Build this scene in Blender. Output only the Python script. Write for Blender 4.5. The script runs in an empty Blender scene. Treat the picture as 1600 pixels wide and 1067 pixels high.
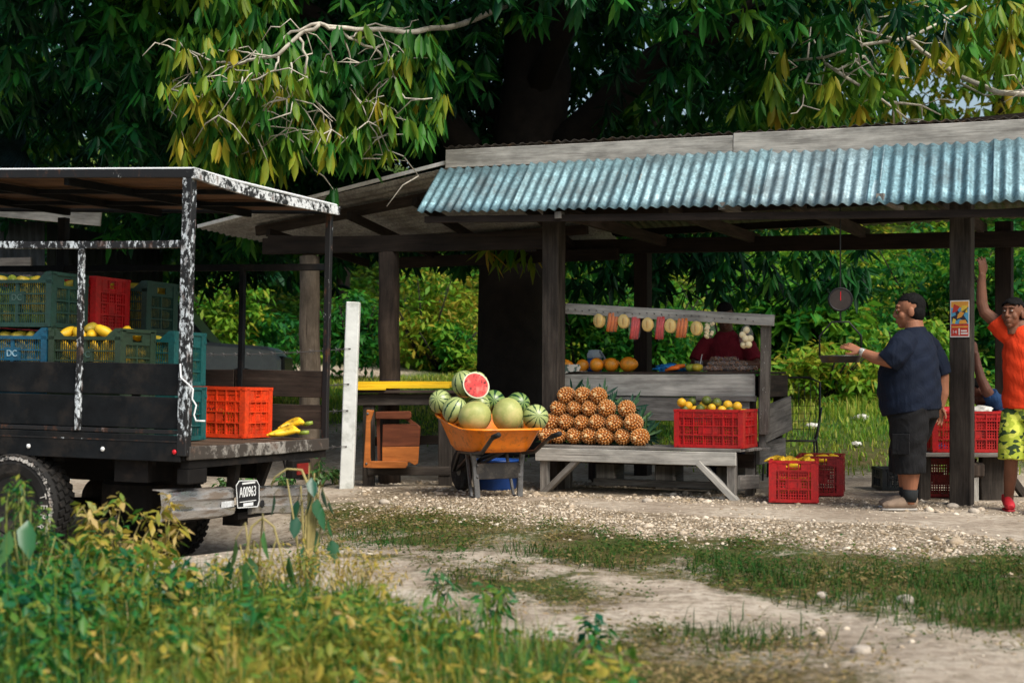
import bpy, bmesh, math, random
import numpy as np
from mathutils import Vector, Matrix, Euler
R = math.radians
rnd = random.Random(7)
rng = np.random.default_rng(11)
C = bpy.context.scene.collection
SC = bpy.context.scene
H = 1.03                      # eye height above the stall's ground
FP = 2300.0                   # focal length in photo pixels
def P(px, py, Y):             # point of the place seen at photo pixel, at depth Y
    return Vector(((px-800)/FP*Y, Y, H+(590-py)/FP*Y))
class Fr:                     # a frame turned about z
    def __init__(s, ox, oy, deg):
        s.ox, s.oy, s.a = ox, oy, R(deg); s.c, s.s = math.cos(s.a), math.sin(s.a)
    def w(s, x, y, z=0): return Vector((s.ox+s.c*x-s.s*y, s.oy+s.s*x+s.c*y, z))
    def hit(s, px, py, yl):
        dx = (px-800)/FP
        Y = (yl-s.s*s.ox+s.c*s.oy)/(-s.s*dx+s.c)
        X = dx*Y
        return Vector((s.c*(X-s.ox)+s.s*(Y-s.oy), yl, H+(590-py)/FP*Y))
    def hw(s, px, py, yl): return s.w(*s.hit(px, py, yl))
ST = Fr(.385, 13.6, -27)      # the stall: x along its front, y to its back
TR = Fr(-2.04, 9.2, -20)      # the truck: x to its rear, y across it
# ---------------------------------------------------------------- meshes
class MB:
    def __init__(s): s.v=[]; s.f=[]; s.uv=[]; s.mi=[]; s.m=0
    def face(s, idx, uv=None):
        s.f.append(tuple(idx)); s.uv.append(uv or [(0,0)]*len(idx)); s.mi.append(s.m)
    def beam(s, p0, p1, w, h, up=(0,0,1), off=None, taper=1.0, seg=1, wob=0):
        p0, p1 = Vector(p0), Vector(p1); d = p1-p0; L = d.length; d.normalize(); up = Vector(up)
        x = d.cross(up)
        if x.length < 1e-3: x = d.cross(Vector((0,1,0)))
        x.normalize(); u = x.cross(d); o = rnd.random()*50; b = len(s.v)
        for k in range(seg+1):
            t = k/seg; q = p0+d*(L*t); tt = 1+(taper-1)*t
            q = q+x*rnd.uniform(-wob,wob)+u*rnd.uniform(-wob,wob)
            for a, c in ((-1,-1),(1,-1),(1,1),(-1,1)):
                s.v.append(q+x*(a*w/2*tt)+u*(c*h/2*tt))
        vv = (0, w, w+h, 2*w+h, 2*w+2*h)
        for k in range(seg):
            i = b+4*k
            for j in range(4):
                k2 = (j+1)%4
                u0, u1 = o+L*k/seg, o+L*(k+1)/seg
                s.face((i+j, i+k2, i+4+k2, i+4+j), [(u0,o+vv[j]),(u0,o+vv[j+1]),(u1,o+vv[j+1]),(u1,o+vv[j])])
        e = b+4*seg
        s.face((b+3,b+2,b+1,b), [(o,o),(o,o+w),(o+.02,o+w),(o+.02,o)])
        s.face((e,e+1,e+2,e+3), [(o,o),(o,o+w),(o+.02,o+w),(o+.02,o)])
        return s
    def box(s, x0, x1, y0, y1, z0, z1):
        dx, dy, dz = x1-x0, y1-y0, z1-z0
        if dx >= dy and dx >= dz: return s.beam((x0,(y0+y1)/2,(z0+z1)/2), (x1,(y0+y1)/2,(z0+z1)/2), dy, dz)
        if dy >= dz: return s.beam(((x0+x1)/2,y0,(z0+z1)/2), ((x0+x1)/2,y1,(z0+z1)/2), dx, dz)
        return s.beam(((x0+x1)/2,(y0+y1)/2,z0), ((x0+x1)/2,(y0+y1)/2,z1), dx, dy, up=(0,1,0))
    def tube(s, pts, rad, n=8, cap=True, ref=(0,0,1)):
        pts = [Vector(p) for p in pts]
        rr = [rad]*len(pts) if isinstance(rad,(int,float)) else list(rad)
        b = len(s.v); L = 0; o = rnd.random()*9
        px = None
        for i, p in enumerate(pts):
            d = (pts[min(i+1,len(pts)-1)]-pts[max(i-1,0)])
            d = d.normalized() if d.length > 1e-9 else Vector((0,0,1))
            if px is None:
                x = d.cross(Vector(ref))
                if x.length < 1e-2: x = d.cross(Vector((0,1,0)))
            else:
                x = px-d*px.dot(d)
            x.normalize(); px = x; y = d.cross(x)
            a, c = rr[i] if isinstance(rr[i], tuple) else (rr[i], rr[i])
            for k in range(n):
                t = 2*math.pi*k/n
                s.v.append(p+x*(math.cos(t)*a)+y*(math.sin(t)*c))
        for i in range(len(pts)-1):
            l2 = L+(pts[i+1]-pts[i]).length
            for k in range(n):
                k2 = (k+1)%n
                s.face((b+i*n+k, b+i*n+k2, b+(i+1)*n+k2, b+(i+1)*n+k), [(L+o,o+.3*k/n),(L+o,o+.3*(k+1)/n),(l2+o,o+.3*(k+1)/n),(l2+o,o+.3*k/n)])
            L = l2
        if cap:
            s.face([b+k for k in range(n)][::-1]); e = b+(len(pts)-1)*n
            s.face([e+k for k in range(n)])
        return s
    def lathe(s, prof, n=24, axis_o=(0,0,0)):
        b = len(s.v); o = Vector(axis_o)
        for r, z in prof:
            for k in range(n):
                t = 2*math.pi*k/n; s.v.append(o+Vector((r*math.cos(t), r*math.sin(t), z)))
        for i in range(len(prof)-1):
            for k in range(n):
                k2 = (k+1)%n
                s.face((b+i*n+k, b+i*n+k2, b+(i+1)*n+k2, b+(i+1)*n+k))
        s.face([b+k for k in range(n)][::-1]); e = b+(len(prof)-1)*n
        s.face([e+k for k in range(n)])
        return s
    def ball(s, c, rx, ry=None, rz=None, n=16, m=10, rot=None, fn=None):
        ry = ry or rx; rz = rz or rx; b = len(s.v); c = Vector(c)
        for i in range(m+1):
            ph = math.pi*(i/m)
            for k in range(n):
                t = 2*math.pi*k/n
                q = Vector((math.sin(ph)*math.cos(t)*rx, math.sin(ph)*math.sin(t)*ry, -math.cos(ph)*rz))
                if fn: q = fn(q)
                if rot: q = rot @ q
                s.v.append(c+q)
        for i in range(m):
            for k in range(n):
                k2 = (k+1)%n
                if i == 0: s.face((b+k, b+n+k2, b+n+k)[::-1] if 0 else (b, b+n+k2, b+n+k)[::-1])
                elif i == m-1: s.face((b+i*n+k, b+i*n+k2, b+m*n))
                else: s.face((b+i*n+k, b+i*n+k2, b+(i+1)*n+k2, b+(i+1)*n+k))
        return s
    def prism(s, poly, d, off=(0,0,0)):      # a closed outline (3-D points), pushed by d
        b = len(s.v); n = len(poly); d = Vector(d); o = Vector(off)
        s.v += [Vector(p)+o for p in poly]+[Vector(p)+d+o for p in poly]
        uv = [(p[0], p[2]) for p in poly]
        s.face(range(b, b+n), uv); s.face(range(b+2*n-1, b+n-1, -1), uv[::-1])
        for k in range(n):
            k2 = (k+1)%n
            s.face((b+k2, b+k, b+n+k, b+n+k2), [uv[k2],uv[k],(uv[k][0]+.02,uv[k][1]),(uv[k2][0]+.02,uv[k2][1])])
        return s
    def disc(s, c, r, nrm, n=20, r2=None):
        nrm = Vector(nrm).normalized(); x = nrm.orthogonal().normalized(); y = nrm.cross(x); b = len(s.v)
        for k in range(n):
            t = 2*math.pi*k/n; s.v.append(Vector(c)+x*(r*math.cos(t))+y*((r2 or r)*math.sin(t)))
        s.face(range(b,b+n)); return s
    def xf(s, M, start=0):
        s.v = s.v[:start]+[M @ Vector(v) for v in s.v[start:]]; return s
    def build(s, name, mats, parent=None, smooth=False, bevel=0, sub=0):
        me = bpy.data.meshes.new(name)
        me.from_pydata([tuple(v) for v in s.v], [], s.f)
        uvl = me.uv_layers.new(name='UVMap')
        flat = [c for u in s.uv for p in u for c in p]
        if len(flat) == 2*len(me.loops): uvl.data.foreach_set('uv', flat)
        for m in (mats if isinstance(mats,(list,tuple)) else [mats]): me.materials.append(m)
        me.polygons.foreach_set('material_index', s.mi)
        bm = bmesh.new(); bm.from_mesh(me); bmesh.ops.recalc_face_normals(bm, faces=bm.faces); bm.to_mesh(me); bm.free()
        if smooth: me.polygons.foreach_set('use_smooth', [True]*len(me.polygons))
        me.update()
        o = bpy.data.objects.new(name, me); C.objects.link(o)
        if parent: o.parent = parent
        if bevel:
            b = o.modifiers.new('bevel','BEVEL'); b.width = bevel; b.segments = 1; b.limit_method='ANGLE'; b.angle_limit=R(50)
        if sub:
            q = o.modifiers.new('sub','SUBSURF'); q.levels = sub; q.render_levels = sub
        return o
def tag(o, label=None, cat=None, group=None, kind=None):
    if label: o['label'] = label
    if cat: o['category'] = cat
    if group: o['group'] = group
    if kind: o['kind'] = kind
    return o
def thing(name, label, cat, loc=(0,0,0), rz=0, group=None, rot=None):
    o = bpy.data.objects.new(name, None); C.objects.link(o); o.empty_display_size = .1
    o.location = loc; o.rotation_euler = rot or (0,0,rz)
    return tag(o, label, cat, group)
def kids(o): return [c for c in bpy.data.objects if c.parent == o]
def dup(root, loc=None, rot=None, label=None, group=None, scale=None):
    def cp(o, par):
        c = o.copy(); C.objects.link(c)
        if par: c.parent = par
        for ch in kids(o): cp(ch, c)
        return c
    r = cp(root, None)
    if loc is not None: r.location = loc
    if rot is not None: r.rotation_euler = rot
    if scale is not None: r.scale = scale
    tag(r, label, None, group); return r
def npmesh(name, V, Q, mats, parent=None, tint=None, smooth=False, attrs=None):
    me = bpy.data.meshes.new(name); V = np.asarray(V, np.float32); Q = np.asarray(Q, np.int32); k = Q.shape[1]
    me.vertices.add(len(V)); me.vertices.foreach_set('co', V.ravel())
    me.loops.add(Q.size); me.loops.foreach_set('vertex_index', Q.ravel())
    me.polygons.add(len(Q)); me.polygons.foreach_set('loop_start', np.arange(0, Q.size, k, dtype=np.int32))
    me.polygons.foreach_set('loop_total', np.full(len(Q), k, np.int32))
    if smooth: me.polygons.foreach_set('use_smooth', np.ones(len(Q), bool))
    me.update(calc_edges=True); me.validate()
    at = dict(attrs or {})
    if tint is not None: at['tint'] = tint
    for n, a in at.items():
        q = me.attributes.new(n, 'FLOAT', 'POINT'); q.data.foreach_set('value', np.asarray(a, np.float32))
    for m in (mats if isinstance(mats,(list,tuple)) else [mats]): me.materials.append(m)
    o = bpy.data.objects.new(name, me); C.objects.link(o)
    if parent: o.parent = parent
    return o
def text_mesh(name, txt, size, mat, parent=None, M=None, ext=.001, sx=1, align='CENTER'):
    cu = bpy.data.curves.new('t','FONT'); cu.body = txt; cu.size = size; cu.extrude = ext; cu.align_x = align; cu.align_y = 'CENTER'
    t = bpy.data.objects.new('t', cu); C.objects.link(t); dg = bpy.context.evaluated_depsgraph_get()
    me = bpy.data.meshes.new_from_object(t.evaluated_get(dg)); bpy.data.objects.remove(t)
    me.name = name; me.materials.clear(); me.materials.append(mat)
    if M is not None: me.transform(M @ Matrix.Diagonal((sx,1,1,1)))
    o = bpy.data.objects.new(name, me); C.objects.link(o)
    if parent: o.parent = parent
    return o
# value noise (numpy)
_tab = np.random.default_rng(3).random((256,256))
def vnoise(x, y):
    xi = np.floor(x).astype(int); yi = np.floor(y).astype(int); fx = x-xi; fy = y-yi
    fx = fx*fx*(3-2*fx); fy = fy*fy*(3-2*fy)
    a = _tab[xi%256, yi%256]; b = _tab[(xi+1)%256, yi%256]; c = _tab[xi%256,(yi+1)%256]; d = _tab[(xi+1)%256,(yi+1)%256]
    return (a*(1-fx)+b*fx)*(1-fy)+(c*(1-fx)+d*fx)*fy
def fbm(x, y, o=4):
    s = 0; a = .5
    for k in range(o): s = s+a*vnoise(x*2**k+17*k, y*2**k+9*k); a *= .5
    return s
# ---------------------------------------------------------------- materials
class NT:
    def __init__(s, name):
        s.mat = bpy.data.materials.new(name); s.mat.use_nodes = True; s.t = s.mat.node_tree; s.t.nodes.clear()
        s.out = s.n('ShaderNodeOutputMaterial'); s.b = s.n('ShaderNodeBsdfPrincipled'); s.l(s.b.outputs[0], s.out.inputs[0])
    def n(s, typ, **kw):
        k = s.t.nodes.new(typ)
        for a, v in kw.items():
            if a in k.inputs.keys(): k.inputs[a].default_value = v
            else: setattr(k, a, v)
        return k
    def l(s, a, b): s.t.links.new(a, b)
    def coord(s, which='Object', scale=(1,1,1)):
        c = s.n('ShaderNodeTexCoord'); m = s.n('ShaderNodeMapping'); m.inputs['Scale'].default_value = scale
        s.l(c.outputs[which], m.inputs[0]); return m.outputs[0]
    def noise(s, vec, scale=5, detail=5, rough=.6, dist=0):
        k = s.n('ShaderNodeTexNoise'); k.inputs['Scale'].default_value = scale; k.inputs['Detail'].default_value = detail
        k.inputs['Roughness'].default_value = rough; k.inputs['Distortion'].default_value = dist
        s.l(vec, k.inputs['Vector']); return k.outputs[0]
    def ramp(s, fac, stops, interp='LINEAR'):
        k = s.n('ShaderNodeValToRGB'); e = k.color_ramp.elements; k.color_ramp.interpolation = interp
        while len(e) < len(stops): e.new(.5)
        for i, (p, c) in enumerate(stops):
            e[i].position = p; e[i].color = (*c, 1) if len(c) == 3 else c
        s.l(fac, k.inputs[0]); return k.outputs[0]
    def mix(s, fac, a, b, typ='MIX'):
        k = s.n('ShaderNodeMix'); k.data_type = 'RGBA'; k.blend_type = typ
        for v, i in ((fac,0),(a,6),(b,7)):
            if hasattr(v,'node'): s.l(v, k.inputs[i])
            else: k.inputs[i].default_value = v if i == 0 else (*v,1)
        return k.outputs[2]
    def math(s, op, a, b=0.0):
        k = s.n('ShaderNodeMath'); k.operation = op
        for i, v in enumerate((a,b)):
            if hasattr(v,'node'): s.l(v, k.inputs[i])
            else: k.inputs[i].default_value = v
        return k.outputs[0]
    def bump(s, h, strength=.4, dist=.01):
        k = s.n('ShaderNodeBump'); k.inputs['Strength'].default_value = strength; k.inputs['Distance'].default_value = dist
        s.l(h, k.inputs['Height']); s.l(k.outputs[0], s.b.inputs['Normal'])
    def done(s, col=None, rough=.6, metal=0, spec=.5):
        if col is not None:
            if hasattr(col,'node'): s.l(col, s.b.inputs['Base Color'])
            else: s.b.inputs['Base Color'].default_value = (*col,1)
        if hasattr(rough,'node'): s.l(rough, s.b.inputs['Roughness'])
        else: s.b.inputs['Roughness'].default_value = rough
        if hasattr(metal,'node'): s.l(metal, s.b.inputs['Metallic'])
        else: s.b.inputs['Metallic'].default_value = metal
        s.b.inputs['Specular IOR Level'].default_value = spec
        return s.mat
def plain(name, c, rough=.6, metal=0, var=.25, scale=9, bump=0, spec=.4, grime=None, gs=3):
    if isinstance(spec, tuple): spec, grime, gs = .4, spec, (grime or 3)
    t = NT(name); v = t.coord()
    n = t.noise(v, scale, 6, .65)
    col = t.ramp(n, [(.3, tuple(x*(1-var) for x in c)), (.7, tuple(min(1,x*(1+var)) for x in c))])
    if grime:
        g = t.noise(v, gs, 8, .7)
        col = t.mix(t.ramp(g, [(.5,(0,0,0)),(.68,(1,1,1))]), col, grime)
    if bump: t.bump(t.noise(v, scale*3, 5), bump, .006)
    return t.done(col, rough, metal, spec)
def wood(name, lo, hi, rough=.85, stain=.6, grain=1.0, stainc=None, sp=None):
    t = NT(name); v = t.coord('UV', (2.2, 48*grain, 1)); v2 = t.coord('UV', (1.3, 5, 1))
    g = t.noise(v, 1, 9, .7, .6)
    col = t.ramp(g, [(.28, lo), (.72, hi)])
    st = t.ramp(t.noise(v2, 1.6, 7, .65), [(.38,(1-stain,)*3), (.62,(1,1,1))])
    col = t.mix(1.0, col, st, 'MULTIPLY')
    if sp:   # specks of old paint or lichen
        s_ = t.ramp(t.noise(t.coord('UV',(9,14,1)), 3, 8, .75), [(.60,(0,0,0)),(.66,(1,1,1))])
        col = t.mix(s_, col, sp)
    cr = t.ramp(t.noise(t.coord('UV',(1.2,90,1)), 1, 3, .5), [(.30,(0,0,0)),(.36,(1,1,1))])
    col = t.mix(1.0, col, t.mix(cr, (.35,.33,.32), (1,1,1)), 'MULTIPLY')
    t.bump(g, .5, .004)
    return t.done(col, rough, 0, .25)
def chips(name, paint, under, lo=.50, hi=.54, scale=16, stretch=(1,1,.45), rough=.55):
    t = NT(name); v = t.coord('Object', stretch)
    n = t.noise(v, scale, 9, .72); big = t.noise(v, scale*.12, 3)
    m = t.math('ADD', n, t.math('MULTIPLY', t.math('SUBTRACT', big, .5), .55))
    f = t.ramp(m, [(lo,(0,0,0)),(hi,(1,1,1))])
    r = t.noise(v, 40, 4)
    und = t.mix(t.ramp(r,[(.45,(0,0,0)),(.7,(1,1,1))]), under, tuple(x*.75 for x in under))
    rs = t.ramp(t.noise(v, scale*.5, 7, .7), [(.56,(0,0,0)),(.64,(.85,.85,.85))]); col = t.mix(rs, t.mix(f, paint, und), (.075,.030,.014)); t.bump(f, .5, .003)
    return t.done(col, rough, 0, .4)
def foliage(name, stops, rough=.45, trans=.3, spec=.35):
    t = NT(name); a = t.n('ShaderNodeAttribute'); a.attribute_name = 'tint'
    v = t.coord('Object'); n = t.noise(v, 22, 3)
    f = t.math('ADD', a.outputs['Fac'], t.math('MULTIPLY', t.math('SUBTRACT', n, .5), .22))
    col = t.ramp(f, stops); m = t.done(col, rough, 0, spec)
    tr = t.n('ShaderNodeBsdfTranslucent'); mx = t.n('ShaderNodeMixShader'); mx.inputs[0].default_value = trans
    t.l(col, tr.inputs[0]); t.l(t.b.outputs[0], mx.inputs[1]); t.l(tr.outputs[0], mx.inputs[2]); t.l(mx.outputs[0], t.out.inputs[0])
    return m
# ---------------------------------------------------------------- leaves
def leaf_arrays(p, az, el, L, W, curl=.25, fold=.25, small=False):
    p = np.asarray(p, float); N = len(p); L = np.broadcast_to(L,(N,)); W = np.broadcast_to(W,(N,))
    d = np.stack([np.cos(az)*np.cos(el), np.sin(az)*np.cos(el), np.sin(el)],1)
    sd = np.stack([-np.sin(az), np.cos(az), np.zeros(N)],1); tw = rng.normal(0,.45,N)
    nn = np.cross(sd, d); s2 = sd*np.cos(tw)[:,None]+nn*np.sin(tw)[:,None]; n2 = np.cross(s2, d)
    secs = [(0,.12),(.32,.95),(.68,.85),(1,.04)] if not small else [(0,.15),(.5,1),(1,.06)]
    vs = []
    for t, w in secs:
        c = p+d*(L*t)[:,None]; c[:,2] -= curl*L*t*t
        if small: row = [c-s2*(W*w/2)[:,None], c+s2*(W*w/2)[:,None]]
        else: row = [c-s2*(W*w/2)[:,None]+n2*(W*w*fold)[:,None], c, c+s2*(W*w/2)[:,None]+n2*(W*w*fold)[:,None]]
        vs += row
    m = len(vs); V = np.stack(vs,1).reshape(-1,3)
    q = []
    for i in range(len(secs)-1):
        if small: q.append((2*i,2*i+1,2*i+3,2*i+2))
        else:
            q.append((3*i,3*i+1,3*i+4,3*i+3)); q.append((3*i+1,3*i+2,3*i+5,3*i+4))
    Q = (np.arange(N)[:,None,None]*m+np.array(q)[None]).reshape(-1,4)
    return V, Q, m
def whorls(cent, n, L, W, el=(-70,-15), tint=None, curl=.3, small=False, twig=.03, tj=.08):
    cent = np.asarray(cent,float); K = len(cent); p = np.repeat(cent, n, 0)
    az = (np.tile(np.arange(n)*2*np.pi/n, K)+np.repeat(rng.random(K)*6.28, n)+rng.normal(0,.35,K*n))
    e = np.radians(rng.uniform(el[0], el[1], K*n)); l = L*rng.uniform(.65,1.2,K*n)
    p = p+np.stack([np.cos(az)*twig, np.sin(az)*twig, rng.uniform(-.02,.05,K*n)],1)
    V, Q, m = leaf_arrays(p, az, e, l, l*W/L*rng.uniform(.8,1.2,K*n), curl, small=small)
    t = (np.repeat(rng.random(K) if tint is None else tint, n)+rng.normal(0,tj,K*n)).clip(0,1)
    return V, Q, np.repeat(t, m)
def join(parts):
    Vs, Qs, Ts = [], [], []; b = 0
    for V, Q, T in parts: Vs.append(V); Qs.append(Q+b); Ts.append(T); b += len(V)
    return np.concatenate(Vs), np.concatenate(Qs), np.concatenate(Ts)
def blades(p, h, w, lean=.5, tint=None):
    p = np.asarray(p,float); N = len(p); az = rng.random(N)*6.28; ln = rng.uniform(0,lean,N)
    s = np.stack([-np.sin(az),np.cos(az),np.zeros(N)],1)*(np.broadcast_to(w,(N,))/2)[:,None]
    d = np.stack([np.cos(az),np.sin(az),np.zeros(N)],1); hh = np.broadcast_to(h,(N,))*rng.uniform(.5,1.2,N)
    m = p+d*(hh*ln*.35)[:,None]; m[:,2] += hh*.6
    t = p+d*(hh*ln)[:,None]; t[:,2] += hh*(1-.3*ln)
    V = np.stack([p-s,p+s,m+s*.7,m-s*.7,t+s*.1,t-s*.1],1).reshape(-1,3)
    Q = (np.arange(N)[:,None,None]*6+np.array([(0,1,2,3),(3,2,4,5)])[None]).reshape(-1,4)
    return V, Q, np.repeat(rng.random(N) if tint is None else tint, 6)
# ================================================================ ground, sky, light, camera
def G(px, py, z=0.0):
    Y = (H-z)*FP/(py-590); return ((px-800)/FP*Y, Y)
def inpoly(x, y, poly):
    c = np.zeros(np.shape(x), bool); n = len(poly)
    for i in range(n):
        x1, y1 = poly[i]; x2, y2 = poly[(i+1)%n]
        m = ((y1 > y) != (y2 > y)) & (x < (x2-x1)*(y-y1)/((y2-y1) or 1e-9)+x1)
        c ^= m
    return c
def gz(X, Y):
    X = np.asarray(X, float); Y = np.asarray(Y, float)
    z = .09*np.clip(Y-15.5, 0, 15)
    Yb = 24.5+6.5/(1+np.exp((X+.3)/.7))
    z = z+.5*np.clip(Y-Yb, 0, 13)*(1+.5*(fbm(X*.25+3, Y*.25)-.5))
    stall = 1/(1+np.exp(-(X+1.2)/.35))*1/(1+np.exp(-(Y-10.9)/.35))*(Y < 17)
    z = z+(.10*(fbm(X*.6+5, Y*.6+2)-.47)+.045*(fbm(X*3, Y*3)-.47))*(1-.85*stall)
    z = z-.30*np.exp(-((X+2.3)/1.1)**2-((Y-10.9)/1.25)**2)-.10/(1+np.exp((X+2.2)/.3))*np.exp(-((Y-8.8)/2.2)**2)
    return z
def gz1(X, Y): return float(gz(np.array([X]), np.array([Y]))[0])
GP = lambda L: [G(*p) for p in L]
PG = dict(
 gravel=GP([(545,768),(700,772),(860,782),(980,800),(1150,808),(1330,822),(1620,846),(1700,850),(1700,900),(1600,882),(1450,876),(1300,864),(1100,850),(920,834),(780,815),(640,795),(545,786)]),
 footgravel=GP([(560,752),(740,752),(1000,752),(1170,770),(1480,780),(1700,790),(1700,812),(1480,800),(1150,787),(860,776),(560,772)]),
 g1=GP([(470,780),(560,778),(720,803),(900,826),(1060,846),(1220,858),(1400,876),(1520,878),(1720,880),(1720,1020),(1600,1000),(1480,972),(1330,962),(1200,930),(1090,905),(980,893),(860,880),(720,860),(600,848),(500,830)]),
 bare=GP([(1010,868),(1090,872),(1120,890),(1030,888)])+[],
 bare2=GP([(1330,918),(1420,926),(1470,955),(1390,958),(1320,940)]),
 g2=GP([(660,884),(800,898),(900,912),(985,936),(930,950),(800,938),(690,910)]),
 g3=GP([(930,958),(1050,972),(1220,995),(1250,1020),(1100,1024),(970,1008)]),
 g4=GP([(840,1000),(1000,1018),(1150,1034),(1310,1052),(1400,1110),(1300,1200),(500,1200),(600,1040)]),
 g5=GP([(560,866),(640,872),(660,886),(580,884)]),
 weeds=GP([(-700,1500),(-400,905),(-60,900),(200,915),(420,930),(570,958),(650,985),(780,1010),(900,1045),(980,1100),(960,1300),(900,1500)]),
)
def masks(X, Y):
    X = np.asarray(X,float); Y = np.asarray(Y,float)
    g = np.zeros(X.shape); r = np.zeros(X.shape)
    for k in range(7):
        jx = X+.9*(fbm(X*2.6+31*k, Y*2.6)-.47)*(1+.35*k); jy = Y+.9*(fbm(X*2.6, Y*2.6+13*k)-.47)*(1+.35*k)
        a = np.zeros(X.shape)
        for n in ('g1','g2','g3','g4','g5','weeds'): a = np.maximum(a, inpoly(jx,jy,PG[n]))
        for n in ('bare','bare2'): a = a*(1-inpoly(jx,jy,PG[n]))
        g += a/7
        r += np.maximum(inpoly(jx,jy,PG['gravel']), .55*inpoly(jx,jy,PG['footgravel']))/7
    g = (g*(.45+1.5*np.clip(fbm(X*1.5+11,Y*1.5)-.12,0,.6))+.16*(fbm(X*.9+5,Y*.9+3) > .52)*(Y < 9)).clip(0,1)
    back = 1/(1+np.exp(-(Y-17.2+1.5/(1+np.exp(-(X-2.2)/.3))-1.2*np.clip(-X,0,2)-2*(fbm(X*.8,Y*.8)-.5))/.4))
    path = np.exp(-((Y-28.3)/1.6)**2)/(1+np.exp((X+1.9)/.3))
    g = np.maximum(g, back*(1-.95*path)); g = np.maximum(g, (Y < 3.5)*.6)
    return g, r
def build_ground():
    xs = np.concatenate([[-400,-150,-70,-40,-28,-20,-15,-11], np.arange(-9,-6.2,.35), np.arange(-6.2,6.2,.075), np.arange(6.2,9.5,.35), [11,15,20,28,40,70,150,400]])
    ys = np.concatenate([[-200,-60,-20,-8,0,2], np.arange(3,16.5,.075), np.arange(16.5,46,.4), [50,60,80,120,200,400,700]])
    X, Y = np.meshgrid(xs, ys); Z = gz(X, Y); Z = np.where(Y > 60, np.minimum(Z, 8), Z); g, r = masks(X, Y)
    V = np.stack([X,Y,Z],-1).reshape(-1,3); nx, ny = len(xs), len(ys)
    i = (np.arange(ny-1)[:,None]*nx+np.arange(nx-1)[None]).ravel()
    Q = np.stack([i,i+1,i+1+nx,i+nx],1)
    t = NT('earth'); v = t.coord('Object')
    ag = t.n('ShaderNodeAttribute'); ag.attribute_name = 'grass'; ar = t.n('ShaderNodeAttribute'); ar.attribute_name = 'gravel'
    n1 = t.noise(v, 1.3, 8, .65); n2 = t.noise(v, 14, 8, .7); n3 = t.noise(v, 70, 4, .7)
    dirt = t.ramp(n1, [(.30,(.27,.215,.16)),(.50,(.46,.385,.30)),(.68,(.60,.53,.43))])
    dirt = t.mix(t.ramp(n2,[(.38,(0,0,0)),(.56,(1,1,1))]), t.mix(.65, dirt, (.17,.125,.085)), dirt)
    dirt = t.mix(t.ramp(n3,[(.60,(0,0,0)),(.68,(.7,.7,.7))]), dirt, (.62,.57,.48))
    vo = t.n('ShaderNodeTexVoronoi'); vo.inputs['Scale'].default_value = 33; t.l(v, vo.inputs['Vector'])
    grv = t.ramp(vo.outputs['Color'], [(.1,(.28,.22,.15)),(.5,(.48,.40,.30)),(.9,(.66,.58,.46))])
    edge = t.ramp(vo.outputs['Distance'], [(.0,(1,1,1)),(.75,(.3,.26,.2))])
    grv = t.mix(1.0, grv, edge, 'MULTIPLY')
    soil = t.ramp(n2, [(.3,(.045,.040,.014)),(.55,(.115,.09,.035)),(.75,(.20,.145,.075))])
    soil = t.mix(t.ramp(n1,[(.42,(0,0,0)),(.6,(1,1,1))]), soil, t.ramp(n3,[(.3,(.025,.05,.010)),(.7,(.075,.10,.02))]))
    sx = t.n('ShaderNodeSeparateXYZ'); t.l(v, sx.inputs[0]); far = t.ramp(t.math('MULTIPLY', sx.outputs[1], .025), [(.42,(0,0,0)),(.47,(1,1,1))])
    soil = t.mix(far, soil, t.ramp(n1,[(.35,(.025,.07,.012)),(.65,(.10,.14,.025))]))
    fg = t.ramp(t.math('ADD', ag.outputs['Fac'], t.math('MULTIPLY', t.math('SUBTRACT', t.noise(v, 22, 9, .8), .5), 2.6)), [(.30,(0,0,0)),(.78,(1,1,1))])
    fr = t.ramp(t.math('ADD', ar.outputs['Fac'], t.math('MULTIPLY', t.math('SUBTRACT', n2, .5), .8)), [(.35,(0,0,0)),(.6,(1,1,1))])
    col = t.mix(fg, t.mix(fr, dirt, grv), soil)
    hgt = t.math('ADD', t.math('MULTIPLY', n2, .7), t.math('ADD', t.math('MULTIPLY', n3, .5), t.math('MULTIPLY', vo.outputs['Distance'], t.math('MULTIPLY', ar.outputs['Fac'], -.6))))
    t.bump(hgt, .9, .03)
    m = t.done(col, .95, 0, .15)
    o = npmesh('ground', V, Q, m, smooth=True, attrs=dict(grass=g.ravel(), gravel=r.ravel()))
    tag(o, 'pale dirt and gravel ground with grass patches and wheel tracks', kind='structure')
build_ground()
# world: soft overcast day
w = bpy.data.worlds.new('World'); SC.world = w; w.use_nodes = True; nt = w.node_tree; nt.nodes.clear()
wo = nt.nodes.new('ShaderNodeOutputWorld'); bg = nt.nodes.new('ShaderNodeBackground'); sk = nt.nodes.new('ShaderNodeTexSky')
SUN_EL, SUN_AZ = 50, 140      # the light comes from the right, a bit behind the viewer
sk.sky_type = 'NISHITA'; sk.sun_disc = False; sk.sun_elevation = R(SUN_EL); sk.sun_rotation = R(SUN_AZ); sk.dust_density = 3; sk.air_density = 1.3
bg.inputs[1].default_value = .098
nt.links.new(sk.outputs[0], bg.inputs[0]); nt.links.new(bg.outputs[0], wo.inputs[0])
sl = bpy.data.lights.new('sun','SUN'); sl.energy = 3.0; sl.angle = R(34); sl.color = (1,.95,.86)
so = bpy.data.objects.new('sun', sl); C.objects.link(so)
fdir = Vector((math.sin(R(SUN_AZ))*math.cos(R(SUN_EL)), math.cos(R(SUN_AZ))*math.cos(R(SUN_EL)), math.sin(R(SUN_EL))))
so.rotation_euler = fdir.to_track_quat('Z','Y').to_euler(); so.location = fdir*40
cd = bpy.data.cameras.new('camera'); cam = bpy.data.objects.new('camera', cd); C.objects.link(cam); SC.camera = cam
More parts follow.
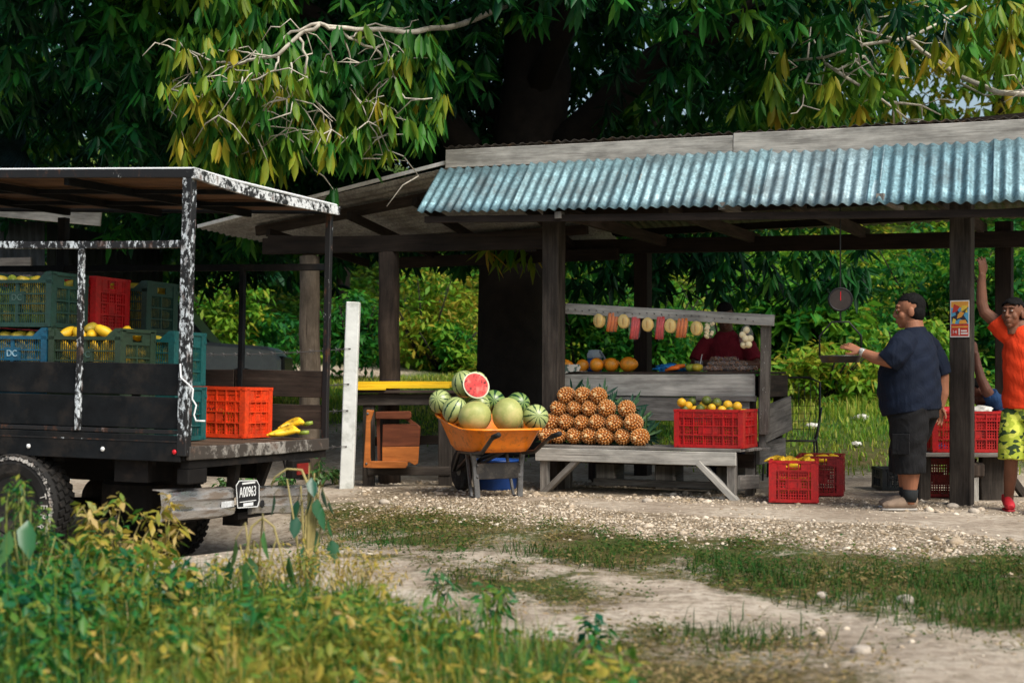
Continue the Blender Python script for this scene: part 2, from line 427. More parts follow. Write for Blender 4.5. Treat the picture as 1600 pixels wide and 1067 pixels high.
cam.location = (0,0,H); cam.rotation_euler = (R(90),0,0); cd.sensor_width = 36; cd.lens = FP/1600*36; cd.shift_y = (590-533.5)/1600
cd.clip_start = .1; cd.clip_end = 2000
cd.dof.use_dof = True; cd.dof.focus_distance = 12.4; cd.dof.aperture_fstop = 2.6
vs = SC.view_settings; vs.view_transform = 'Standard'; vs.look = 'None'; vs.exposure = .62; vs.gamma = 1; vs.use_curve_mapping = False
SC.cycles.max_bounces = 6; SC.cycles.diffuse_bounces = 3; SC.cycles.glossy_bounces = 2; SC.cycles.transmission_bounces = 4; SC.cycles.transparent_max_bounces = 12
SC.cycles.use_denoising = True; SC.cycles.sample_clamp_indirect = 4
# ================================================================ trees, bushes, grass
M_leaf_dark = foliage('leaf_dark', [(0,(.002,.018,.009)),(.40,(.006,.060,.018)),(.72,(.022,.15,.02)),(1,(.12,.27,.02))], .45, .28, .22)
M_leaf_yel = foliage('leaf_yellowing', [(0,(.012,.09,.015)),(.4,(.05,.19,.02)),(.7,(.19,.27,.02)),(1,(.42,.30,.025))], .45, .35, .2)
M_leaf_bg = foliage('leaf_bank', [(0,(.008,.08,.028)),(.4,(.035,.20,.02)),(.75,(.17,.31,.02)),(1,(.40,.32,.04))], .55, .4, .2)
M_leaf_bush = foliage('leaf_bush', [(0,(.008,.11,.055)),(.35,(.035,.19,.025)),(.6,(.20,.24,.03)),(.85,(.46,.34,.05)),(1,(.50,.36,.14))], .45, .4)
M_leaf_broad = foliage('leaf_broad', [(0,(.01,.07,.045)),(.5,(.03,.13,.04)),(1,(.10,.22,.05))], .35, .25, .5)
M_grass = foliage('grass_blade', [(0,(.018,.075,.012)),(.25,(.05,.10,.014)),(.55,(.15,.125,.035)),(1,(.32,.23,.11))], .65, .3, .15)
M_grass_g = foliage('grass_green', [(0,(.015,.12,.04)),(.4,(.09,.24,.02)),(.75,(.32,.38,.04)),(1,(.48,.40,.12))], .5, .4, .2)
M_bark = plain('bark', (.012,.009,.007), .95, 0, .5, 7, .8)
M_twig = plain('pale_bark', (.50,.46,.38), .85, 0, .35, 14, .4)
M_stem = plain('green_stem', (.22,.24,.07), .6, 0, .3, 10)
M_stemy = plain('dry_stem', (.33,.27,.10), .7, 0, .3, 10)
def inroof(p):       # inside the shelter's roofs?
    X, Y, Z = p.T; yl = -ST.s*(X-ST.ox)+ST.c*(Y-ST.oy); xl = ST.c*(X-ST.ox)+ST.s*(Y-ST.oy)
    return (xl > -4.2) & (xl < 6) & (yl > -1.0) & (yl < 3.25) & (Z < 3.75)
def sample(n, bx, keep):
    p = rng.random((n,3))*np.array([b[1]-b[0] for b in bx])+np.array([b[0] for b in bx]); return p[keep(p)]
def n3(p, s, o=0): return (vnoise(p[:,0]*s+o, p[:,2]*s+7)+vnoise(p[:,1]*s+3+o, p[:,2]*s+p[:,0]*s*.5)+vnoise(p[:,0]*s*2, p[:,1]*s*2+o))/3
def zlow(X, Y):
    z = np.where(Y > 16.6, 2.25+1.0*vnoise(X*1.3, Y*.9), 3.9)
    z = np.where((Y < 16.6) & (X < -1.6), 2.9+.8*vnoise(X, Y), z)
    z = np.where(X > 4.0, 4.3+.35*(X-4), z)
    z = np.where((X < -2.2) & (Y > 16.6), 2.1+.9*vnoise(X*1.1+5, Y), z)
    return z
def keep_main(p):
    X, Y, Z = p.T
    k = (Z > zlow(X,Y)) & ~inroof(p) & (n3(p,.8) > .40)
    k &= ~((np.abs(X-.3) < .55) & (Y < 17.2) & (Y > 14.5) & (Z < 5.2) & (Z > 2.9))      # the dark hollow round the trunk
    k &= ~((Y < 14.8) & (Z < 4.5) & (X > -1.2))
    k &= ~((X > 4.0) & (rng.random(len(X)) < .72)) & ~((X > 4.6) & (Y > 16.4))
    k &= ~((Y < 14.6) & (X < -1.2) & (Z < 5.2))
    ptop = H+(590+60)/FP*Y; k &= ~((Z > ptop+.3) & (X > 4.2))
    k &= ~((Z > ptop) & (rng.random(len(X)) < .62))
    k &= ~((Z > ptop) & (Y < 16.6) & (rng.random(len(X)) < .5)) & ~((X < -4.2) & (Z < 4.0) & (Y < 19.5) & (Z > 3.0))
    k &= ~((Z > ptop) & (Y > 17.5) & (rng.random(len(X)) < .75)) & ~((Y > 19.6) & (Z > 6.3))
    return k
tree = thing('broadleaf_tree', 'huge dark leaved tree with a thick trunk, spreading over the fruit stall roof', 'tree', (0,17.3,gz1(0,17.3)-.1))
T0 = Vector(tree.location)
def trel(p): return Vector(p)-T0
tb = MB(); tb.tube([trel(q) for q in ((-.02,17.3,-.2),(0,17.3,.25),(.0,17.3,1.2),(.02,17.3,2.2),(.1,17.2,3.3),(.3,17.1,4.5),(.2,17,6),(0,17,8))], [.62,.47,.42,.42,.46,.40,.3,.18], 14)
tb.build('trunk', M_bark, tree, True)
for path, r0 in ((((.05,17.2,3.0),(-1.0,16.6,4.2),(-2.6,15.6,5.2),(-4.5,15.2,5.8)), .22), (((.25,17.1,3.4),(1.6,16.6,4.6),(3.4,16,5.4),(5.0,15.8,5.9)), .22), (((.2,17.1,4.2),(.8,15.6,5.3),(1.4,14,6.2)), .18), (((.1,17.2,3.6),(-.8,18.2,5.2),(-1.8,19,6.6)), .18)):
    b = MB(); n = len(path); b.tube([trel(q) for q in path], [r0*(1-.75*i/(n-1)) for i in range(n)], 9); b.build('limb', M_bark, tree, True)
pm = sample(34000, ((-7.5,9),(13.2,21.5),(2.0,8.6)), keep_main)[:8200]
ex = np.array([tuple(P(rnd.uniform(885,1365) if k < 150 else rnd.uniform(520,735), (rnd.uniform(385,470) if k < 150 else rnd.uniform(380,425))-20*rnd.random(), rnd.uniform(16.9,18.4))) for k in range(215)]); pm = np.vstack([pm, ex[~inroof(ex)]])
tn = (1.5*(n3(pm,1.0,4)-.5)+.30+.40*rng.random(len(pm))+.12*(pm[:,0] > 1.2)).clip(0,1)
inv = pm[:,2] < H+(590+150)/FP*pm[:,1]
parts = [whorls(pm[inv]-np.array(T0), 8, .205, .066, (-72,8), tn[inv], .35), whorls(pm[~inv]-np.array(T0), 6, .62, .26, (-60,10), tn[~inv], small=True)]
npmesh('crown', *join(parts)[:2], M_leaf_dark, tree, join(parts)[2])
# the pale twisted branch with yellowing leaves that hangs in front, left of the roof
YB = 13.9
def pxpath(L, Y, dy=0): return [P(a, b, Y+dy*math.sin(a*.021+b*.017)) for a, b in L]
br = [([(790,20),(720,50),(650,50),(590,46),(540,44),(500,37),(455,50),(430,75)],.060),([(500,37),(466,57),(435,86),(405,91),(378,100),(337,98),(300,81),(280,66)],.038),
 ([(500,37),(521,45),(545,60),(584,75),(605,95),(615,119),(633,154),(675,154)],.032),([(545,60),(556,52),(587,37),(630,45),(654,31)],.02),([(584,75),(605,70),(640,93),(668,91)],.02),
 ([(466,57),(480,90),(478,140),(500,168),(510,200),(538,217)],.024),([(455,98),(452,130),(448,155)],.018),([(435,86),(430,110),(400,125),(360,128),(315,125)],.02),([(405,91),(398,118),(360,105)],.016),
 ([(521,45),(516,80),(530,110),(500,112)],.02),([(533,55),(548,95),(540,130),(565,160),(600,150)],.018),([(480,120),(455,140),(470,178)],.014),([(337,98),(330,120),(300,112),(268,140)],.014),
 ([(405,91),(380,82),(340,78),(300,90),(262,72)],.016),([(615,119),(590,140),(575,190)],.014),([(510,200),(480,210),(450,200)],.012)]
bb = MB(); tips = []
for L, r0 in br:
    pts = pxpath(L, YB-.42, .22)
    if L[0][0] == 790: pts[0] = P(790,10,16.6); pts[1] = P(722,38,14.9)
    fine = []
    for i in range(len(pts)-1):
        for k in range(3):
            q = pts[i].lerp(pts[i+1], k/3); fine.append(q+Vector((rnd.uniform(-.018,.018), rnd.uniform(-.02,.02), rnd.uniform(-.018,.018)))*(k > 0))
    fine.append(pts[-1]); n = len(fine)
    bb.tube([q-T0 for q in fine], [max(.0045, .55*r0*(1-.66*i/(n-1))) for i in range(n)], 6); tips += fine[n//3::2]
for k in range(130):     # fine twigs
    q = rnd.choice(tips); e = q+Vector((rnd.uniform(-.4,.4), rnd.uniform(-.15,.3), rnd.uniform(-.32,.05))); mid = q.lerp(e,.5)+Vector((0,0,rnd.uniform(0,.09)))
    bb.tube([x-T0 for x in (q,mid,e)], [.007,.006,.004], 5); tips.append(e)
tag(bb.build('branch', M_twig, tree, True), 'pale twisted branch reaching out to the left')
yc = []
yellow_area = [(250,130),(262,60),(300,20),(330,-30),(460,-30),(420,40),(470,70),(560,80),(640,60),(690,50),(700,140),(690,200),(640,230),(610,290),(520,300),(440,290),(340,270),(290,260),(275,200)]
for k in range(1500):
    a, b = rnd.uniform(240,705), rnd.uniform(-30,300)
    if inpoly(np.array([a]), np.array([b]), yellow_area)[0] and not (rnd.random() < .62 and 400 < a < 580 and 20 < b < 90): yc.append(P(a, b, YB+rnd.uniform(-.45,.9)))
yc = [v for v in yc if (lambda px_, py_: not (px_ > 440 and py_ > 322-(px_-440)*.237-52))(800+FP*v.x/v.y, 590-FP*(v.z-H)/v.y)]; yc = np.array([tuple(v) for v in yc])[:330]
for q in tips[::3]: yc = np.vstack([yc, [tuple(q)]])
ty = (.55-.10*(yc[:,2]-4.0)+rng.normal(0,.22,len(yc))+.12*(yc[:,0] < -2.4)-.35*(yc[:,1] > 14.3)-.35*(yc[:,2] < 3.0)).clip(0,1)
V, Q, T = whorls(yc-np.array(T0), 6, .205, .062, (-88,-48), ty-.15, .15)
tag(npmesh('hanging_leaves', V, Q, M_leaf_yel, tree, T), 'drooping yellow green leaves on the pale branch')
# a bunch of leaves hanging low behind the shelter's front post, some dry
dl = np.array([tuple(P(a,b,15.9)) for a, b in ((790,392),(770,385),(815,388),(830,398),(800,380),(760,395))])
V, Q, T = whorls(dl-np.array(T0), 5, .26, .06, (-80,-20), np.array([.6,.45,.5,.7,.4,.9])); npmesh('leaf_bunch', V, Q, M_leaf_yel, tree, T)
# the yellow tree at the right, its bare twigs over the roof
tr2 = thing('yellowing_tree', 'thin tree with bare pale twigs and yellow leaves above the right roof end', 'tree', (7.6,17.6,gz1(7.6,17.6)-.1))
T2 = Vector(tr2.location); b = MB()
b.tube([Vector((0,0,0)),Vector((-.05,0,2)),Vector((-.3,-.3,4)),Vector((-.6,-.5,6.2))],[.2,.17,.13,.06],9); b.build('trunk', M_bark, tr2, True)
br2 = [([(1760,60),(1640,150),(1560,145),(1500,120),(1440,80),(1420,60),(1350,70),(1290,90),(1240,95)],.035),([(1420,60),(1480,30),(1510,10)],.02),([(1400,62),(1340,45),(1360,0)],.016),
 ([(1350,88),(1310,110),(1290,100),(1270,60),(1250,70)],.016),([(1290,100),(1320,120),(1370,150),(1410,180),(1420,188)],.02),([(1330,85),(1345,105),(1395,160),(1396,195)],.016),
 ([(1265,115),(1258,130),(1254,165),(1290,175)],.014),([(1262,92),(1265,60),(1268,30)],.012),([(1350,88),(1370,115),(1420,122)],.014),([(1370,60),(1395,25),(1420,5)],.012),([(1500,130),(1540,150),(1600,140)],.014),
 ([(1230,112),(1245,105),(1220,85),(1200,80)],.012),([(1395,160),(1440,165),(1470,180)],.016)]
bb = MB(); tips2 = []
for L, r0 in br2:
    pts = pxpath(L, 15.4, .4); n = len(pts); bb.tube([q-T2 for q in pts], [max(.006, r0*(1-.65*i/(n-1))) for i in range(n)], 6); tips2 += pts[1:]
for k in range(45):
    q = rnd.choice(tips2); e = q+Vector((rnd.uniform(-.35,.35), rnd.uniform(-.3,.3), rnd.uniform(-.3,.15))); mid = q.lerp(e,.5)+Vector((0,0,rnd.uniform(-.05,.1)))
    bb.tube([x-T2 for x in (q,mid,e)], [.008,.006,.004], 5)
tag(bb.build('branch', M_twig, tr2, True), 'bare pale twigs')
c2 = [P(rnd.gauss(a,s), rnd.gauss(b,t), 15.4+rnd.uniform(-.6,1.4)) for a, b, s, t, n in ((1260,10,30,20,10),(1420,20,35,22,12),(1500,25,30,30,14),(1565,40,25,40,22),(1480,85,25,22,12),(1280,150,20,20,8),(1320,160,18,12,6),(1455,165,30,12,8),(1190,40,30,25,10),(1220,165,30,15,8),(1180,150,22,20,6),(1370,130,30,22,8),(1590,100,22,40,12)) for _ in range(n)]
c2 = np.array([tuple(v) for v in c2]); c2 = c2[~inroof(c2)]
V, Q, T = whorls(c2-np.array(T2), 6, .25, .075, (-85,-40), (.48+.1*(c2[:,0] > 3.4)+rng.normal(0,.22,len(c2))).clip(0,1), .15)
npmesh('hanging_leaves', V, Q, M_leaf_yel, tr2, T)
# trees far behind
def bg_tree(label, X, Y, h, rx, zc, nwh, mat, tint, L=.34, ry=None, trunk=.16):
    z0 = gz1(X,Y)-.1; t = thing('distant_tree', label, 'tree', (X,Y,z0), group='trees standing behind the grassy bank')
    b = MB(); b.tube([(0,0,0),(.1,0,h*.35),(-.1,.1,h*.7),(0,0,h*.92)],[trunk,trunk*.8,trunk*.5,.04],8)
    for k in range(6):
        a = rnd.random()*6.28; b.tube([(0,0,h*(.35+.07*k)),(math.cos(a)*rx*.4,math.sin(a)*rx*.4,h*(.5+.06*k)),(math.cos(a)*rx*.8,math.sin(a)*rx*.8,h*(.6+.06*k))],[trunk*.45,trunk*.3,.03],6)
    b.build('trunk', M_bark, t, True)
    p = rng.normal(0,1,(nwh*3,3)); p /= np.linalg.norm(p,axis=1)[:,None]; p *= (rng.random(len(p))**.4)[:,None]
    p = p*np.array([rx,ry or rx,(h-zc)*.55])+np.array([0,0,zc+(h-zc)*.5]); p = p[n3(p+X,.55,2) > .43][:nwh]
    tt = (tint+rng.normal(0,.14,len(p))+.25*(n3(p+Y,.5,9)-.5)).clip(0,1)
    V, Q, T = whorls(p, 6, L, L*.42, (-60,20), tt, .2, small=True, twig=.1); npmesh('crown', V, Q, mat, t, T)
bg_tree('tall dark tree standing far behind the truck, leftmost of the distant trees', -9.5, 27, 11.5, 4.2, 1.6, 1500, M_leaf_dark, .35)
bg_tree('dark round tree far behind the lean-to roof', -3.6, 31, 12, 4.2, 3.9, 1500, M_leaf_dark, .45)
bg_tree('dense dark green tree far behind the middle of the tin roof', 3.2, 33, 14, 4.8, 5.0, 1700, M_leaf_dark, .5)
bg_tree('golden yellow tree far behind the right end of the tin roof', 10.2, 31, 12.5, 4.6, .3, 1900, M_leaf_yel, .72, .34)
bg_tree('green and yellow tree behind the waiting man, left of the golden tree', 6.7, 35, 11.5, 4.0, .3, 1500, M_leaf_yel, .42, .34)
bg_tree('bushy dark tree at the foot of the slope behind the truck bed', -5.9, 30, 6.8, 2.6, .8, 900, M_leaf_dark, .55)
# shrubs on the bank
def shrub(label, px, Y, w, h, n, tint, mat=None, L=.16):
    X = (px-800)/FP*Y; z0 = gz1(X,Y)-.05; s = thing('bank_shrub', label, 'shrub', (X,Y,z0), group='shrubs on the grassy bank')
    b = MB()
    for k in range(7):
        a = rnd.random()*6.28; b.tube([(0,0,0),(math.cos(a)*w*.25,math.sin(a)*w*.25,h*.45),(math.cos(a)*w*.5,math.sin(a)*w*.5,h*.8)],[.03,.02,.01],5)
    b.build('stem', M_bark, s, True)
    p = rng.normal(0,1,(n*3,3)); p /= np.linalg.norm(p,axis=1)[:,None]; p *= (rng.random(len(p))**.45)[:,None]
    p = p*np.array([w*.55,w*.5,h*.5])+np.array([0,0,h*.5]); p = p[n3(p+X*3,1.4,2) > .42][:n]
    V, Q, T = whorls(p, 5, L, L*.45, (-60,35), (tint+.4*(n3(p+X,1.1,3)-.5)+rng.normal(0,.13,len(p))).clip(0,1), .2, small=True, twig=.06); npmesh('foliage', V, Q, mat or M_leaf_bg, s, T)
shrub('yellow green shrub beside the parked pickup, seen through the truck bed', 355, 27, 1.6, 2.1, 420, .62)
shrub('low dark green shrub between the truck post and the pale log post', 420, 27.5, 1.5, 1.3, 320, .25)
shrub('leafy green shrub right of the pale log post', 550, 26.5, 1.2, 1.7, 330, .35)
shrub('yellow and rusty shrub behind the gap left of the big trunk', 665, 29, 2.0, 2.2, 460, .82)
shrub('mid green broad bush low beside the big trunk', 690, 28.5, 1.4, 1.0, 280, .45)
shrub('bright green climbing shrub right of the shelter corner post', 905, 23.5, 1.7, 2.5, 520, .34)
shrub('mid green shrub behind the hanging bags of fruit', 1010, 24, 1.7, 2.0, 450, .42)
shrub('rounded green bush behind the stall keeper', 1140, 24.5, 1.9, 2.3, 480, .38)
shrub('tall light green reedy bush behind the hanging scale', 1262, 24, 1.8, 2.4, 520, .45, None, .28)
shrub('yellow green low shrub under the hanging scale', 1285, 22, 1.5, 1.0, 330, .72)
shrub('broad yellow green bush behind the man in the navy shirt', 1420, 22.8, 2.0, 1.4, 420, .66)
shrub('deep green bush behind the poster post', 1470, 25, 2.2, 2.7, 560, .26)
shrub('dark leafy bush behind the boy in orange', 1585, 24.5, 1.9, 2.9, 520, .2)
def scat(n, bx, by, keep=None):
    X = rng.uniform(*bx, n); Y = rng.uniform(*by, n)
    if keep is not None: k = keep(X,Y); X, Y = X[k], Y[k]
    return np.stack([X, Y, gz(X,Y)],1)
# leafy cover over the slope
vis = lambda X, Y: (np.abs(X) < .40*Y) & (Y > 20)
cov = scat(27000, (-13,13), (20,38), lambda X, Y: vis(X,Y) & (Y > 22.5+7.5/(1+np.exp((X+.3)/.7))+1.2*(fbm(X,Y)-.5)))
cov[:,2] += rng.random(len(cov))**1.5*.9*fbm(cov[:,0]*.7,cov[:,1]*.7)
tc = (.50+1.0*(fbm(cov[:,0]*.5+4,cov[:,1]*.5)-.47)+rng.normal(0,.13,len(cov))-.12/(1+np.exp(-(cov[:,0]-1.5)))+.15).clip(0,1)
V, Q, T = whorls(cov, 5, .19, .08, (-30,50), tc, .3, small=True, twig=.05)
tag(npmesh('undergrowth', V, Q, M_leaf_bg, None, T), 'leafy undergrowth covering the slope behind the stall', 'undergrowth', kind='stuff')
gp = scat(64000, (-8,10), (15.2,27), lambda X, Y: (np.abs(X) < .38*Y) & (rng.random(len(X)) < masks(X,Y)[0]*(.55+.45*(Y > 18))*(.4+1.2*fbm(X*1.5,Y*1.5))))
tall = np.where(gp[:,0] > 1.5, 1.0, .45)*np.where(gp[:,1] > 20, 1, .45)
V, Q, T = blades(gp, .22*tall*(.5+fbm(gp[:,0],gp[:,1])), .018, .9, (.62+.9*(fbm(gp[:,0]*.8,gp[:,1]*.8+9)-.47)+rng.normal(0,.16,len(gp))).clip(0,1))
rp = scat(1000, (2.8,9), (22.5,25.5), lambda X, Y: np.abs(X-5.2) < 2.2*rng.random(len(X))+.3)
V2, Q2, T2_ = blades(rp, 1.0, .03, .8, (.35+rng.normal(0,.2,len(rp))).clip(0,1))
V, Q, T = join([(V,Q,T),(V2,Q2,T2_)])
tag(npmesh('meadow_grass', V, Q, M_grass_g, None, T), 'tall sunlit grass growing behind the stall', 'grass', kind='stuff')
# short grass on the verge
gv = scat(280000, (-3.2,5.4), (4.4,12.2), lambda X, Y: (rng.random(len(X)) < (masks(X,Y)[0]-.15).clip(0,1)*(2.6*(fbm(X*2.6,Y*2.6)-.30)).clip(.04,1)) & (np.abs(X) < .38*Y+.3))[:105000]
gm = fbm(gv[:,0]*1.7+2,gv[:,1]*1.7)
V, Q, T = blades(gv, .006+.020*gm**1.5, .0040, 2.0, (.80-1.9*(gm-.45)+rng.normal(0,.22,len(gv))).clip(0,1))
tl = []
for px, py, s, n in ((1160,893,.2,110),(1190,905,.2,120),(1460,905,.24,170),(1500,915,.2,130),(1535,965,.26,220),(1580,975,.25,200),(1600,930,.25,180),(1420,948,.2,130),(1240,912,.16,90),(1350,902,.16,90),(1130,880,.12,60),(820,868,.14,70),(900,877,.14,80),(960,884,.12,60),(1180,1002,.22,120),(1140,995,.2,100),(620,845,.2,90),(560,820,.2,90),(740,905,.14,60),(1590,895,.2,120),(1300,895,.18,100),(1320,935,.18,90)):
    X, Y = G(px,py)
    a = np.stack([rng.normal(X,s*.8,n), rng.normal(Y,s*.8,n)],1); tl.append(np.column_stack([a, gz(a[:,0],a[:,1])]))
tl = np.vstack(tl); V2, Q2, T2_ = blades(tl, .10, .0055, 2.0, (.10+rng.normal(0,.15,len(tl))).clip(0,1))
mp = scat(90000, (-3.2,5.4), (4.4,12.0), lambda X, Y: (rng.random(len(X)) < (masks(X,Y)[0]-.1).clip(0,1)*(2.6*(fbm(X*3.6+9,Y*3.6)-.32)).clip(.03,1)) & (np.abs(X) < .38*Y+.3))[:30000]; mp[:,2] += .006
W5 = whorls(mp, 4, .026, .012, (-15,45), (.50-1.8*(fbm(mp[:,0]*1.7+2,mp[:,1]*1.7)-.45)+rng.normal(0,.22,len(mp))).clip(0,1), .2, small=True, twig=.004)
V, Q, T = join([(V,Q,T),(V2,Q2,T2_),W5])
tag(npmesh('verge_grass', V, Q, M_grass, None, T), 'short green and brown grass growing between the dirt tracks', 'grass', kind='stuff')
# gravel
def stones(name, label, p, s, mat):
    ico = bmesh.new(); bmesh.ops.create_icosphere(ico, subdivisions=1, radius=1)
    bv = np.array([tuple(v.co) for v in ico.verts]); bf = np.array([[v.index for v in f.verts] for f in ico.faces]); ico.free()
    N = len(p); sc = np.asarray(s)[:,None,None]*rng.uniform(.55,1.25,(N,1,3))*np.array([1,1,.65])
    V = bv[None]*sc*(1+rng.normal(0,.16,(N,len(bv),1))); a = rng.random(N)*6.28; ca, sa = np.cos(a)[:,None], np.sin(a)[:,None]
    V = np.stack([V[:,:,0]*ca-V[:,:,1]*sa, V[:,:,0]*sa+V[:,:,1]*ca, V[:,:,2]],2)+p[:,None,:]
    Q = (np.arange(N)[:,None,None]*len(bv)+bf[None]).reshape(-1,3)
    return tag(npmesh(name, V.reshape(-1,3), Q, mat, None, np.repeat(rng.random(N), len(bv))), label, 'gravel', kind='stuff')
t = NT('limestone'); a = t.n('ShaderNodeAttribute'); a.attribute_name = 'tint'
M_stone = t.done(t.ramp(t.math('ADD', a.outputs['Fac'], t.math('MULTIPLY', t.math('SUBTRACT', t.noise(t.coord(), 60, 4), .5), .5)), [(0,(.24,.18,.11)),(.5,(.42,.34,.25)),(1,(.64,.56,.45))]), .9, 0, .2)
gr = scat(66000, (-2.2,5.6), (8.3,12.8), lambda X, Y: rng.random(len(X)) < masks(X,Y)[1]**1.3*(1.8*fbm(X*2,Y*2)).clip(.1,1))[:11000]
gs = scat(9000, (-3.2,4.2), (5,13.5), lambda X, Y: rng.random(len(X)) < .14*(1-masks(X,Y)[0]))
fg_ = scat(5000, (-1.6,5), (11.4,14.6), lambda X, Y: inpoly(X,Y,PG['footgravel']) & (fbm(X*2,Y*2) > .42))
gg = np.vstack([gr,gs,fg_]); sz = np.concatenate([rng.lognormal(-5.0,.5,len(gr)), rng.lognormal(-4.7,.5,len(gs)), rng.lognormal(-4.1,.45,len(fg_))])
stones('gravel', 'loose pale limestone gravel scattered over the ground', gg, sz.clip(.004,.05), M_stone)
# ---- weeds in front
wk = lambda X, Y: inpoly(X+.35*(fbm(X*3,Y*3)-.5),Y+.4*(fbm(X*3+5,Y*3)-.5),PG['weeds']) & (np.abs(X) < .37*Y+.15)
wp = scat(3600, (-3.4,.75), (3.9,6.95), lambda X, Y: wk(X,Y) & (rng.random(len(X)) < (2.4*(fbm(X*1.6+2,Y*1.6)-.22)).clip(.1,1)))
n = len(wp); hh = (.10+.55*(fbm(wp[:,0]*1.4+8,wp[:,1]*1.4)-.2).clip(0,1)**1.3)*rng.uniform(.45,1.15,n)*(1+.45/(1+np.exp((wp[:,0]+1.35)/.15))); ln = rng.normal(0,.30,(n,2))*hh[:,None]
kd = rng.random(n); th = (.34+1.5*(fbm(wp[:,0]*.9+7,wp[:,1]*.9)-.47)+rng.normal(0,.15,n)+.12*(wp[:,1] > 6)-.05*(wp[:,1] < 5.7)-.08).clip(0,1); lp, lt_, ls = [], [], []
for k in range(9):       # leaves up each stalk
    u = (k+rng.random(n))/9*.85+.15; q = wp.copy(); q[:,:2] += ln*(u**1.6)[:,None]; q[:,2] += hh*u*(1-.12*u); m_ = kd < .72
    lp.append(q[m_]); lt_.append((th+.25*(u-.5)+rng.normal(0,.10,n))[m_].clip(0,1))
lp = np.vstack(lp); lt_ = np.concatenate(lt_); sp_ = rng.permutation(len(lp)); h1 = len(lp)//2; a_, b_ = sp_[:h1], sp_[h1:]
W1 = whorls(lp[a_], 2, .05, .026, (-55,35), lt_[a_], .3, twig=.012); W2 = whorls(lp[b_], 3, .032, .013, (-40,50), lt_[b_], .3, small=True, twig=.010)
st = np.vstack([wp+np.column_stack([rng.normal(0,.012,(n,2)), np.zeros(n)]) for _ in range(2)]); W3 = blades(st, np.tile(hh,2)*1.05, .005, .45, np.tile((th*.5+.48).clip(0,1),2))
gw = scat(26000, (-3.4,.75), (3.9,6.95), wk)[:11000]; W4 = blades(gw, .05+.26*fbm(gw[:,0]*2.2+1,gw[:,1]*2.2), .0045, 1.1, (.40+1.2*(fbm(gw[:,0]*1.3,gw[:,1]*1.3+4)-.45)+rng.normal(0,.2,len(gw))).clip(0,1))
WJ = join([W1,W2,W3,W4]); tag(npmesh('weeds', WJ[0], WJ[1], M_leaf_bush, None, WJ[2]), 'loose mixed weeds and dry grass along the near roadside', 'weeds', kind='stuff')
def plant(name, label, cat, px, Y, hgt, nst, spread, L, W, mat, tint, per=12, arch=.3, el=(-55,30), stem=None, group=None, sd=.15, small=True, sr=.005):
    X = (px-800)/FP*Y; o = thing(name, label, cat, (X,Y,gz1(X,Y)), group=group); sb = MB(); pts = []
    for k in range(nst):
        a = rnd.random()*6.28; r = spread*math.sqrt(rnd.random()); hh = hgt*rnd.uniform(.55,1.0)*(1-.35*r/max(spread,.01))
        p0 = Vector((math.cos(a)*r*.25, math.sin(a)*r*.25, -.02)); p3 = Vector((math.cos(a)*r, math.sin(a)*r, hh))
        path = []
        for i in range(7):
            u = i/6; q = p0.lerp(p3, u); q.z = hh*math.sin(min(1,u*(1+arch*.35))*1.5708)*(1 if u < .8 else 1-arch*(u-.8)*1.6); q += Vector((rnd.uniform(-.012,.012), rnd.uniform(-.012,.012), 0)); path.append(q)
        sb.tube(path, [sr*(1-.11*i) for i in range(7)], 5)
        for j in range(per):
            u = .25+.75*(j+rnd.random()*.6)/per; i = min(5,int(u*6)); pts.append(path[i].lerp(path[i+1], u*6-i))
    sb.build('stem', stem or M_stem, o, True)
    pts = np.array([tuple(p) for p in pts]); V, Q, T = whorls(pts, 2, L, W, el, (tint+rng.normal(0,sd,len(pts))).clip(0,1), .35, small=small, twig=.012)
    npmesh('foliage', V, Q, mat, o, T); return o
plant('leafy_bush', 'tall bush of small yellow leaves in front of the truck wheel', 'bush', 180, 6.7, .60, 20, .30, .055, .027, M_leaf_bush, .74, 13, sd=.2, stem=M_stemy)
plant('leafy_bush', 'bush with yellow sprays reaching up to the dented bumper', 'bush', 262, 6.9, .62, 4, .14, .055, .027, M_leaf_bush, .86, 14, sd=.12, stem=M_stemy)
plant('leafy_bush', 'mixed green and yellow bush low between the two truck wheels', 'bush', 190, 6.2, .42, 26, .38, .06, .034, M_leaf_bush, .48, 12, sd=.25)
plant('leafy_bush', 'deep green leafy bush nearest the lower left corner', 'bush', 60, 5.5, .34, 24, .40, .06, .036, M_leaf_bush, .14, 12)
plant('leafy_bush', 'tall tangled green bush hiding the bottom of the lettered truck tyre', 'bush', 95, 6.4, .44, 22, .30, .06, .032, M_leaf_bush, .34, 12, sd=.2)
plant('fern_vine', 'feathery bright green vine in front of the truck wheel at the edge', 'vine', 25, 6.1, .74, 16, .20, .03, .014, M_leaf_bush, .38, 26, arch=.8)
def broadleaf(label, px, Y, hgt, leaves, mat, tint, stemmat, cat='plant', name='broadleaf_plant', L=.2, W=.15):
    X = (px-800)/FP*Y; o = thing(name, label, cat, (X,Y,gz1(X,Y))); sb = MB(); pos, az, el, ll = [], [], [], []
    for (dx, dz, a, e, s) in leaves:
        q = Vector((dx, rnd.uniform(-.08,.08), dz)); top = Vector((dx*.6, 0, dz+.07))
        sb.tube([(dx*.1,0,-.02),(dx*.3,0,dz*.6),top,q], [.0055,.005,.004,.003], 6)
        pos.append(tuple(q)); az.append(a); el.append(R(e)); ll.append(L*s*(.78 if 'wilted' in label else 1))
    sb.build('stem', stemmat, o, True)
    for k in range(len(pos)):
        V, Q, m = leaf_arrays(np.array(pos[k:k+1]), np.array(az[k:k+1]), np.array(el[k:k+1]), np.array(ll[k:k+1]), np.array(ll[k:k+1])*W/L, .35, .22); npmesh('leaf_blade', V, Q, mat, o, np.full(m, min(1,max(0,tint+rng.normal(0,.2)))), True)
    return o
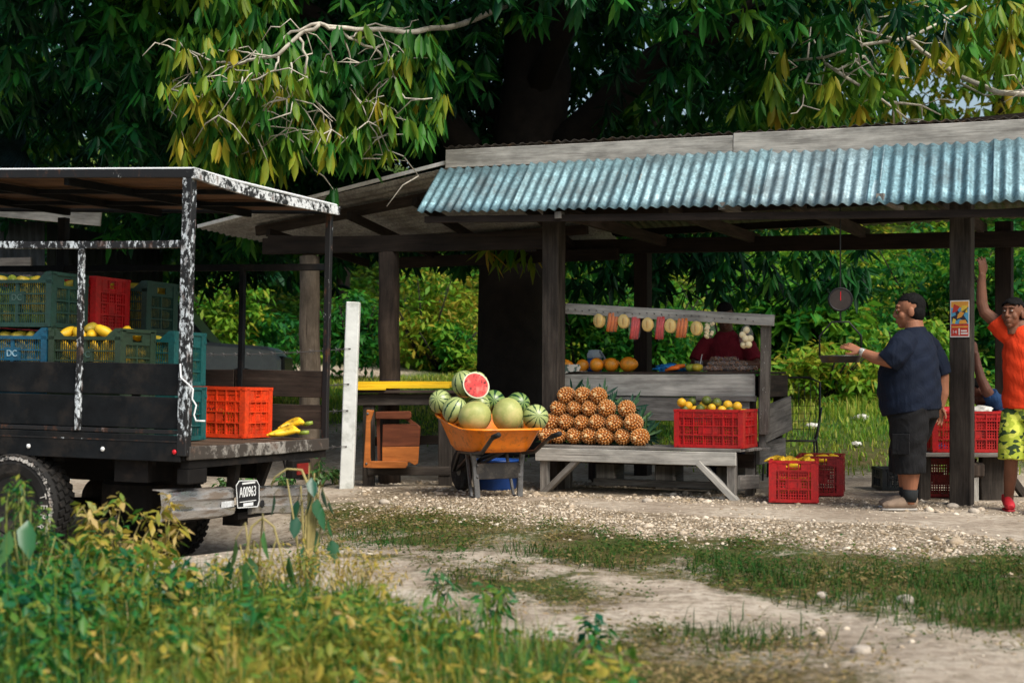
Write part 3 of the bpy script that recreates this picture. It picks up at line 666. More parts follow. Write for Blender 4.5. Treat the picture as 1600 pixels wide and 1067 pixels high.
broadleaf('large green leaves hanging on pale arching stalks at the left edge', 45, 5.9, .6, [(-.1,.36,3.6,-70,1.2),(.08,.26,-.6,-75,1.1),(.15,.22,-1.2,-65,1.0),(-.02,.24,-1.8,-70,1.2),(-.14,.26,3.9,-60,1.1),(.18,.34,-.2,-60,.7),(-.06,.44,-2.2,-55,.7),(.02,.48,-1.2,-60,.6),(.1,.14,-1.4,-50,1.0)], M_leaf_broad, .45, M_stem)
broadleaf('wilted stalk with blue green drooping leaves beside the bumper end', 478, 7.0, .62, [(.03,.58,-1.2,-55,.5),(.07,.53,-.3,-70,.55),(-.04,.47,3.3,-65,.5),(.08,.44,-.9,-75,.55),(-.03,.40,-2,-70,.5),(.10,.38,.2,-70,.5),(.04,.33,-1.5,-75,.55),(-.15,.50,3.4,-80,.5),(.0,.27,-1.1,-70,.6),(.12,.28,-.5,-75,.55),(.02,.50,-2.6,-72,.5),(.06,.48,-1.6,-80,.45),(.11,.47,.6,-60,.4),(.0,.36,-.4,-78,.5),(.05,.22,-1.9,-75,.6)], M_leaf_broad, .30, M_stemy, 'wilted plant', 'wilted_plant')
hk = MB(); hk.tube([(.0,0,.0),(.01,0,.30),(.02,0,.52),(-.02,0,.615),(-.09,.0,.62),(-.15,.0,.58),(-.165,0,.53)], [.010,.009,.008,.006,.005,.004,.003], 8); hk.build('arched_stalk', M_stemy, [o for o in bpy.data.objects if o.name.startswith('wilted_plant')][0], True)
broadleaf('wilted weed with a hooked yellow stalk in front of the dirt rut', 400, 6.6, .4, [(-.08,.32,3.0,-75,.7),(.05,.36,-.4,-75,.65),(.15,.24,-.3,-70,.8),(-.02,.24,-1.6,-75,.7),(-.12,.22,3.4,-75,.6)], M_leaf_broad, .6, M_stemy, 'wilted plant', 'wilted_plant')
hk = MB(); hk.tube([(-.05,0,0),(-.045,0,.25),(-.02,0,.37),(.03,0,.41),(.08,0,.37),(.11,0,.26),(.13,0,.16)], [.007,.007,.006,.006,.005,.004,.003], 8); hk.build('arched_stalk', M_stemy, [o for o in bpy.data.objects if o.name.startswith('wilted_plant') and o.parent is None][-1], True)
plant('dry_weed', 'brown seeding weed clump below the wilted stalk', 'weed', 430, 6.7, .36, 34, .36, .028, .012, M_leaf_bush, .78, 14, sd=.2, stem=M_stemy, sr=.0035)
plant('dry_weed', 'straw coloured weed clump right of the wilted stalk', 'weed', 540, 6.6, .34, 30, .30, .03, .010, M_leaf_bush, .9, 12, sd=.15, stem=M_stemy, sr=.0035)
plant('thin_seedling', 'thin drooping seedling standing alone on the dirt track', 'seedling', 690, 6.5, .27, 3, .05, .05, .022, M_leaf_broad, .6, 9, stem=M_stem)
plant('thin_seedling', 'leafy seedling in the weeds, between the lone seedling and the grassy hump', 'seedling', 770, 5.9, .27, 6, .12, .05, .024, M_leaf_bush, .3, 9)
plant('thin_seedling', 'small green seedling at the end of the weeds on the bare dirt', 'seedling', 930, 5.4, .17, 4, .10, .045, .022, M_leaf_bush, .2, 8)
for px, Y, h_, l in ((355,13.2,.2,'small green sprout under the truck bed, left of the number plate'),(385,13.4,.17,'small green sprout under the truck bed, right of the number plate'),(445,13.6,.16,'low green sprig behind the bumper end'),(500,13.9,.26,'leafy green clump left of the white fence post'),(528,14.0,.2,'leafy green sprout close behind the white fence post')):
    plant('roadside_sprout', l, 'sprout', px, Y, h_, 9, .13, .06, .035, M_leaf_broad, .85, 5, group='sprouts by the white fence post')
# ================================================================ shelter, stall, table
M_wgrey = wood('weathered_board', (.15,.135,.12), (.36,.335,.30), .9, .55, sp=None)
M_wgrey2 = wood('pale_weathered_board', (.33,.31,.28), (.66,.64,.58), .9, .5)
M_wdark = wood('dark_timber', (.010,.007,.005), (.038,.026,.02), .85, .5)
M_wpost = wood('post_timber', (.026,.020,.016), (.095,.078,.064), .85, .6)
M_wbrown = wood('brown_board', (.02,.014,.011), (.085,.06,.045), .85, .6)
M_wchip = wood('peeling_board', (.10,.085,.07), (.25,.22,.19), .85, .6, sp=(.55,.54,.5))
M_log = wood('log_post', (.10,.075,.052), (.27,.215,.16), .9, .55, .6)
M_chair = wood('varnished_cedar', (.34,.10,.022), (.55,.18,.04), .45, .35, .5)
M_chair2 = wood('dark_cedar', (.09,.025,.012), (.20,.06,.025), .45, .35, .5)
M_yellow = wood('yellow_board', (.70,.42,.012), (.92,.62,.02), .6, .3, .5)
M_nail = plain('dull_steel', (.12,.12,.12), .5, .7)
def zinc(name, base, dirt, rust=.62):
    t = NT(name); v = t.coord()
    vo = t.n('ShaderNodeTexVoronoi'); vo.inputs['Scale'].default_value = 55; t.l(v, vo.inputs['Vector'])
    sp = t.ramp(vo.outputs['Color'], [(.2,tuple(x*.72 for x in base)),(.8,tuple(min(1,x*1.2) for x in base))])
    col = t.mix(t.ramp(t.noise(v,2.2,8,.7),[(.47,(0,0,0)),(.66,(.85,.85,.85))]), sp, dirt)
    col = t.mix(t.ramp(t.noise(t.coord('Object',(7,1,1)),3,8,.75),[(rust,(0,0,0)),(rust+.09,(.8,.8,.8))]), col, (.16,.10,.06))
    t.bump(t.noise(v,9,4),.12,.004)
    return t.done(col, t.ramp(t.noise(v,12,5),[(.3,(.42,)*3),(.7,(.68,)*3)]), .45, .4)
M_zinc = [zinc('galvanised_sheet', b_, (.075,.10,.11)) for b_ in ((.165,.275,.31),(.14,.25,.29),(.23,.33,.365),(.19,.30,.335))]
M_zinc_in = zinc('old_tin', (.10,.09,.08), (.04,.032,.026), .52)
M_zinc_l = zinc('plain_tin', (.42,.42,.40), (.22,.20,.18), .6)
def corr(c00, c10, c01, c11, waves, amp, nv=3, th=.004, ragged=0, droop=0):
    c00,c10,c01,c11 = map(Vector,(c00,c10,c01,c11)); nrm = ((c10-c00).cross(c01-c00)).normalized(); nu = int(waves*8); b = MB()
    nrm = -nrm if nrm.z < 0 else nrm
    for side in (0,1):
        for j in range(nv+1):
            for i in range(nu+1):
                u, v = i/nu, j/nv
                p = (c00*(1-u)+c10*u)*(1-v)+(c01*(1-u)+c11*u)*v
                vv = (c01-c00)*(ragged*(fbm(np.array([u*waves*.23+c00.x]),np.array([v+3.1]))[0]-.47)) if j in (0,nv) and ragged else Vector()
                b.v.append(p+nrm*(amp*math.cos(u*waves*2*math.pi)*(1+.25*math.sin(u*waves*1.7+v*3))-th*side)+vv+nrm*(.022*(fbm(np.array([u*waves*.35+c00.x*3]),np.array([v*1.6+c00.x]))[0]-.47))+Vector((0,0,-droop*math.sin(math.pi*u))))
    n = (nv+1)*(nu+1)
    for j in range(nv):
        for i in range(nu):
            q = (j*(nu+1)+i, j*(nu+1)+i+1, (j+1)*(nu+1)+i+1, (j+1)*(nu+1)+i)
            b.face(q); b.face([k+n for k in q[::-1]])
    for i in range(nu):
        for r in (0, nv*(nu+1)): b.face((r+i, r+i+1, n+r+i+1, n+r+i))
    for j in range(nv):
        for r in (0, nu): b.face((j*(nu+1)+r, (j+1)*(nu+1)+r, n+(j+1)*(nu+1)+r, n+j*(nu+1)+r))
    return b
sh = thing('market_shelter', 'open timber market shelter with a steep strip of bluish corrugated tin along its front edge', 'shelter', ST.w(0,0), ST.a)
h = ST.hit
# posts
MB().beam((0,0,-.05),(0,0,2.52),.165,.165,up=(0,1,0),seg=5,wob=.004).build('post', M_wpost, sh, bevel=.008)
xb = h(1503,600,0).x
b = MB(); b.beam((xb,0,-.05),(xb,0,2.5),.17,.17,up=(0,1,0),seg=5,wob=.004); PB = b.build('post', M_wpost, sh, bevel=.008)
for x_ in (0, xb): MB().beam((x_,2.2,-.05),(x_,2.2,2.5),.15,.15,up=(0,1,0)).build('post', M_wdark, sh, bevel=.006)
# apron
B0, B1 = h(652,331,-.47), h(1600,317,-.47); A0, A1 = h(690,263,-.02), h(1600,224,-.02)
ext = 1.12; B1 = B0+(B1-B0)*ext; A1 = A0+(A1-A0)*ext
ns = 6; WT = round((B1-B0).length/.098); ci = [0]+[round(WT*c_) for c_ in (.165,.36,.525,.70,.86)]+[WT]
for k in range(ns):
    u0, u1 = ci[k]/WT, min(1,(ci[k+1]+1)/WT); o = Vector((0,-.007*(k%2)-.002*k,.012*(k%2)+(0,-.010,.008,-.004,.012,0)[k]))
    nw = round((u1-u0)*WT)
    corr(B0.lerp(B1,u0)+o, B0.lerp(B1,u1)+o, A0.lerp(A1,u0)+o+Vector((0,0,.012*(k%3))), A0.lerp(A1,u1)+o+Vector((0,0,.012*(k%3))), nw, .015, 4, .003, .05).build('roof_sheet', M_zinc[(k*3+1)%4], sh, True)
# fascia boards and main roof
f0, f1 = h(697,249,.03), h(1600,207,.03); f1 = f0+(f1-f0)*ext; fm = f0.lerp(f1,.485)
MB().beam(f0, fm, .03, .175, seg=4, wob=.002).build('fascia_board', M_wgrey2, sh, bevel=.004)
MB().beam(fm+Vector((.006,-.004,.004)), f1, .03, .20, seg=5, wob=.003).build('fascia_board', M_wgrey2, sh, bevel=.004)
r0, r1 = f0+Vector((-.02,.012,.122)), f1+Vector((.05,.012,.122))
for k in range(5):
    a0, a1 = r0.lerp(r1,k/5-.004), r0.lerp(r1,(k+1)/5); bk = Vector((0,2.85,0)); o = Vector((0,.01*(k%2),.006*(k%2)))
    e0, e1 = Vector((a0.x,2.85,2.60)), Vector((a1.x,2.85,2.60))
    corr(a0+o, a1+o, e0+o, e1+o, round((a1-a0).length/.095), .010, 6, .003, .03).build('roof_sheet', M_zinc_in, sh, True)
# framing
z1 = B0.z
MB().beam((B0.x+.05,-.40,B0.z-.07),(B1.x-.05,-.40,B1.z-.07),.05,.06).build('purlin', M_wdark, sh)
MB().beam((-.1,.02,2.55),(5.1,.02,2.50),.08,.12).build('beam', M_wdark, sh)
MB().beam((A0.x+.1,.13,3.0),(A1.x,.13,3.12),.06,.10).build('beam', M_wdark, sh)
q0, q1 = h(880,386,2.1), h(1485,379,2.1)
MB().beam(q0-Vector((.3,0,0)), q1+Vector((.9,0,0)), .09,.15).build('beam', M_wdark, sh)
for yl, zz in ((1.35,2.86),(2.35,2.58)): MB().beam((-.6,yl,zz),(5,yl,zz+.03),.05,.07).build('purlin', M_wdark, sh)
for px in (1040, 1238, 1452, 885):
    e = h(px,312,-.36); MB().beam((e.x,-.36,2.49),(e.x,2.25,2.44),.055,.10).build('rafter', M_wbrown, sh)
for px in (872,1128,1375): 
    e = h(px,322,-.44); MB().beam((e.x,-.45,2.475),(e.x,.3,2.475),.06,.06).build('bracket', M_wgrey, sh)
# poster on the front post
po = thing('poster', 'small colourful paper poster pasted on the shelter post next to the navy shirted man', 'poster', ST.w(xb,-.094,0), ST.a)
p_c = [plain('poster_'+n_, c_, .6, 0, .12, 30) for n_, c_ in (('red',(.55,.045,.025)),('blue',(.10,.36,.55)),('orange',(.80,.35,.05)),('dark',(.03,.025,.04)),('white',(.8,.78,.72)),('yellow',(.8,.55,.06)))]
e = h(1487,527,-.09); e2 = h(1515,469,-.09); pw, z0, z1_ = .148, e.z, e2.z; hh_ = z1_-z0
MB().box(-pw/2,pw/2,0,.003,z0,z1_).build('sheet', p_c[4], po)
def patch(poly, mi, k): MB().prism([(x*pw-pw/2, -.0015*k, z0+z*hh_) for x, z in poly], (0,.001,0)).build('print', p_c[mi], po)
patch([(.04,.03),(.96,.03),(.96,.36),(.04,.36)],0,1); patch([(.04,.36),(.96,.36),(.96,.80),(.04,.80)],1,1); patch([(.04,.80),(.96,.80),(.96,.97),(.04,.97)],2,1)
patch([(.1,.40),(.5,.5),(.95,.40),(.7,.6),(.96,.82),(.5,.66),(.2,.86),(.3,.6),(.05,.55)],3,2); patch([(.35,.50),(.6,.55),(.75,.66),(.55,.7),(.4,.62)],2,3); patch([(.1,.66),(.35,.7),(.5,.83),(.2,.9)],0,3); patch([(.55,.72),(.9,.66),(.9,.86),(.62,.86)],5,2); patch([(.1,.38),(.25,.36),(.3,.48),(.15,.52)],5,3); patch([(.45,.36),(.9,.37),(.8,.47),(.5,.46)],2,3)
patch([(.44,.06),(.5,.06),(.5,.24),(.44,.24)],4,2); patch([(.56,.08),(.92,.08),(.92,.12),(.56,.12)],4,2); patch([(.56,.15),(.88,.15),(.88,.19),(.56,.19)],4,2); patch([(.08,.26),(.92,.26),(.92,.30),(.08,.30)],2,2)
text_mesh('lettering', '14', .038, p_c[4], po, Matrix.Translation((-pw*.28,-.004,z0+hh_*.14)) @ Matrix.Rotation(R(90),4,'X'))
# ---- lean-to
lt = thing('lean_to_shelter', 'low lean-to with a sloping grey tin roof on round log posts beside the truck', 'shelter', ST.w(0,0), ST.a)
for px, m in ((484,M_log),(608,M_wbrown)):
    x_ = h(px,600,0).x; b = MB(); b.tube([(x_+.012*math.sin(3*k),.01*math.cos(2*k),-.1+2.35*k/6) for k in range(7)], [.112,.108,.104,.102,.103,.1,.1], 14); b.build('post', m, lt, True)
b = MB(); b.tube([(-.9,2.0,-.05),(-.9,2.0,2.4)],.08,10); b.build('post', M_wdark, lt, True)
n0, n1 = h(311,356,.1), h(697,264,.1); n1 = n0+(n1-n0)*1.28
m0, m1 = Vector((n0.x,2.2,2.50)), Vector((n1.x,2.5,2.46))
# the tin's waves run down the slope, so the sheet is laid across it
def lerp2(u, v): return (n0.lerp(n1,u)).lerp(m0.lerp(m1,u), v)
for k in range(3):
    v0, v1 = k/3, (k+1)/3+.01; o = Vector((0,0,.008*k))
    corr(lerp2(0,v0)+o, lerp2(0,v1)+o, lerp2(1,v0)+o, lerp2(1,v1)+o, 7, .011, 8, .003, .01).build('roof_sheet', M_zinc_l, lt, True)
MB().beam(n0+Vector((0,-.02,.012)), n1+Vector((-.35,-.02,.012)), .02, .035).build('edge_strip', plain('white_trim',(.80,.82,.82),.5,0), lt)
for v, s_ in ((.16,0.06),(.72,.0)): MB().beam(lerp2(.07+s_,v)-Vector((0,0,.07)), lerp2(.97,v)-Vector((0,0,.07)), .06,.10).build('rafter', M_wbrown, lt)
for u in (.20,.46,.66,.9): MB().beam(lerp2(u,.08)-Vector((0,0,.16)), lerp2(u,.97)-Vector((0,0,.14)), .05,.08).build('purlin', M_wdark, lt)
zb = h(700,386,0).z
xl_ = h(484,400,0).x; MB().beam((xl_-.55,0,zb+.09),(-.085,0,zb+.02),.10,.16).build('beam', M_wdark, lt)
MB().beam((xl_-.6,.15,zb+.17),(xl_+.5,.15,zb+.10),.09,.10).build('bracket', M_wbrown, lt)
MB().beam((xl_-.25,2.0,2.33),(-.2,2.0,2.33),.09,.12).build('beam', M_wdark, lt)
# ---- the fruit stall: counter with a rail for hanging bags
FY = .25
s0, s1 = h(868,579,FY), h(1181,582,FY); zc = .5*(s0.z+s1.z)
stl = thing('fruit_stall', 'grey weathered wooden fruit counter with a raised rail where bags of cut fruit hang', 'market stall', ST.w(0,0), ST.a)
xr = s1.x; xl0 = s0.x; CD = .85
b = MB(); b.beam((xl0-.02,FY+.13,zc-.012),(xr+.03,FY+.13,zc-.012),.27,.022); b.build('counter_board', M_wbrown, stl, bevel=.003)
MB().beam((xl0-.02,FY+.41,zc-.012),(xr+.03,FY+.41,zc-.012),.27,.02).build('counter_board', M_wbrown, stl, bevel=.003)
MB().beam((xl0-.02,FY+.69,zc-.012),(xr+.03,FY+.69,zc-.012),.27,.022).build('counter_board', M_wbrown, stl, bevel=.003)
zA = h(1000,619,FY).z; zB = h(1000,657,FY).z
MB().beam((xl0,FY,(zc-.025+zA+.004)/2),(xr-.01,FY,(zc-.025+zA+.004)/2),.03,zc-.029-zA,seg=4,wob=.002).build('front_board', M_wgrey2, stl, bevel=.004)
MB().beam((xl0-.01,FY+.012,(zA+zB)/2-.002),(xr-.06,FY+.012,(zA+zB)/2-.002),.03,zA-zB-.006,seg=4,wob=.002).build('front_board', M_wgrey, stl, bevel=.004)
MB().beam((xr-.55,FY-.014,zA-.012),(xr+.01,FY-.014,zA-.016),.03,.05).build('ledge_strip', M_wgrey, stl, bevel=.003)
MB().beam((xr+.025,FY+.03,zc-.13),(xr+.025,FY+CD,zc-.13),.03,.20).build('side_board', M_wbrown, stl, bevel=.004)
e = h(1210,660,FY+.3)
MB().beam((xr+.045,FY-.02,.60),(xr+.045,FY+CD+.05,.70),.035,.32).build('side_board', M_wgrey, stl, bevel=.004)
MB().beam((xr+.0,FY+.05,.36),(xr+.0,FY+CD,.37),.04,.20).build('side_board', M_wgrey, stl, bevel=.004)
for x_, y_ in ((xl0+.03,FY+.05),(xr-.06,FY+.06),(xl0+.03,FY+CD-.05),(xr-.04,FY+CD-.05)): MB().beam((x_,y_,-.03),(x_,y_,zc-.03),.07,.07,up=(0,1,0)).build('leg', M_wbrown, stl, bevel=.004)
MB().beam((xl0,FY+CD-.02,zc-.14),(xr,FY+CD-.02,zc-.14),.03,.20).build('back_board', M_wbrown, stl)
# uprights and rail
RY = FY-.06
t0, t1 = h(860,481,RY), h(1212,501,RY)
ur0, ur1 = h(1194,679,RY), h(1197,509,RY)
MB().beam(ur0, ur1+Vector((0,0,.02)), .085,.05,up=(0,1,0),seg=3,wob=.002).build('upright', M_wchip, stl, bevel=.004)
ul0, ul1 = h(872,640,RY+.01), h(874,488,RY+.01)
MB().beam((ul0.x,RY+.02,.42), ul1, .07,.05,up=(0,1,0),seg=3,wob=.002).build('upright', M_wchip, stl, bevel=.004)
MB().beam(t0+Vector((0,-.045,0)), t1+Vector((0,-.045,0)), .03,.098,seg=5,wob=.002).build('rail', M_wgrey2, stl, bevel=.003)
for k in range(26):
    q = t0.lerp(t1,.1+.85*k/26)+Vector((0,-.062,rnd.uniform(-.02,.0))); b = MB(); b.tube([q,q+Vector((0,-.02,.004))],.004,6); b.build('nail', M_nail, stl)
MB().beam((xr+.07,FY-.03,.42),(xr+.07,FY-.03,.86),.06,.04,up=(0,1,0)).build('upright', M_wgrey, stl, bevel=.003)
# ---- bench in front
bn = thing('display_bench', 'low grey plank bench with diagonal braces carrying the pineapples and a red crate', 'bench', ST.w(0,0), ST.a)
BY = -.33; c0, c1 = h(843,701,BY), h(1151,707,BY); zt = .425; bx0, bx1 = c0.x, c1.x
for k in range(4): MB().beam((bx0-.02+.02*rnd.random(),BY+.075+.145*k,zt-.014),(bx1+.03+.03*k,BY+.075+.145*k,zt-.014-.003*(k%2)),.14,.026,seg=4,wob=.002).build('top_plank', M_wgrey, bn, bevel=.004)
MB().beam((bx0-.03,BY-.016,zt-.085),(bx1,BY-.016,zt-.085),.03,.115,seg=3,wob=.002).build('apron', M_wgrey2, bn, bevel=.004)
for x_ in (bx0+.04,bx1-.05):
    for y_ in (BY+.03,BY+.52): MB().beam((x_,y_,-.04),(x_,y_,zt-.03),.075,.06,up=(0,1,0)).build('leg', M_wgrey, bn, bevel=.004)
d0, d1 = h(905,715,BY), h(848,766,BY); MB().beam((d0.x,BY+.02,d0.z),(d1.x,BY+.02,d1.z-.03),.05,.085,up=(0,1,0)).build('brace', M_wgrey, bn, bevel=.004)
d0, d1 = h(1092,722,BY), h(1152,780,BY); MB().beam((d0.x,BY-.005,d0.z),(d1.x,BY-.005,d1.z-.02),.05,.085,up=(0,1,0)).build('brace', M_wgrey2, bn, bevel=.004)
MB().beam((bx1+.0,BY+.06,.14),(bx1+.02,BY+.52,.12),.03,.12).build('side_rail', M_wgrey, bn, bevel=.004)
MB().beam((bx0,BY+.5,.30),(bx1,BY+.5,.30),.04,.12).build('stretcher', M_wbrown, bn, bevel=.004)
MB().beam((bx0+.3,BY+.55,.07),(bx1-.2,BY+.55,.07),.06,.06).build('stretcher', M_wgrey, bn, bevel=.004)
# dark clutter under the counter: a bottom shelf with a board
us = thing('low_shelf', 'dark low plank shelf on blocks in the shadow under the pineapple bench', 'shelf', ST.w(.9,.62), ST.a)
MB().beam((-.75,0,.24),(.75,0,.24),.35,.03).build('board', M_wdark, us)
for k in (-.6,0,.6): MB().box(k-.1,k+.1,-.12,.12,-.02,.22).build('block', M_wgrey, us, bevel=.01)
# ---- table with yellow boards, left
ty_ = 13.95; tb_ = thing('plank_table', 'rough plank table topped with bright yellow boards behind the wheelbarrow', 'table', (P(633,600,ty_).x,ty_,0))
x0 = P(557,600,ty_).x-tb_.location.x; x1 = P(712,600,ty_).x-tb_.location.x
ztop = P(600,602,ty_).z
MB().beam((x0-.05,.10,ztop-.012),(x1-.06,.10,ztop-.012),.17,.036,seg=3,wob=.002).build('top_board', M_yellow, tb_, bevel=.003)
MB().beam((x0-.02,.25,ztop+.012),(x1+.03,.25,ztop+.014),.16,.045,seg=3,wob=.002).build('top_board', M_yellow, tb_, bevel=.003)
MB().beam((x0-.05,.66,ztop-.01),(x1+.03,.66,ztop-.01),.17,.026).build('top_board', M_yellow, tb_, bevel=.003)
MB().beam((x0-.04,-.035,ztop-.035),(x0+.28,-.035,ztop-.035),.1,.02).build('top_board', M_yellow, tb_, bevel=.003)
MB().beam((x0-.04,-.0,ztop-.06),(x1+.02,-.0,ztop-.06),.09,.028).build('frame_board', M_wbrown, tb_, bevel=.003)
MB().beam((x0-.02,.03,ztop-.135),(x1+.02,.03,ztop-.135),.04,.11,seg=3,wob=.003).build('apron', M_wpost, tb_, bevel=.004)
for px, y_, w_ in ((575,.08,.11),(695,.08,.13),(590,.64,.1),(705,.64,.1)):
    x_ = P(px,600,ty_).x-tb_.location.x; MB().beam((x_,y_,-.05),(x_,y_,ztop-.08),w_,.09,up=(0,1,0),seg=2,wob=.004).build('leg', M_wpost, tb_, bevel=.005)
MB().beam((x0+.1,.04,.145),(x1-.05,.04,.145),.04,.085).build('stretcher', M_wpost, tb_, bevel=.004)
MB().beam((x0+.1,.64,.4),(x1-.05,.64,.42),.05,.09).build('stretcher', M_wdark, tb_, bevel=.004)
# ---- folded wooden chair hung at the table's end
cy = 13.84; ch = thing('wooden_chair', 'small reddish brown folding chair hung sideways on the yellow topped table', 'chair', (P(575,690,cy).x,cy,P(575,690,cy).z))
def cp_(L): return [P(a,b,cy)-Vector(ch.location) for a, b in L]
MB().prism(cp_([(598,663),(643,662),(651,662),(657,668),(655,697),(597,698)]), (0,.028,0)).build('seat_panel', M_chair2, ch, bevel=.004)
MB().prism(cp_([(597,698.5),(655,697.5),(653,724),(648,727),(640,722),(597,728)]), (0,.028,0)).build('seat_panel', M_chair, ch, bevel=.004)
MB().prism(cp_([(573,640),(585,641),(579,660),(579,715),(582,731),(568,730),(569,715),(571,680)]), (0,.045,0), (0,-.03,0)).build('side_rail', M_chair, ch, bevel=.006)
MB().prism(cp_([(587,643),(641,642),(643,645),(643,652),(640,655),(587,654)]), (0,.05,0), (0,-.035,0)).build('armrest', M_chair2, ch, bevel=.006)
MB().prism(cp_([(579.5,720),(637,720),(637,727),(634,731),(579.5,731)]), (0,.045,0), (0,-.032,0)).build('lower_rail', M_chair, ch, bevel=.006)
MB().beam(*[q+Vector((0,.05,0)) for q in cp_([(632,652),(655,668)])], .03,.045,up=(0,1,0)).build('strut', M_chair2, ch)
MB().beam(*[q+Vector((0,.06,0)) for q in cp_([(590,650),(592,726)])], .03,.05,up=(0,1,0)).build('side_rail', M_chair2, ch)
for q in cp_([(575,646),(573,724)]): b = MB(); b.ball(q+Vector((0,-.034,0)), .012, .006, .012, 8, 6); b.build('bolt', M_nail, ch, True)
# ---- white concrete fence post and barbed wire
M_conc = plain('whitewashed_concrete', (.66,.68,.65), .85, 0, .12, 6, .5, (.40,.42,.38), 5)
fp = thing('fence_post', 'square white concrete fence post standing between the truck and the yellow topped table', 'fence post', (P(541,757,13.72).x,13.72,0))
dx = P(552,472,13.72)-Vector(fp.location)
MB().beam((0,0,-.1), (dx.x,0,dx.z), .125,.125,up=(0,1,0),seg=4,wob=.003).build('concrete_post', M_conc, fp, bevel=.008)
M_wire = plain('rusty_wire', (.14,.13,.125), .6, .5)
fp2 = thing('fence_post', 'white concrete fence post hidden behind the truck load', 'fence post', (-4.6,15.2,gz1(-4.6,15.2)-.1)); MB().beam((0,0,0),(0,0,1.85),.12,.12,up=(0,1,0)).build('concrete_post', M_conc, fp2, bevel=.008)
for k, py in enumerate((545,600,641,697)):
    u = (757-py)/(757-472); a = Vector(fp.location)+Vector((dx.x*u-.0,-.07,H+(590-py)/FP*13.72)); e = Vector((-4.6,15.13,a.z+.1)); pts = []
    for i in range(25):
        s_ = i/24; q = a.lerp(e,s_); q.z -= .09*math.sin(math.pi*s_); pts.append(q)
    b = MB(); b.tube(pts, .004, 5)
    for i in range(1,24):
        for j in (-1,1): b.tube([pts[i]+Vector((-.02,0,.02*j)), pts[i]+Vector((.02,0,-.02*j))], .003, 4)
    b.tube([a+Vector((-.068,-.002,0)),a+Vector((.0,-.003,.004))],.003,5)
    tag(b.build('barbed_wire', M_wire), ('topmost','second','third','lowest')[k]+' strand of barbed wire tied to the white fence post', 'wire', 'barbed wire strands')
# ---- shack far left
sk_ = thing('tin_shack', 'dark tin walled shack with a pale roof board behind the truck', 'shack', (-6.5,17.0,gz1(-6.5,17)-.1), R(-12))
f = Fr(-6.5,17.0,-12)
a, b_ = f.hit(-160,318,-.5), f.hit(158,347,-.5); MB().beam(a, b_, .03,.18).build('fascia_board', M_wgrey2, sk_, bevel=.004)
w1 = f.hit(72,400,0).x
corr((a.x+.1,-.02,.0),(w1,-.02,.0),(a.x+.1,-.02,2.85),(w1,-.02,2.75),16,.010,2,.003).build('wall', plain('dark_tin',(.055,.06,.06),.6,.3,.4,4), sk_, True)
corr((w1,0,0),(w1,3,0),(w1,0,2.75),(w1,3,2.75),16,.010,2,.003).build('wall', plain('dark_tin_side',(.04,.045,.045),.6,.3,.4,4), sk_, True)
for zz in (1.9,2.1,2.3): MB().beam((a.x+.1,-.06,zz),(w1-.15,-.06,zz),.03,.10).build('slat', M_wgrey, sk_)
r_0, r_1 = f.hit(-160,228,.3), f.hit(40,268,.3)
corr(a+Vector((0,-.1,.12)), b_+Vector((.0,-.1,.10)), Vector((a.x,2.2,f.hit(-100,205,2.2).z)), Vector((f.hit(42,262,2.2).x,2.2,f.hit(42,258,2.2).z)), 24, .014, 3, .003).build('roof_sheet', M_zinc[1], sk_, True)
# ================================================================ the truck
M_blk = plain('black_painted_wood', (.009,.0105,.012), .75, 0, .4, 5, .5, .10, (.024,.021,.019), 4)
M_chip = chips('peeling_black_white_paint', (.010,.010,.011), (.62,.68,.72), .545, .575, 42, (1,1,.5))
M_chipw = chips('peeling_white_paint', (.012,.012,.012), (.70,.73,.74), .46, .52, 22, (1,1,1))
M_chipl = chips('lightly_chipped_black', (.009,.009,.010), (.55,.6,.62), .64, .67, 26)
M_ply = wood('roof_plywood', (.10,.05,.024), (.25,.135,.07), .8, .5, .5)
M_floor = wood('bed_floor', (.05,.03,.02), (.15,.095,.06), .85, .5)
M_sill = chips('worn_sill', (.05,.042,.036), (.30,.28,.25), .52, .62, 12, (1,1,1))
M_tyre = plain('tyre_rubber', (.011,.0105,.010), .8, 0, .35, 12, .4, .3, (.055,.047,.04), 7)
M_twhite = plain('raised_white_rubber', (.45,.43,.40), .8, 0, .3, 40); M_tring = chips('scuffed_whitewall', (.02,.019,.018), (.42,.40,.37), .44, .52, 30, (1,1,1), .85)
M_rim = plain('dark_rim', (.011,.011,.011), .5, .4, .3, 10)
M_chas = plain('grimy_steel', (.008,.007,.0065), .8, .1, .4, 9, .4, .2, (.03,.022,.017), 4)
t = NT('muddy_chrome'); v = t.coord('Object',(1,.4,2.2)); n_ = t.noise(v,6,8,.7); f_ = t.ramp(n_,[(.44,(0,0,0)),(.62,(1,1,1))]); M_chrome = t.done(t.mix(f_,(.66,.66,.65),(.17,.135,.105)), t.ramp(n_,[(.42,(.16,)*3),(.62,(.7,)*3)]), t.ramp(n_,[(.44,(.95,)*3),(.64,(.15,)*3)]), .5)
M_redglass = plain('red_glass', (.20,.012,.010), .25, 0, .15, 20, 0, .6)
M_plate = plain('plate_black', (.012,.013,.016), .5); M_white = plain('white_paint', (.72,.74,.74), .5, 0, .08)
M_redref = plain('red_reflector', (.6,.01,.02), .3)
PITCH, ROLL = R(1.0), R(-.6)
TROT = (ROLL, PITCH, TR.a)
TM = Matrix.Translation((TR.ox,TR.oy,0)) @ Euler(TROT).to_matrix().to_4x4()
tk = thing('cargo_truck', 'old black open cargo truck with peeling paint and a flat roof, loaded with crates', 'truck', (TR.ox,TR.oy,0), rot=TROT)
W, LB = 1.90, 3.3; zf = .60
def part(mb, name, m, par=None, **k): return mb.build(name, m, par or tk, **k)
mx = TR.hit(123,500,0).x
fl = MB()
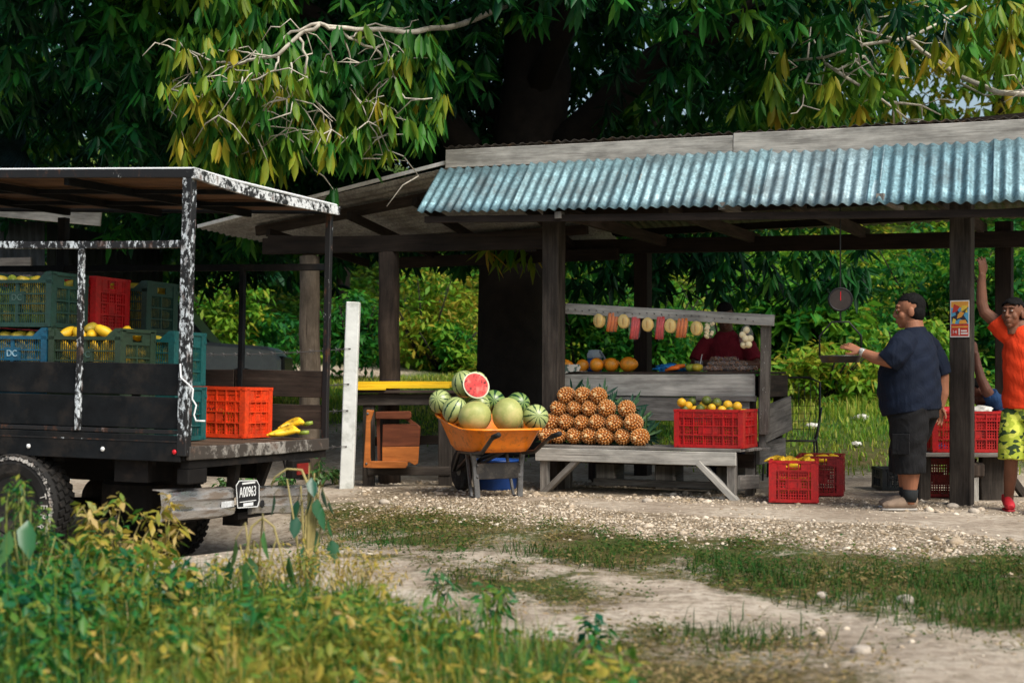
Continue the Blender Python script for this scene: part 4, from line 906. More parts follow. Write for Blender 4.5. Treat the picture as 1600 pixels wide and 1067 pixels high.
for k in range(9): fl.beam((-LB,.125+.206*k,zf-.02),(-.0,.125+.206*k,zf-.02-.003*(k%2)),.20,.03)
part(fl, 'bed_floor', M_floor)
part(MB().beam((.005,0,zf-.045),(.005,W,zf-.045),.03,.085,seg=8,wob=.003), 'rear_sill', M_sill, bevel=.004)
part(MB().box(-LB,-.02,.0,.05,zf-.09,zf-.037), 'side_sill', M_chipl)
part(MB().box(-LB,-.02,W-.05,W,zf-.09,zf-.037), 'side_sill', M_chipl)
# side boards: near side (y=0) and far side
for y_, s_ in ((.0,-1),(W,1)):
    zz = ((.915,1.115),(.705,.905)) if s_ < 0 else ((.90,1.10),(.665,.845))
    for k, (za, zb_) in enumerate(zz):
        cut = [-LB,-1.95,mx,-.03]
        for j in range(3): part(MB().beam((cut[j]+.004,y_+s_*.0,(za+zb_)/2+.004*((j+k)%2)),(cut[j+1]-.004,y_,(za+zb_)/2-.004*(j%2)),.028,zb_-za,seg=4,wob=.003), 'side_board', M_blk if s_ < 0 else M_wbrown, bevel=.004)
part(MB().box(-LB,-.035,-.028,.012,.672,.70), 'trim_rail', M_chipl, bevel=.003)
part(MB().beam((-LB,-.03,.585),(-.03,-.03,.585),.016,.165), 'skirt_panel', M_blk, bevel=.003)
part(MB().beam((-LB,-.036,.628),(-.03,-.036,.628),.010,.008), 'trim_rail', M_chipl)
sk2 = MB()
for x_, m in ((-1.17,M_white),(-.60,M_white),(-.07,M_redref),(-1.75,M_white)):
    b = MB(); b.lathe([(.016,0),(.014,.006),(.004,.010)],10); b.xf(Matrix.Translation((x_,-.039,.565+.0)) @ Matrix.Rotation(R(90),4,'X')); part(b, 'reflector', m, smooth=True)
# frame posts and rails
zr = 2.29
def post(x_, y_, w_, m, z0=zf-.06, z1=zr): part(MB().beam((x_,y_,z0),(x_,y_,z1),w_,w_,up=(0,1,0),seg=6,wob=.002), 'frame_post', m, bevel=.004)
post(-.02,-.01,.066,M_chip); post(-.02,W,.045,M_chipl); post(mx,-.03,.036,M_chip,.68,1.845); post(-1.95,-.03,.036,M_chip,.68,1.845); post(-LB+.03,-.01,.06,M_chip); post(-LB+.03,W,.05,M_chipl)
post(TR.hit(372,500,W).x,W,.042,M_blk,zf,1.88); post(TR.hit(90,400,W).x,W,.07,M_blk,zf,zr)
part(MB().beam((-LB,-.012,1.875+.006*LB),(-.055,-.012,1.862),.04,.046,seg=6,wob=.002), 'rail', M_chip, bevel=.003)
part(MB().beam((-LB,W,1.885),(-.04,W,1.875),.04,.05), 'rail', M_blk, bevel=.003)
part(MB().beam((-LB,.02,1.87),(-LB,W,1.87),.04,.05), 'rail', M_blk)
# roof
up = lambda x_: zr-.028*x_
part(MB().beam((-LB,-.03,up(-LB)+.01),(.03,-.03,up(0)+.01),.035,.055,seg=7,wob=.003), 'roof_rim', M_chipl, bevel=.003)
part(MB().beam((-LB,W+.03,up(-LB)+.01),(.03,W+.03,up(0)+.01),.035,.055), 'roof_rim', M_blk, bevel=.003)
rr = MB()
pr = [Vector((.03,-.045,up(0)+.012)),Vector((.03,.35,up(0)-.008)),Vector((.03,.75,up(0)-.018)),Vector((.03,1.2,up(0)-.012)),Vector((.03,W+.045,up(0)+.008))]
for a, c in zip(pr[:-1],pr[1:]): rr.beam(a, c, .03, .062)
part(rr, 'roof_rim', M_chipw)
part(MB().beam((-LB,.0,up(-LB)),(-LB,W,up(-LB)),.04,.06), 'roof_rim', M_blk)
pl = MB(); nx_ = 10
for k in range(5): pl.beam((-LB,-.0+W*(k+.5)/5,up(-LB)+.018),(.01,W*(k+.5)/5,up(0)+.012),W/5+.0,.014)
part(pl, 'roof_panel', M_ply)
for x_ in (-2.6,-1.75,-.95): part(MB().beam((x_,0,up(x_)-.03),(x_+.25,W,up(x_)-.03),.04,.05), 'roof_bearer', M_blk)
part(MB().beam((-LB,.62,up(-LB)-.02),(-.0,.62,up(0)-.02),.04,.03), 'roof_bearer', M_blk)
part(MB().beam((-LB,1.3,up(-LB)-.02),(-.0,1.3,up(0)-.02),.04,.03), 'roof_bearer', M_blk)
part(MB().tube([(-LB,-.02,up(-LB)+.04),(.02,-.02,up(0)+.043),(.035,.4,up(0)+.03),(.035,W,up(0)+.045)],.010,6), 'roof_edge', M_white)
# string on the post
part(MB().tube([(-.03,-.055,1.115),(-.015,-.07,1.03),(.05,-.075,.985),(.075,-.07,.96),(.07,-.07,.90),(.10,-.07,.86),(.085,-.07,.80),(.10,-.07,.765),(.165,-.07,.765)],.0055,6), 'rope_end', M_white, smooth=True)
# chassis
for y_ in (.55,1.35): part(MB().box(-4.6,-.25,y_-.05,y_+.05,.32,.47), 'chassis_rail', M_chas)
for x_ in (-.3,-1.0,-2.0,-3.0): part(MB().box(x_-.04,x_+.04,.05,W-.05,.47,.52), 'cross_member', M_chas)
part(MB().tube([(-1.28,.1,.17),(-1.28,1.75,.04)],.06,10), 'axle', M_chas); part(MB().ball((-1.28,.93,.16),.16,.13,.16), 'differential', M_chas)
part(MB().box(-.55,-.30,.02,.30,.36,.50), 'step_bracket', M_chas); part(MB().beam((-.08,.72,.52),(-.12,.74,.25),.06,.06,up=(0,1,0)), 'stay', M_chas); part(MB().beam((-.08,1.2,.52),(-.2,1.2,.2),.05,.05,up=(0,1,0)), 'stay', M_chas)
part(MB().box(-.9,-.5,.35,.9,.12,.34), 'fuel_tank', M_chas, bevel=.03)
part(MB().box(-.06,.0,0.02,W-.02,.46,.52), 'rear_beam', M_chas); part(MB().tube([(-.02,1.25,.5),(.0,1.27,.40),(.0,1.33,.37),(.0,1.36,.44),(.0,1.40,.48)],.008,6), 'cable', M_chas)
tl_ = part(MB().box(-.02,.045,1.30,1.56,.33,.46), 'tail_light', M_chas, bevel=.008); part(MB().box(.045,.052,1.35,1.53,.355,.435), 'lens', M_redglass, tl_)
tl_ = part(MB().box(-.09,.0,.02,.24,.36,.46), 'tail_light', M_chas, bevel=.008)
# wheels
def wheel(x_, y_, z_, side, rad=.345):
    b = MB(); pf = [(.19,-.09),(.22,-.108),(.28,-.118),(.325,-.105),(rad,-.085),(rad+.004,-.03),(rad+.004,.03),(rad,.085),(.325,.105),(.28,.118),(.22,.108),(.19,.09)]
    b.lathe(pf, 48); s0_ = len(b.v)
    for k in range(40):
        a = 2*math.pi*k/40
        for s_, zc_ in ((1,.055),(-1,-.055),(1,0)):
            M_ = Matrix.Rotation(a+(.08 if zc_ else 0),4,'Z') @ Matrix.Translation((rad+.004,0,zc_)) @ Matrix.Rotation(R(20)*s_,4,'X')
            n0_ = len(b.v); b.box(-.006,.012,-.018,.018,-.024,.024); b.xf(M_, n0_)
    for k in range(40):
        n0_ = len(b.v); b.box(-.02,.02,-.014,.014,-.006,.006); b.xf(Matrix.Rotation(2*math.pi*k/40+.04,4,'Z') @ Matrix.Translation((rad-.025,0,side*.100)) @ Matrix.Rotation(R(-35)*side,4,'Y'), n0_)
    Mx = Matrix.Translation((x_,y_,z_)) @ Matrix.Rotation(R(90),4,'X')
    b.xf(Mx); t = part(b, 'tyre', M_tyre)
    b = MB(); b.lathe([(.0,side*.04),(.05,side*.07),(.07,side*.05),(.14,side*.03),(.17,side*.07),(.195,side*.095),(.2,side*.0),(.195,-side*.06),(.0,-side*.05)],32); b.xf(Mx); part(b, 'rim', M_rim, t, smooth=True)
    return t, Mx
t_, Mx = wheel(-1.28,.05,.17,1)
for k, c in enumerate('TERR'):
    a = R(16-14*k); M_ = Mx @ Matrix.Rotation(a,4,'Z') @ Matrix.Translation((.262,0,.119)) @ Matrix.Rotation(R(-90),4,'Z')
    text_mesh('lettering', c, .070, M_twhite, t_, M_, .0025, .9)
b = MB()
for k in range(90):
    a = 2*math.pi*k/90; n0_ = len(b.v); b.box(-.012,.014,-.009,.009,-.002,.003); b.xf(Mx @ Matrix.Rotation(a,4,'Z') @ Matrix.Translation((.312+.004*(k%2),0,.1115)) @ Matrix.Rotation(R(26),4,'Y'), n0_)
part(b, 'white_ring', M_tring, t_)
wheel(-1.28,1.70,-.02,-1); wheel(-4.3,.1,.17,1); wheel(-4.3,1.78,.12,-1)
# bumper: two bent halves and the number plate
def bump_seg(y0, y1, za0, zb0, za1, zb1, x_, dent):
    b = MB(); n, prof = 10, [(-.10,1.0),(.0,1.0),(.025,.93),(.035,.66),(.022,.60),(.022,.36),(.035,.30),(.025,.06),(.0,0),(-.08,0),(-.08,.04),(-.01,.06),(.005,.5),(-.01,.95),(-.10,.96)]
    for i in range(n+1):
        u = i/n; y_ = y0+(y1-y0)*u; lo = zb0+(zb1-zb0)*u; hi = za0+(za1-za0)*u; d = dent*math.sin(u*7)+(.05*(1-u)**3 if y0 < .3 else 0)+rnd.uniform(-.004,.004)
        for px_, t2 in prof: b.v.append(Vector((x_+px_-d*(1 if px_ > -.05 else .3), y_, lo+(hi-lo)*t2+rnd.uniform(-.003,.003))))
    m = len(prof)
    for i in range(n):
        for k in range(m): k2 = (k+1)%m; b.face((i*m+k, i*m+k2, (i+1)*m+k2, (i+1)*m+k))
    b.face(range(m-1,-1,-1)); b.face(range(n*m,n*m+m)); return b
bp = part(MB().box(-.2,-.14,.1,1.75,.10,.16), 'bumper', M_chas)
part(bump_seg(-.05,.72,.325,.125,.300,.110,-.10,.010), 'bumper_half', M_chrome, bp, smooth=False)
part(bump_seg(.93,1.92,.290,.10,.245,.035,-.10,.012), 'bumper_half', M_chrome, bp, smooth=False)
part(MB().box(-.16,-.10,.8,1.3,.075,.12), 'bumper_bar', M_chas, bp); part(MB().box(-.28,-.14,.9,1.0,.02,.12), 'tow_bracket', M_chas, bp)
b = MB(); b.lathe([(.028,0),(.028,.006),(.02,.008)],14); b.xf(Matrix.Translation((-.066,1.06,.165)) @ Matrix.Rotation(R(90),4,'Y')); part(b, 'bumper_hole', M_plate, bp)
part(MB().box(-.064,-.061,.52,.68,.175,.215), 'sticker', plain('worn_sticker',(.55,.57,.58),.6,0,.4,30,0,.3,(.2,.17,.14),14), bp)
lp = part(MB().prism([(-.05,.695,.165),(-.05,.96,.155),(-.05,.98,.19),(-.05,.975,.30),(-.05,.94,.335),(-.05,.71,.345),(-.05,.67,.315)], (.006,0,0)), 'number_plate', M_plate)
MP = Matrix.Translation((-.0425,.825,.262)) @ Matrix(((0,0,1,0),(1,0,0,0),(0,1,0,0),(0,0,0,1)))
text_mesh('lettering', 'A00963', .098, M_white, lp, MP, .0012, .72)
part(MB().box(-.0435,-.042,.72,.94,.198,.203), 'plate_line', M_white, lp); part(MB().box(-.0435,-.042,.77,.90,.168,.190), 'plate_badge', M_white, lp); part(MB().box(-.0435,-.042,.75,.92,.318,.330), 'plate_badge', M_white, lp)
ed = [(.695,.165),(.96,.155),(.98,.19),(.975,.30),(.94,.335),(.71,.345),(.67,.315)]; b = MB()
for a, c in zip(ed, ed[1:]+ed[:1]): b.beam((-.0425,*a),(-.0425,*c),.003,.006)
part(b, 'plate_border', M_white, lp)
# cab, beyond the left edge of the picture
M_cab = plain('faded_cab_paint', (.10,.13,.15), .4, .1, .15); M_glass = plain('dark_glass', (.02,.03,.03), .08, 0, .1, 3, 0, .8)
b = MB(); b.prism([(-3.4,.1,.35),(-3.4,.1,1.75),(-4.25,.1,1.78),(-4.75,.1,1.2),(-5.6,.1,1.08),(-5.7,.1,.40)], (0,W-.2,0)); part(b, 'cab', M_cab, bevel=.04)
part(MB().prism([(-3.6,.096,1.2),(-3.6,.096,1.66),(-4.2,.096,1.66),(-4.6,.096,1.2)], (0,-.004,0)), 'side_window', M_glass)
# ---- pickup parked behind
pk = thing('parked_pickup', 'dark parked pickup with a pale bonnet glimpsed behind the truck crates', 'car', (P(300,600,21).x-.3,21,gz1(-4.6,21)-.02), R(4))
b = MB(); b.prism([(-1.9,0,.42),(-1.9,0,1.0),(-.55,0,1.05),(.45,0,1.05),(1.42,0,.98),(1.55,0,.80),(1.55,0,.42)], (0,1.7,0)); b.build('body', plain('pickup_paint',(.30,.33,.34),.35,.2,.1), pk, bevel=.05)
b = MB(); b.prism([(-.75,.1,1.03),(-.6,.1,1.60),(.05,.1,1.62),(.55,.1,1.03)], (0,1.5,0)); b.build('cabin', plain('pickup_black',(.02,.022,.025),.3,.1), pk, bevel=.04)
MB().prism([(-.55,.096,1.08),(-.48,.096,1.54),(-.02,.096,1.55),(.36,.096,1.08)], (0,-.004,0)).build('window', M_glass, pk)
for x_ in (-1.2,1.0):
    b = MB(); b.lathe([(.2,-.1),(.33,-.1),(.35,-.05),(.35,.05),(.33,.1),(.2,.1)],28); b.xf(Matrix.Translation((x_,.05,.33)) @ Matrix.Rotation(R(90),4,'X')); b.build('wheel', M_tyre, pk, True)
MB().box(1.50,1.60,.1,1.6,.55,.85).build('grille', plain('grille_black',(.015,.015,.016),.4), pk, bevel=.02)
MB().box(.42,.50,-.12,.0,1.0,1.12).build('mirror', M_white, pk, bevel=.02)
# ================================================================ crates, fruit and the rest
def plastic(name, c, rough=.42, grime=(.10,.07,.05)):
    t = NT(name); v = t.coord(); n = t.noise(v, 6, 8, .7); col = t.mix(t.ramp(n,[(.46,(0,0,0)),(.72,(.75,.75,.75))]), c, tuple(.45*x+.3*g for x,g in zip(c,grime)))
    col = t.mix(t.ramp(t.noise(v,45,3),[(.35,(.75,.75,.75)),(.6,(1,1,1))]), (0,0,0), col)
    return t.done(col, rough, 0, .4)
CM = dict(red=plastic('red_plastic',(.50,.012,.014)), dred=plastic('dark_red_plastic',(.26,.008,.012)), orange=plastic('orange_red_plastic',(.80,.06,.012)), green=plastic('dark_green_plastic',(.016,.058,.046),.42,(.06,.06,.05)),
 olive=plastic('olive_green_plastic',(.030,.058,.034),.42,(.06,.055,.04)), teal=plastic('teal_plastic',(.010,.095,.095),.42,(.05,.06,.055)), blue=plastic('blue_plastic',(.010,.10,.18),.42,(.05,.06,.06)), black=plastic('black_plastic',(.02,.025,.028)))
_cr = {}
def crate_mesh(style, L, D, Hh):
    key = (style,L,D,Hh)
    if key in _cr: return _cr[key]
    b = MB(); x, y = L/2, D/2; t = .014
    lo = Hh-(.055 if style == 'slat' else 0)
    b.box(-x+.01,x-.01,-y+.01,y-.01,.0,.02)
    for sx in (-1,1):
        for sy in (-1,1):
            b.box(sx*x-(.045 if sx > 0 else 0), sx*x+(0 if sx > 0 else .045), sy*y-(.018 if sy > 0 else 0), sy*y+(0 if sy > 0 else .018), .012, Hh-.012)
            b.box(sx*x-(.018 if sx > 0 else 0), sx*x+(0 if sx > 0 else .018), min(sy*(y-.0185),sy*(y-.06)), max(sy*(y-.0185),sy*(y-.06)), .012, Hh-.012)
    def wall(M_, wlen, top, short):
        n0 = len(b.v); w = wlen/2
        b.box(-w-.004,w+.004,-.012,.012,top-.022,top+.0)            # rim
        b.box(-w-.003,w+.003,-.009,.011,.002,.030)                  # foot band
        if style == 'slat':
            zs = [.09,.155,.22] if not short else [.10,.18]
            for z in zs: b.box(-w+.04,w-.04,-.005,.006,z-.005,z+.005)
            if short:
                b.box(-w+.055,-.055,-.004,.006,top-.105,top-.022); b.box(.055,w-.055,-.004,.006,top-.105,top-.022); b.box(-.055,.055,-.004,.006,top-.105,top-.085); b.box(-.055,.055,-.004,.006,top-.04,top-.022)
            k = -w+.05
            while k < w-.045:
                b.box(k-.0024,k+.0024,.0005,.0065,.03,top-(.10 if short else .02)); k += .0165
            if not short: b.box(-.06,.06,-.003,.007,.155,.235); b.box(-.012,.012,-.004,.007,.03,top-.02)
            else: b.box(-.008,.008,-.004,.007,.03,top-.1)
        else:
            for z in (.11,.19,.265): 
                if z < top-.04: b.box(-w+.02,w-.02,-.011,.006,z-.005,z+.005)
            nv = 7 if not short else 5
            for k in range(1,nv):
                xx = -w+2*w*k/nv; b.box(xx-.005,xx+.005,-.010,.006,.03,top-.02)
            k = -w+.03
            while k < w-.03: b.box(k-.005,k+.005,.0015,.0065,.03,top-(.095 if short else .03)); k += .021
            z = .045
            while z < top-.05: b.box(-w+.02,w-.02,.002,.007,z-.004,z+.004); z += .024
            b.box(-.09 if not short else -.06,.09 if not short else .06,-.004,.0075,.12,.19)
            if short:
                b.box(-w+.05,-.06,-.006,.007,top-.095,top-.02); b.box(.06,w-.05,-.006,.007,top-.095,top-.02); b.box(-.06,.06,-.006,.007,top-.095,top-.075)
            else: b.box(-w+.05,w-.05,-.003,.007,top-.055,top-.022)
        b.xf(M_, n0)
    T = Matrix.Translation; Z = lambda d: Matrix.Rotation(R(d),4,'Z')
    wall(T((0,-y+.012,0)), L, lo, False); wall(T((0,y-.012,0)) @ Z(180), L, lo, False)
    wall(T((x-.012,0,0)) @ Z(90), D, Hh, True); wall(T((-x+.012,0,0)) @ Z(-90), D, Hh, True)
    if style == 'slat':          # the long sides dip between raised ends
        for sy in (-1,1):
            for sx in (-1,1): b.prism([(sx*(x+.003),sy*y-.008*sy,lo-.002),(sx*(x-.12),sy*y-.008*sy,lo-.002),(sx*(x-.05),sy*y-.008*sy,Hh-.001),(sx*(x+.003),sy*y-.008*sy,Hh-.001)], (0,-sy*.008,0))
    o = b.build('crate', CM['red']); _cr[key] = o.data; bpy.data.objects.remove(o); return o_or(key)
def o_or(key): return _cr[key]
_cm2 = {}
def crate(label, style, col, M_, L=.56, D=.40, Hh=.368, group='plastic market crates', dc=None):
    k = (style,L,D,Hh,col)
    if k not in _cm2:
        me = crate_mesh(style,L,D,Hh).copy(); me.name = 'crate'; me.materials.clear(); me.materials.append(CM[col]); _cm2[k] = me
    o = bpy.data.objects.new('plastic_crate', _cm2[k]); C.objects.link(o); o.matrix_world = M_
    tag(o, label, 'crate', group)
    if dc:
        t_ = text_mesh('lettering', 'DC', .06, dc, o, Matrix.Translation((0,-D/2+.0065,.195)) @ Matrix.Rotation(R(90),4,'X'), .0015)
    return o
M_mango = plain('mango_skin', (.42,.32,.03), .45, 0, .5, 12); M_banana = plain('banana_skin', (.80,.50,.02), .45, 0, .15, 14, 0, .4, (.12,.06,.01), 9)
M_bangreen = plain('green_yellow_fruit', (.20,.26,.03), .45, 0, .6, 16); M_yel = plain('ripe_yellow_fruit', (.85,.52,.02), .45, 0, .15, 14)
def bean(name, rx, ry, rz, m):
    b = MB(); b.ball((0,0,0), rx, ry, rz, 12, 8, fn=lambda q: q+Vector((0,0,.18*rz*(q.x/rx)**2))); o = b.build(name, m, None, True); d = o.data; bpy.data.objects.remove(o); return d
ME_mango = bean('mango', .058,.037,.037, M_mango); ME_yel = bean('yellow_fruit', .07,.034,.034, M_yel); ME_grn = bean('green_fruit', .055,.036,.036, M_bangreen)
def put(me, name, label, cat, group, M_):
    o = bpy.data.objects.new(name, me); C.objects.link(o); o.matrix_world = M_; return tag(o, label, cat, group)
def fill(crM, L, D, Hh, meshes, label, cat, group, sides=True, top=True, heap=.0, zt=None):
    zt = zt or Hh-.085
    def rot(): return Euler((rnd.uniform(-.4,.4), rnd.uniform(-.5,.5), rnd.uniform(0,6.28))).to_matrix().to_4x4()
    if sides:
        for z in [.07+.075*k for k in range(int((zt-.05)/.075))]:
            for k in range(6): put(rnd.choice(meshes), 'fruit', label, cat, group, crM @ Matrix.Translation((-L/2+.09+(L-.18)*k/5, -D/2+.065, z+rnd.uniform(-.012,.012))) @ Euler((0,rnd.uniform(.9,1.9),rnd.uniform(-.5,.5))).to_matrix().to_4x4())
            for k in range(3): put(rnd.choice(meshes), 'fruit', label, cat, group, crM @ Matrix.Translation((L/2-.07, -D/2+.13+(D-.2)*k/2, z+rnd.uniform(-.012,.012))) @ Euler((rnd.uniform(.9,1.9),0,rnd.uniform(1,2))).to_matrix().to_4x4())
    if top:
        for i in range(5):
            for j in range(3): put(rnd.choice(meshes), 'fruit', label, cat, group, crM @ Matrix.Translation((-L/2+.09+(L-.18)*i/4, -D/2+.08+(D-.16)*j/2, zt+.02+heap*rnd.random()+rnd.uniform(-.01,.01))) @ rot())
CL, CDp, CH = .56, .40, .368
def tcr(x, y, z, yaw=0): return TM @ Matrix.Translation((x-CL/2, y+CDp/2, z)) @ Matrix.Rotation(R(yaw),4,'Z')
row = [zf+.0, zf+.372, zf+.744]
hx = lambda px, y: TR.hit(px,480,y).x
xA = hx(72,.10); xE = hx(182,.09); xF = hx(266,.52); xB = hx(142,.52); xC = hx(222,.95); xD = xE-.575; xG = hx(66,.95)
M_emb = plain('embossed_letter', (.06,.11,.095), .5); M_dk = plain('dark_ink', (.10,.01,.008), .6); M_pale = plain('pale_print', (.30,.46,.54), .6)
crs = [('dark green slatted crate of green fruit, top of the truck stack nearest the cab','slat','green',xA,.10,row[2],M_emb),
 ('tall looking red crate on top of the truck stack, beside the thin white chipped bar','grid','red',xB,.52,row[2],None),
 ('dark green crate on top of the truck stack, closest to the corner post','slat','green',xC,.95,row[2],None),
 ('red crate half hidden behind the dark green slatted crate on the truck','grid','red',xG,.95,row[2],None),
 ('blue slatted crate with a white emblem, in the middle row of the truck load','slat','blue',xD,.09,row[1],M_pale),
 ('olive green slatted crate heaped with yellow fruit, resting above the black side board','slat','olive',xE,.09,row[1],M_emb),
 ('teal crate in the middle row, behind the chipped corner post of the truck','slat','teal',xF,.52,row[1],None),
 ('teal crate standing on the bed floor at the bottom of the corner stack','slat','teal',xF+.005,.53,row[0],None)]
for l, s_, c_, x_, y_, z_, d_ in crs: crate(l, s_, c_, tcr(x_,y_,z_), dc=d_, group='crates stacked on the truck')
for k, (x_, y_, z_, c_) in enumerate(((xE,.09,row[0],'olive'),(xD,.09,row[0],'blue'),(xB-.12,.52,row[0],'green'),(xB-.13,.52,row[1],'teal'),(xC,.95,row[1],'green'),(xC,.95,row[0],'green'),(xG,.95,row[1],'olive'),(xG,.95,row[0],'olive'))):
    crate('crate of the truck load hidden low behind the plank side and the front row', 'slat', c_, tcr(x_,y_,z_), group='hidden crates under the truck stack')
fill(tcr(xA,.10,row[2]), CL,CDp,CH, [ME_grn,ME_mango], 'green mango inside the dark green slatted crate topping the truck stack', 'mango', 'green mangoes in the top truck crate')
fill(tcr(xE,.09,row[1]), CL,CDp,CH, [ME_yel,ME_mango,ME_yel], 'yellow banana inside the olive green crate above the black side board', 'banana', 'bananas in the olive crate', heap=.06, zt=.285)
fill(tcr(xD,.09,row[1]), CL,CDp,CH, [ME_mango,ME_grn], 'mango inside the blue crate with the white emblem', 'mango', 'mangoes in the blue crate')
fill(tcr(xC,.95,row[2]), CL,CDp,CH, [ME_mango], 'mango inside the dark green crate closest to the truck corner post', 'mango', 'mangoes in the far top crate', heap=.03)
fill(tcr(xF,.52,row[1]), CL,CDp,CH, [ME_mango,ME_grn], 'mango inside the teal crate behind the chipped truck post', 'mango', 'mangoes in the teal crate')
fill(tcr(xB,.52,row[2]), CL,CDp,CH, [ME_yel], 'yellow fruit inside the red crate on the truck stack', 'fruit', 'fruit in the red truck crate', sides=False)
fill(tcr(xG,.95,row[2]), CL,CDp,CH, [ME_yel], 'yellow fruit inside the half hidden red crate on the truck', 'fruit', 'fruit in the half hidden red crate', sides=False)
oc = TR.hit(379,640,1.33); MO = TM @ Matrix.Translation((oc.x-CL/2,1.33+CDp/2,zf+.0))
crate('bright orange red crate standing alone at the open rear of the truck bed', 'grid', 'orange', MO, group='crates stacked on the truck', dc=M_dk)
fill(MO, CL,CDp,CH, [ME_yel], 'yellow fruit glimpsed inside the orange red crate on the truck bed', 'fruit', 'fruit in the orange red crate', top=False, zt=.2)
# banana bunches
def banana_pts(L, bend, n=7): return [Vector((bend*math.sin(math.pi*i/(n-1))-bend*.0, L*i/(n-1), 0)) for i in range(n)]
def bunch(name, label, M_, n=5, L=.17, spread=14, group=None):
    o = thing(name, label, 'bananas', group=group); o.matrix_world = M_
    for k in range(n):
        b = MB(); b.tube(banana_pts(L*rnd.uniform(.9,1.1), .045), [.006,.015,.019,.020,.018,.013,.005], 6); b.xf(Matrix.Rotation(R(spread*(k-(n-1)/2)),4,'Z') @ Matrix.Rotation(R(-70+30*k*.5),4,'Y') @ Matrix.Translation((0,.02,.004*k))); b.build('banana', M_banana, o, True)
    b = MB(); b.tube([(0,-.03,.004),(0,.0,.005),(0,.025,.005)],[.011,.014,.012],6); b.build('stalk', M_bangreen, o, True); return o
q = TR.hit(474,662,1.62)
bunch('banana_bunch', 'ripe banana bunch lying on the truck bed right of the orange red crate', TM @ Matrix.Translation((q.x,1.60,zf+.04)) @ Matrix.Rotation(R(112),4,'Z') @ Matrix.Rotation(R(-8),4,'X') @ Matrix.Scale(1.3,4), 6, .17, 8)
bunch('banana_bunch', 'speckled upper banana bunch leaning on another bunch at the rear of the truck', TM @ Matrix.Translation((q.x,1.66,zf+.105)) @ Matrix.Rotation(R(100),4,'Z') @ Matrix.Rotation(R(-14),4,'X') @ Matrix.Scale(1.25,4), 5, .15, 9)
# ---- crates by the stall
def gcr(px, py, Y, yaw, label, style, col, z=0, L=.56, **k):
    p = P(px,py,Y); M_ = Matrix.Translation((p.x,Y,z)) @ Matrix.Rotation(R(yaw),4,'Z'); crate(label, style, col, M_, L, **k); return M_
Mc = Matrix.Translation(ST.w(*( lambda a,b_: ((a.x+b_.x)/2, -.10, zt+.003))(h(1048,690,-.30),h(1166,690,-.30)))) @ Matrix.Rotation(ST.a,4,'Z')
crate('red crate of green and orange citrus standing on the display bench', 'grid', 'red', Mc, .62, .40, .33)
M1 = gcr(1241,750,12.35,78,'red crate full of yellow bananas on the ground at the bench end','grid','red',.004, Hh=.345)
M2 = gcr(1283,745,13.05,76,'dark red crate half hidden behind the banana crate on the ground','grid','dred',.004, Hh=.345)
M3 = gcr(1507,670,12.5,-4,'red crate with a white bag on the rough bench behind the poster post','grid','red',.405, L=.62, Hh=.345)
M4 = gcr(1466,745,12.85,-4,'dark red crate on the ground below the rough bench, behind the man','grid','dred',.003, Hh=.335)
M5 = gcr(1404,745,13.6,0,'small black crate behind the legs of the man in shorts','grid','black',.003, L=.40, Hh=.2)
M_o = plain('orange_peel',(.75,.26,.02),.5,0,.2,30,.2); M_ol = plain('citrus_yellow',(.75,.42,.02),.5,0,.3,9,.2,.4,(.25,.22,.02),6); M_cg = plain('citrus_green',(.10,.13,.02),.5,0,.6,8,.2,.4,(.40,.26,.03),5)
cit = [(1070,640,0,1),(1081,628,1,1),(1094,639,0,1),(1104,626,1,1),(1112,637,0,0),(1120,629,1,1),(1128,641,0,0),(1086,641,0,0),(1137,633,1,0),(1152,635,.6,0),(1100,633,.5,0),(1115,645,0,1),(1075,634,.6,0),(1065,629,.2,0),(1140,643,0,1)]
words = ['first','second','third','fourth','fifth','sixth','seventh','eighth','ninth','tenth','eleventh','twelfth','thirteenth','fourteenth','fifteenth','sixteenth','seventeenth']
Mci = Mc.inverted()
for k, (px, py, dp, gsh) in enumerate(sorted(cit)):
    yl = -.22+.16*rnd.random()+.05*dp; r = .036+.008*rnd.random(); b = MB(); b.ball((0,0,0), r, r, r*.93, 16, 10)
    o = b.build('citrus', M_cg if gsh else M_ol, None, True); o.location = ST.hw(px,py,yl); o.rotation_euler = (rnd.random()*3,rnd.random()*3,0)
    tag(o, ('dark green' if gsh else 'yellow orange')+' citrus fruit on the bench crate, '+words[k]+' from the pineapples', 'citrus', 'citrus heaped in the red bench crate')
ME_c = bean('citrus_in', .038,.038,.036, M_ol)
fill(Mc, .62,.40,.33, [ME_c], 'orange citrus seen through the grid of the red bench crate', 'citrus', 'citrus inside the red bench crate', zt=.27)
fill(M1, CL,CDp,.345, [ME_yel], 'banana seen through the grid of the red ground crate', 'banana', 'bananas inside the red ground crate', zt=.27)
for k, (px, py, a) in enumerate(((1225,716,20),(1230,724,70),(1262,717,10),(1252,725,120))):
    p = P(px,py+4,12.30+.12*(k%2)); bunch('banana_bunch', ('yellow banana bunch rising from the ground crate, nearest the bench','small banana bunch low at the front of the ground crate','yellow banana bunch rising from the ground crate, farther from the bench','tight banana bunch at the front of the ground crate, right of the small one')[k], Matrix.Translation((p.x,p.y,.315)) @ Matrix.Rotation(R(a),4,'Z'), 4, .16, 10, 'banana bunches in the ground crate')
fill(M2, CL,CDp,.345, [ME_yel], 'fruit deep inside the dark red crate behind the banana crate', 'fruit', 'fruit inside the dark red crate', sides=False, zt=.28)
